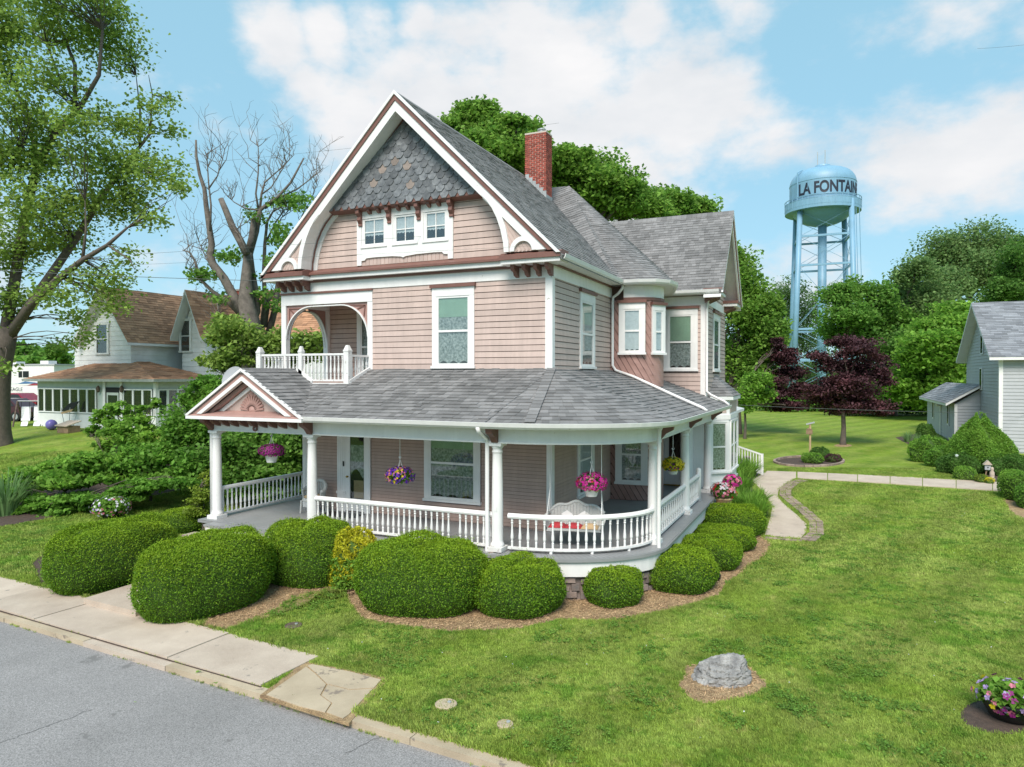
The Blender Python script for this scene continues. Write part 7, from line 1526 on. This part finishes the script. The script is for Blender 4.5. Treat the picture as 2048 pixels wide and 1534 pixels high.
wA = ony(205, 650, AY0); wsimple(WHs, (0, AY0, 0), (1, 0), (0, -1), ony(193, 680, AY0)[0], ony(220, 680, AY0)[0], ony(205, 706, AY0)[2], ony(205, 650, AY0)[2]); wsimple(WHs, (0, BY0, 0), (1, 0), (0, -1), ony(361, 680, BY0)[0], ony(385, 680, BY0)[0], ony(372, 702, BY0)[2], ony(372, 642, BY0)[2])
# glassed-in porch
MB().box(PX0, PX1, PY0+.02, AY0+.3, gz-.3, ZPE).build('porch_core', MINT, WHs); MB().box(AXr-.1, PX1-.02, PY0+1, PYs, gz-.3, ZPE).build('porch_core', MINT, WHs)
hip = [(PX0-.5, PY0-.5, ZPE), (PX1+.5, PY0-.5, ZPE), (PX1+.5, PYs+.4, ZPE)]
zt_ = ZPE+1.15
MB().add([(PX0-.5, PY0-.5, ZPE+.02), (PX1+.5, PY0-.5, ZPE+.02), (PX1+.5, PYs+.5, ZPE+.02), (AXr-.4, PYs+.5, zt_), (AXr-.4, AY0+.6, zt_), (PX0+1.8, AY0+.6, zt_), (PX0-.5, AY0+.6, ZPE+.02)], [(0, 1, 4, 5), (1, 2, 3, 4), (0, 5, 6)]).build('roof_deck', SHINB, WHs)
wfr = AY0+1.1-PY0; Lh = sqrt(wfr**2+1.13**2)
shingles((PX0-.5, PY0-.5, ZPE+.03), (1, 0, 0), (0, wfr, 1.13), [(0, 0), (PX1-PX0+1, 0), (AXr-.4-PX0+.5, Lh), (2.3, Lh)], e=.2, wmin=.25, wmax=.6, parent=WHs, m=SHINB, seed=61, th=.02)
wsd = PX1+.5-AXr+.4; Lh2 = sqrt(wsd**2+1.13**2); shingles((PX1+.5, PY0-.5, ZPE+.03), (0, 1, 0), (-wsd, 0, 1.13), [(0, 0), (PYs-PY0+1, 0), (PYs-PY0+1, Lh2), (wfr, Lh2)], e=.2, wmin=.25, wmax=.6, parent=WHs, m=SHINB, seed=62, th=.02)
MB().sweep([(PX0-.5, AY0), (PX0-.5, PY0-.5), (PX1+.5, PY0-.5), (PX1+.5, PYs+.5)], [(-.02, ZPE-.12), (.06, ZPE-.12), (.08, ZPE+.03), (-.02, ZPE+.03)]).build('gutter', FLASH, WHs)
zs0, zs1 = gz+.95, gz+2.42
def porch_lights(o, u, n, spans):
    for a0_, a1_ in spans:
        fr_ = MB().fbox(o, u, n, a0_, a1_, 0, .03, zs0, zs1).build('window', DARK, WHs); f_ = MB(); cw = .07
        f_.fbox(o, u, n, a0_, a0_+cw, .03, .08, zs0, zs1); f_.fbox(o, u, n, a1_-cw, a1_, .03, .08, zs0, zs1); f_.fbox(o, u, n, a0_+cw, a1_-cw, .03, .08, zs1-cw, zs1); f_.fbox(o, u, n, a0_+cw, a1_-cw, .03, .08, zs0, zs0+cw)
        f_.build('sash', WHITEW, fr_); mn = MB(); am = (a0_+a1_)/2; mn.fbox(o, u, n, am-.008, am+.008, .035, .05, zs0+cw, zs1-cw)
        for q in (.25, .5, .75): z = zs0+(zs1-zs0)*q; mn.fbox(o, u, n, a0_+cw, a1_-cw, .035, .05, z-.007, z+.007)
        mn.build('muntin', IRON, fr_); MB().fbox(o, u, n, a0_+cw, a1_-cw, .052, .056, zs0+cw, zs1-cw).build('pane', GLASS, fr_)
xs_ = [ony(u, 800, PY0)[0] for u in (78, 91, 108, 125, 142, 159, 176, 194)]; porch_lights((0, PY0, 0), (1, 0), (0, -1), list(zip(xs_[:-1], xs_[1:])))
xs_ = [ony(u, 800, PY0)[0] for u in (248, 268, 287, 306)]; porch_lights((0, PY0, 0), (1, 0), (0, -1), list(zip(xs_[:-1], xs_[1:])))
ys_ = [onx(u, 800, PX1)[1] for u in (315, 334, 354, 373, 393, 412)]; porch_lights((PX1, 0, 0), (0, 1), (1, 0), list(zip(ys_[:-1], ys_[1:])))
MB().box(PX1-.12, PX1+.06, PY0-.06, PY0+.12, gz-.2, ZPE-.1).build('corner_post', WHITEW, WHs); MB().box(PX0, PX1, PY0-.03, PY0+.02, gz-.3, zs0-.06).build('knee_wall', WHITEW, WHs); MB().box(PX1, PX1+.03, PY0, PYs, gz-.3, zs0-.06).build('knee_wall', WHITEW, WHs)
dx0, dx1 = ony(212, 800, PY0)[0], ony(241, 800, PY0)[0]; dd_ = MB().box(dx0, dx1, PY0-.02, PY0+.0, gz, gz+2.5).build('porch_door', DARK, WHs); MB().box(dx0+.12, dx1-.1, PY0-.05, PY0-.02, gz+.1, gz+2.2).build('door_leaf', MINT, dd_); MB().box(dx0+.25, dx1-.2, PY0-.06, PY0-.051, gz+.9, gz+2.05).build('pane', GLASSD, dd_); MB().box(dx0-.2, dx0, PY0-.06, PY0, gz, ZPE-.1).build('door_casing', WHITEW, WHs); MB().box(dx1, dx1+.2, PY0-.06, PY0, gz, ZPE-.1).build('door_casing', WHITEW, WHs)
for u in (196, 243): p = ony(u, 778, PY0-.15); MB().lathe([(.03, 0), (.09, .06), (.11, .26), (.05, .36), (.0, .42)], (p[0], p[1], p[2]-.2), 8).build('wall_lantern', IRON, WHs)

# ================================================================== things in the neighbour's yard
def gpt(u, v): p = ground(u, v); return np.array([p[0], p[1], g(p[0], p[1])])
b = gpt(103, 860); V = MB(); rB = 10.5*float((b-CAM)@FWD)/F
V.lathe([(max(.004, rB*sin(a)), rB-rB*cos(a)) for a in np.linspace(0, pi, 15)], tuple(b), 24); tag(V.build('exercise_ball', mat('violet_vinyl', (.20, .16, .50), .35, .05), smooth=True), 'large violet ball lying on the grass beside the white house', 'ball')
b = gpt(128, 866); T = thing('dog_house', b, 'low wooden box with pale lid next to the violet ball', 'box'); MB().box(b[0]-.45, b[0]+.5, b[1]-.1, b[1]+.6, b[2], b[2]+.38).build('body', WOOD, T); MB().prism([(b[0]-.52, b[1]-.2, b[2]+.38), (b[0]+.55, b[1]-.2, b[2]+.38), (b[0]+.55, b[1]+.65, b[2]+.62), (b[0]-.52, b[1]+.65, b[2]+.62)], (0, 0, .05)).build('lid', CONC, T)
b = gpt(65, 850); T = thing('garden_swing', b, 'metal framed garden swing with two pale mesh seats on the neighbouring lawn', 'garden swing'); Dk = float((b-CAM)@FWD)/F
fq = lambda du, dv, dd=0: at(65+du, 850+dv, Dk*F+dd)
for sgn, dd in ((-1, -.6), (1, -.6)):
    x = 30*sgn
    MB().tube([fq(x-10, 8, -.9), fq(x, -48, 0)], .05, 6).build('leg', IRON, T); MB().tube([fq(x+10, -2, .9), fq(x, -48, 0)], .05, 6).build('leg', IRON, T)
MB().tube([fq(-30, -48), fq(30, -48)], .035, 6).build('crossbar', FLASH, T)
for du in (-14, 11):
    MB().prism([fq(du-9, -36, .3), fq(du+9, -36, .3), fq(du+9, -12, 0), fq(du-9, -12, 0)], (0, .05, .02)).build('seat_back', WHITEW, T); MB().prism([fq(du-9, -12, 0), fq(du+9, -12, 0), fq(du+9, -8, -.5), fq(du-9, -8, -.5)], (0, 0, .06)).build('seat', WHITEW, T); MB().prism([fq(du-8, -6, -.7), fq(du+4, -6, -.7), fq(du+2, 2, -.9), fq(du-10, 2, -.9)], (0, .05, .03)).build('foot_panel', WHITEW, T)
    for s_ in (-9, 9): MB().tube([fq(du+s_, -12, 0), fq(du+s_*.9, -48, 0)], .015, 5).build('hanger', BLACK, T)
b = gpt(140, 850); T = thing('folding_lounger', b, 'dark folding lounger tilted up with an orange cloth in front of the glassed porch', 'lounger'); MB().prism([at(122, 822, 41), at(140, 806, 41), at(158, 803, 41), at(146, 818, 41)], (.0, .05, .02)).build('back', BLACK, T); MB().prism([at(121, 825, 40.9), at(145, 818, 40.9), at(142, 824, 40.9), at(123, 828, 40.9)], (0, .05, .01)).build('cloth', TERRA, T)
for u0, u1 in ((122, 130), (157, 145), (140, 138)): MB().tube([at(u0, 815, 41), (*at(u1, 848, 41)[:2], g(*at(u1, 848, 41)[:2]))], .02, 5).build('leg', FLASH, T)
# parked cars and camper beyond
def car(loc, rot, label, m, L_=4.5, name='parked_car', h=1.5):
    T = thing(name, loc, label, 'car', 'cars parked beside the white house'); T.rotation_euler = (0, 0, rot)
    def ad(mb, nm, m_, par, sm=False):
        me = bpy.data.meshes.new(nm); me.from_pydata(mb.v, [], mb.f); me.update(); return add_mesh(nm, me, m_, par, sm)
    pr = [(-L_/2, .35), (-L_/2+.05, .75), (-L_/2+.3, .88), (-L_/2+1.0, .95), (-.75, h-.05), (-.3, h), (.9, h-.02), (1.55, 1.0), (L_/2-.1, .92), (L_/2, .6), (L_/2-.02, .32)]
    w = .85; mb = MB(); k = len(pr); V = []
    for y, ins in ((-w, .0), (w, .0)):
        for x, z in pr: V.append((x, y*(1-.14*max(0, (z-.95)/.55)), z))
    mb.add(V, [tuple(range(k)), tuple(range(2*k-1, k-1, -1))]+[(i, i+k, (i+1) % k+k, (i+1) % k) for i in range(k)]); body = ad(mb, 'body', m, T)
    for s_ in (-1, 1):
        wm = MB(); wm.add([(-.85, s_*.845, .99), (-.5, s_*.755, h-.1), (.3, s_*.755, h-.08), (.3, s_*.845, .99)], [(0, 1, 2, 3)]); wm.add([(.36, s_*.845, .99), (.36, s_*.755, h-.08), (.9, s_*.758, h-.1), (1.3, s_*.845, 1.02)], [(0, 1, 2, 3)])
        wm.v = [(x, y*1.02, z) for x, y, z in wm.v]; ad(wm, 'side_window', BLACK, T)
        for x in (-L_/2+.85, L_/2-.85):
            q = MB().tube([(x, s_*.66, .32), (x, s_*.89, .32)], .32, 18); wh = ad(q, 'wheel', BLACK, T); ad(MB().tube([(x, s_*.80, .32), (x, s_*.90, .32)], .19, 12), 'rim', FLASH, wh)
        ad(MB().box(-L_/2-.01, -L_/2+.10, s_*.62-.15, s_*.62+.15, .62, .76), 'headlight', W, T); ad(MB().box(L_/2-.08, L_/2+.012, s_*.66-.12, s_*.66+.12, .62, .84), 'tail_light', RED, T)
    return T
b = gpt(20, 838); car((*at(12, 838, 47)[:2], g(*at(12, 838, 47)[:2])), .35, 'dark maroon car parked behind the big maple trunk', mat('maroon_paint', (.06, .022, .028), .25, .05)); car((*at(30, 825, 52)[:2], g(*at(30, 825, 52)[:2])+.1), .35, 'red car just visible over the maroon one', mat('red_paint', (.25, .02, .05), .25, .05))
cb = at(55, 800, 56); cz0 = at(55, 806, 56)[2]; cz1 = at(55, 731, 56)[2]; CP = thing('camper', (cb[0], cb[1], cz0), 'white camper trailer with blue and red stripes parked beyond the cars', 'camper'); cu = np.array([cos(.2), sin(.2), 0]); cn = np.array([sin(.2), -cos(.2), 0])
def cbx(a0_, a1_, d0, d1, z0, z1, nm, m): return MB().fbox((cb[0], cb[1], 0), tuple(cu[:2]), tuple(cn[:2]), a0_, a1_, d0, d1, z0, z1).build(nm, m, CP)
cbx(-4, 2.6, -2.4, 0, cz0, cz1, 'body', W); cbx(-4, 2.7, -2.4, .05, cz1, cz1+.12, 'roof_trim', GREYW); cbx(.2, 1.0, -1.8, -1, cz1+.12, cz1+.4, 'roof_vent', W); cbx(-3, -2.2, -1.8, -1, cz1+.12, cz1+.35, 'roof_vent', W)
zc_ = (cz0+cz1)/2; cbx(-.85, -.5, 0, .02, zc_+.55, zc_+1.05, 'window', BLACK); cbx(-.42, .15, 0, .02, zc_+.55, zc_+1.05, 'window', BLACK)
BLUE = mat('blue_decal', (.08, .18, .36), .4, .1); REDD = mat('red_decal', (.35, .05, .06), .4, .1)
for z, a0_, a1_, m_ in ((.02, -1.8, 1.6, BLUE), (-.12, -.9, 1.9, REDD), (-.4, .2, 1.9, BLUE)): MB().prism([tuple(np.array([cb[0], cb[1], zc_+z])+cu*a0_+cn*.012), tuple(np.array([cb[0], cb[1], zc_+z+.03])+cu*(a0_+.9)+cn*.012), tuple(np.array([cb[0], cb[1], zc_+z+.22])+cu*(a0_+1.6)+cn*.012), tuple(np.array([cb[0], cb[1], zc_+z+.05])+cu*a1_+cn*.012)], tuple(cn*.006)).build('stripe_decal', m_, CP)
et = text_mesh('EAGLE', .42, .006); et.materials.append(INK); inst('lettering', et, CP, (cb[0]-1.05, cb[1]-.22, zc_-.55), (pi/2, 0, .2))
cbx(-1.6, -.2, .0, .015, cz0+.05, cz0+.55, 'lower_panel', MINT)
# --- bird house pole, ornaments, milk can
b = gpt(1620, 916); T = thing('birdhouse_post', b, 'slim pole with small birdhouses on the back lawn flower bed', 'birdhouse'); Dk = float((b-CAM)@FWD); h_ = (916-848)*Dk/F
MB().tube([b, b+np.array([0, 0, h_])], .055, 8).build('pole', TERRA, T); MB().box(b[0]-.2, b[0]+.12, b[1]-.1, b[1]+.1, b[2]+h_*.70, b[2]+h_*.84).build('birdhouse', WOOD, T); MB().prism([(b[0]-.2, b[1]-.13, b[2]+h_*.84), (b[0]+.1, b[1]-.13, b[2]+h_*.84), (b[0]-.05, b[1]-.13, b[2]+h_*.89)], (0, .26, 0)).build('birdhouse_roof', WOOD, T); MB().beam(b+np.array([-.2, 0, h_-.02]), b+np.array([.22, 0, h_+.10]), .16, .07).build('perch_roof', GREYW, T)
b = gpt(1494, 945); T = thing('milk_can', b, 'black milk can standing by the foot of the white stair rail', 'milk can'); MB().lathe([(.19, 0), (.2, .05), (.2, .42), (.11, .56), (.10, .64), (.15, .68), (.15, .70)], tuple(b), 18).build('can', BLACK, T, smooth=True); MB().lathe([(.155, .70), (.155, .75), (.05, .78)], tuple(b), 14).build('lid', PAVER, T)
b = gpt(1970, 955); T = thing('garden_birdhouse', b, 'weathered little birdhouse on a stake in the grey house bed', 'birdhouse'); Dk = float((b-CAM)@FWD)/F; q = lambda px: px*Dk
MB().tube([b, b+np.array([.08, 0, q(20)])], .03, 6).build('stake', WOOD, T); MB().box(b[0]-.02, b[0]+.2, b[1]-.1, b[1]+.1, b[2]+q(16), b[2]+q(27)).build('house', GREYW, T); MB().prism([(b[0]-.08, b[1]-.15, b[2]+q(26)), (b[0]+.26, b[1]-.15, b[2]+q(26)), (b[0]+.09, b[1]-.15, b[2]+q(35))], (0, .3, 0)).build('roof', CONC, T); MB().lathe([(.03, 0), (.03, .02)], (b[0]+.09, b[1]-.11, b[2]+q(21)), 8).build('entrance', BLACK, T)
b = gpt(1984, 960); T = thing('garden_statue', b, 'small grey garden statue beside the little birdhouse', 'statue'); MB().lathe([(.12, 0), (.13, .06), (.08, .1), (.10, .2), (.09, .34), (.05, .40), (.07, .46), (.06, .53), (.01, .57)], tuple(b), 14).build('figure', CONC, T, smooth=True)
b = gpt(1908, 948); T = thing('solar_lamp', b, 'pale green garden stake lamp at the edge of the grey house bed', 'garden lamp'); MB().tube([b, b+np.array([.1, 0, .75])], .025, 6).build('stake', MINT, T); MB().lathe([(.03, 0), (.08, .06), (.08, .12), (.03, .16)], (b[0]+.1, b[1], b[2]+.75), 10).build('lamp_head', MINT, T)
# black spotlight between the bushes
b = gpt(1437, 1163); T = thing('garden_spotlight', b, 'small black spotlight between two yew bushes on the right side', 'spotlight'); MB().tube([b, b+np.array([0, 0, .1])], .02, 6).build('stake', BLACK, T); MB().lathe([(.05, 0), (.06, .1), (.05, .12)], (b[0], b[1], b[2]+.06), 12).build('head', BLACK, T)
# fallen leaves on the pavement
for i, (u, v) in enumerate([(395, 1343), (429, 1366), (268, 1407), (415, 1383)]):
    p = onz(u, v, -.955 if i < 2 else -1.09); V, Q = leaf_quads(np.array([p, p+np.array([.03, .02, 0])]), .09, up=3); o = np_mesh('fallen_leaf', V, Q, LF_LILY); tag(o, ['fallen green leaf on the sidewalk slab before the large yew', 'fallen green leaf on the sidewalk near the kerb', 'fallen green leaf out on the asphalt street', 'fallen green leaf at the kerb edge'][i], 'leaf', 'fallen leaves')
# --- overhead wires
def wire(p0, p1, sag, label, r=.008):
    p0 = np.array(p0); p1 = np.array(p1); P = [p0+(p1-p0)*t-np.array([0, 0, sag*4*t*(1-t)]) for t in np.linspace(0, 1, 25)]; tag(MB().tube(P, r, 5).build('utility_wire', WIRE), label, 'wire', 'overhead wires')
wire(at(-100, 531, 15.5), at(1228, 447, 22.3), .02, 'thin utility wire crossing in front of the attic windows', .0035); wire(at(-100, 545, 15.6), at(1060, 492, 16.3), .02, 'lower thin wire crossing in front of the attic window sill', .0025)
wire(at(-200, 368, 40), at(1118, 246, 44), .4, 'thin wire passing behind the main roof and chimney', .007); wire(at(-200, 530, 29), at(1300, 566, 30), .3, 'wire running from the big maple behind the house', .012)
wire(at(1380, 805, 36), at(2250, 826, 42), .2, 'wire crossing before the purple maples', .012); wire(at(1955, 97, 26), at(2300, 34, 22), .2, 'short stretch of wire in the upper right sky', .004)
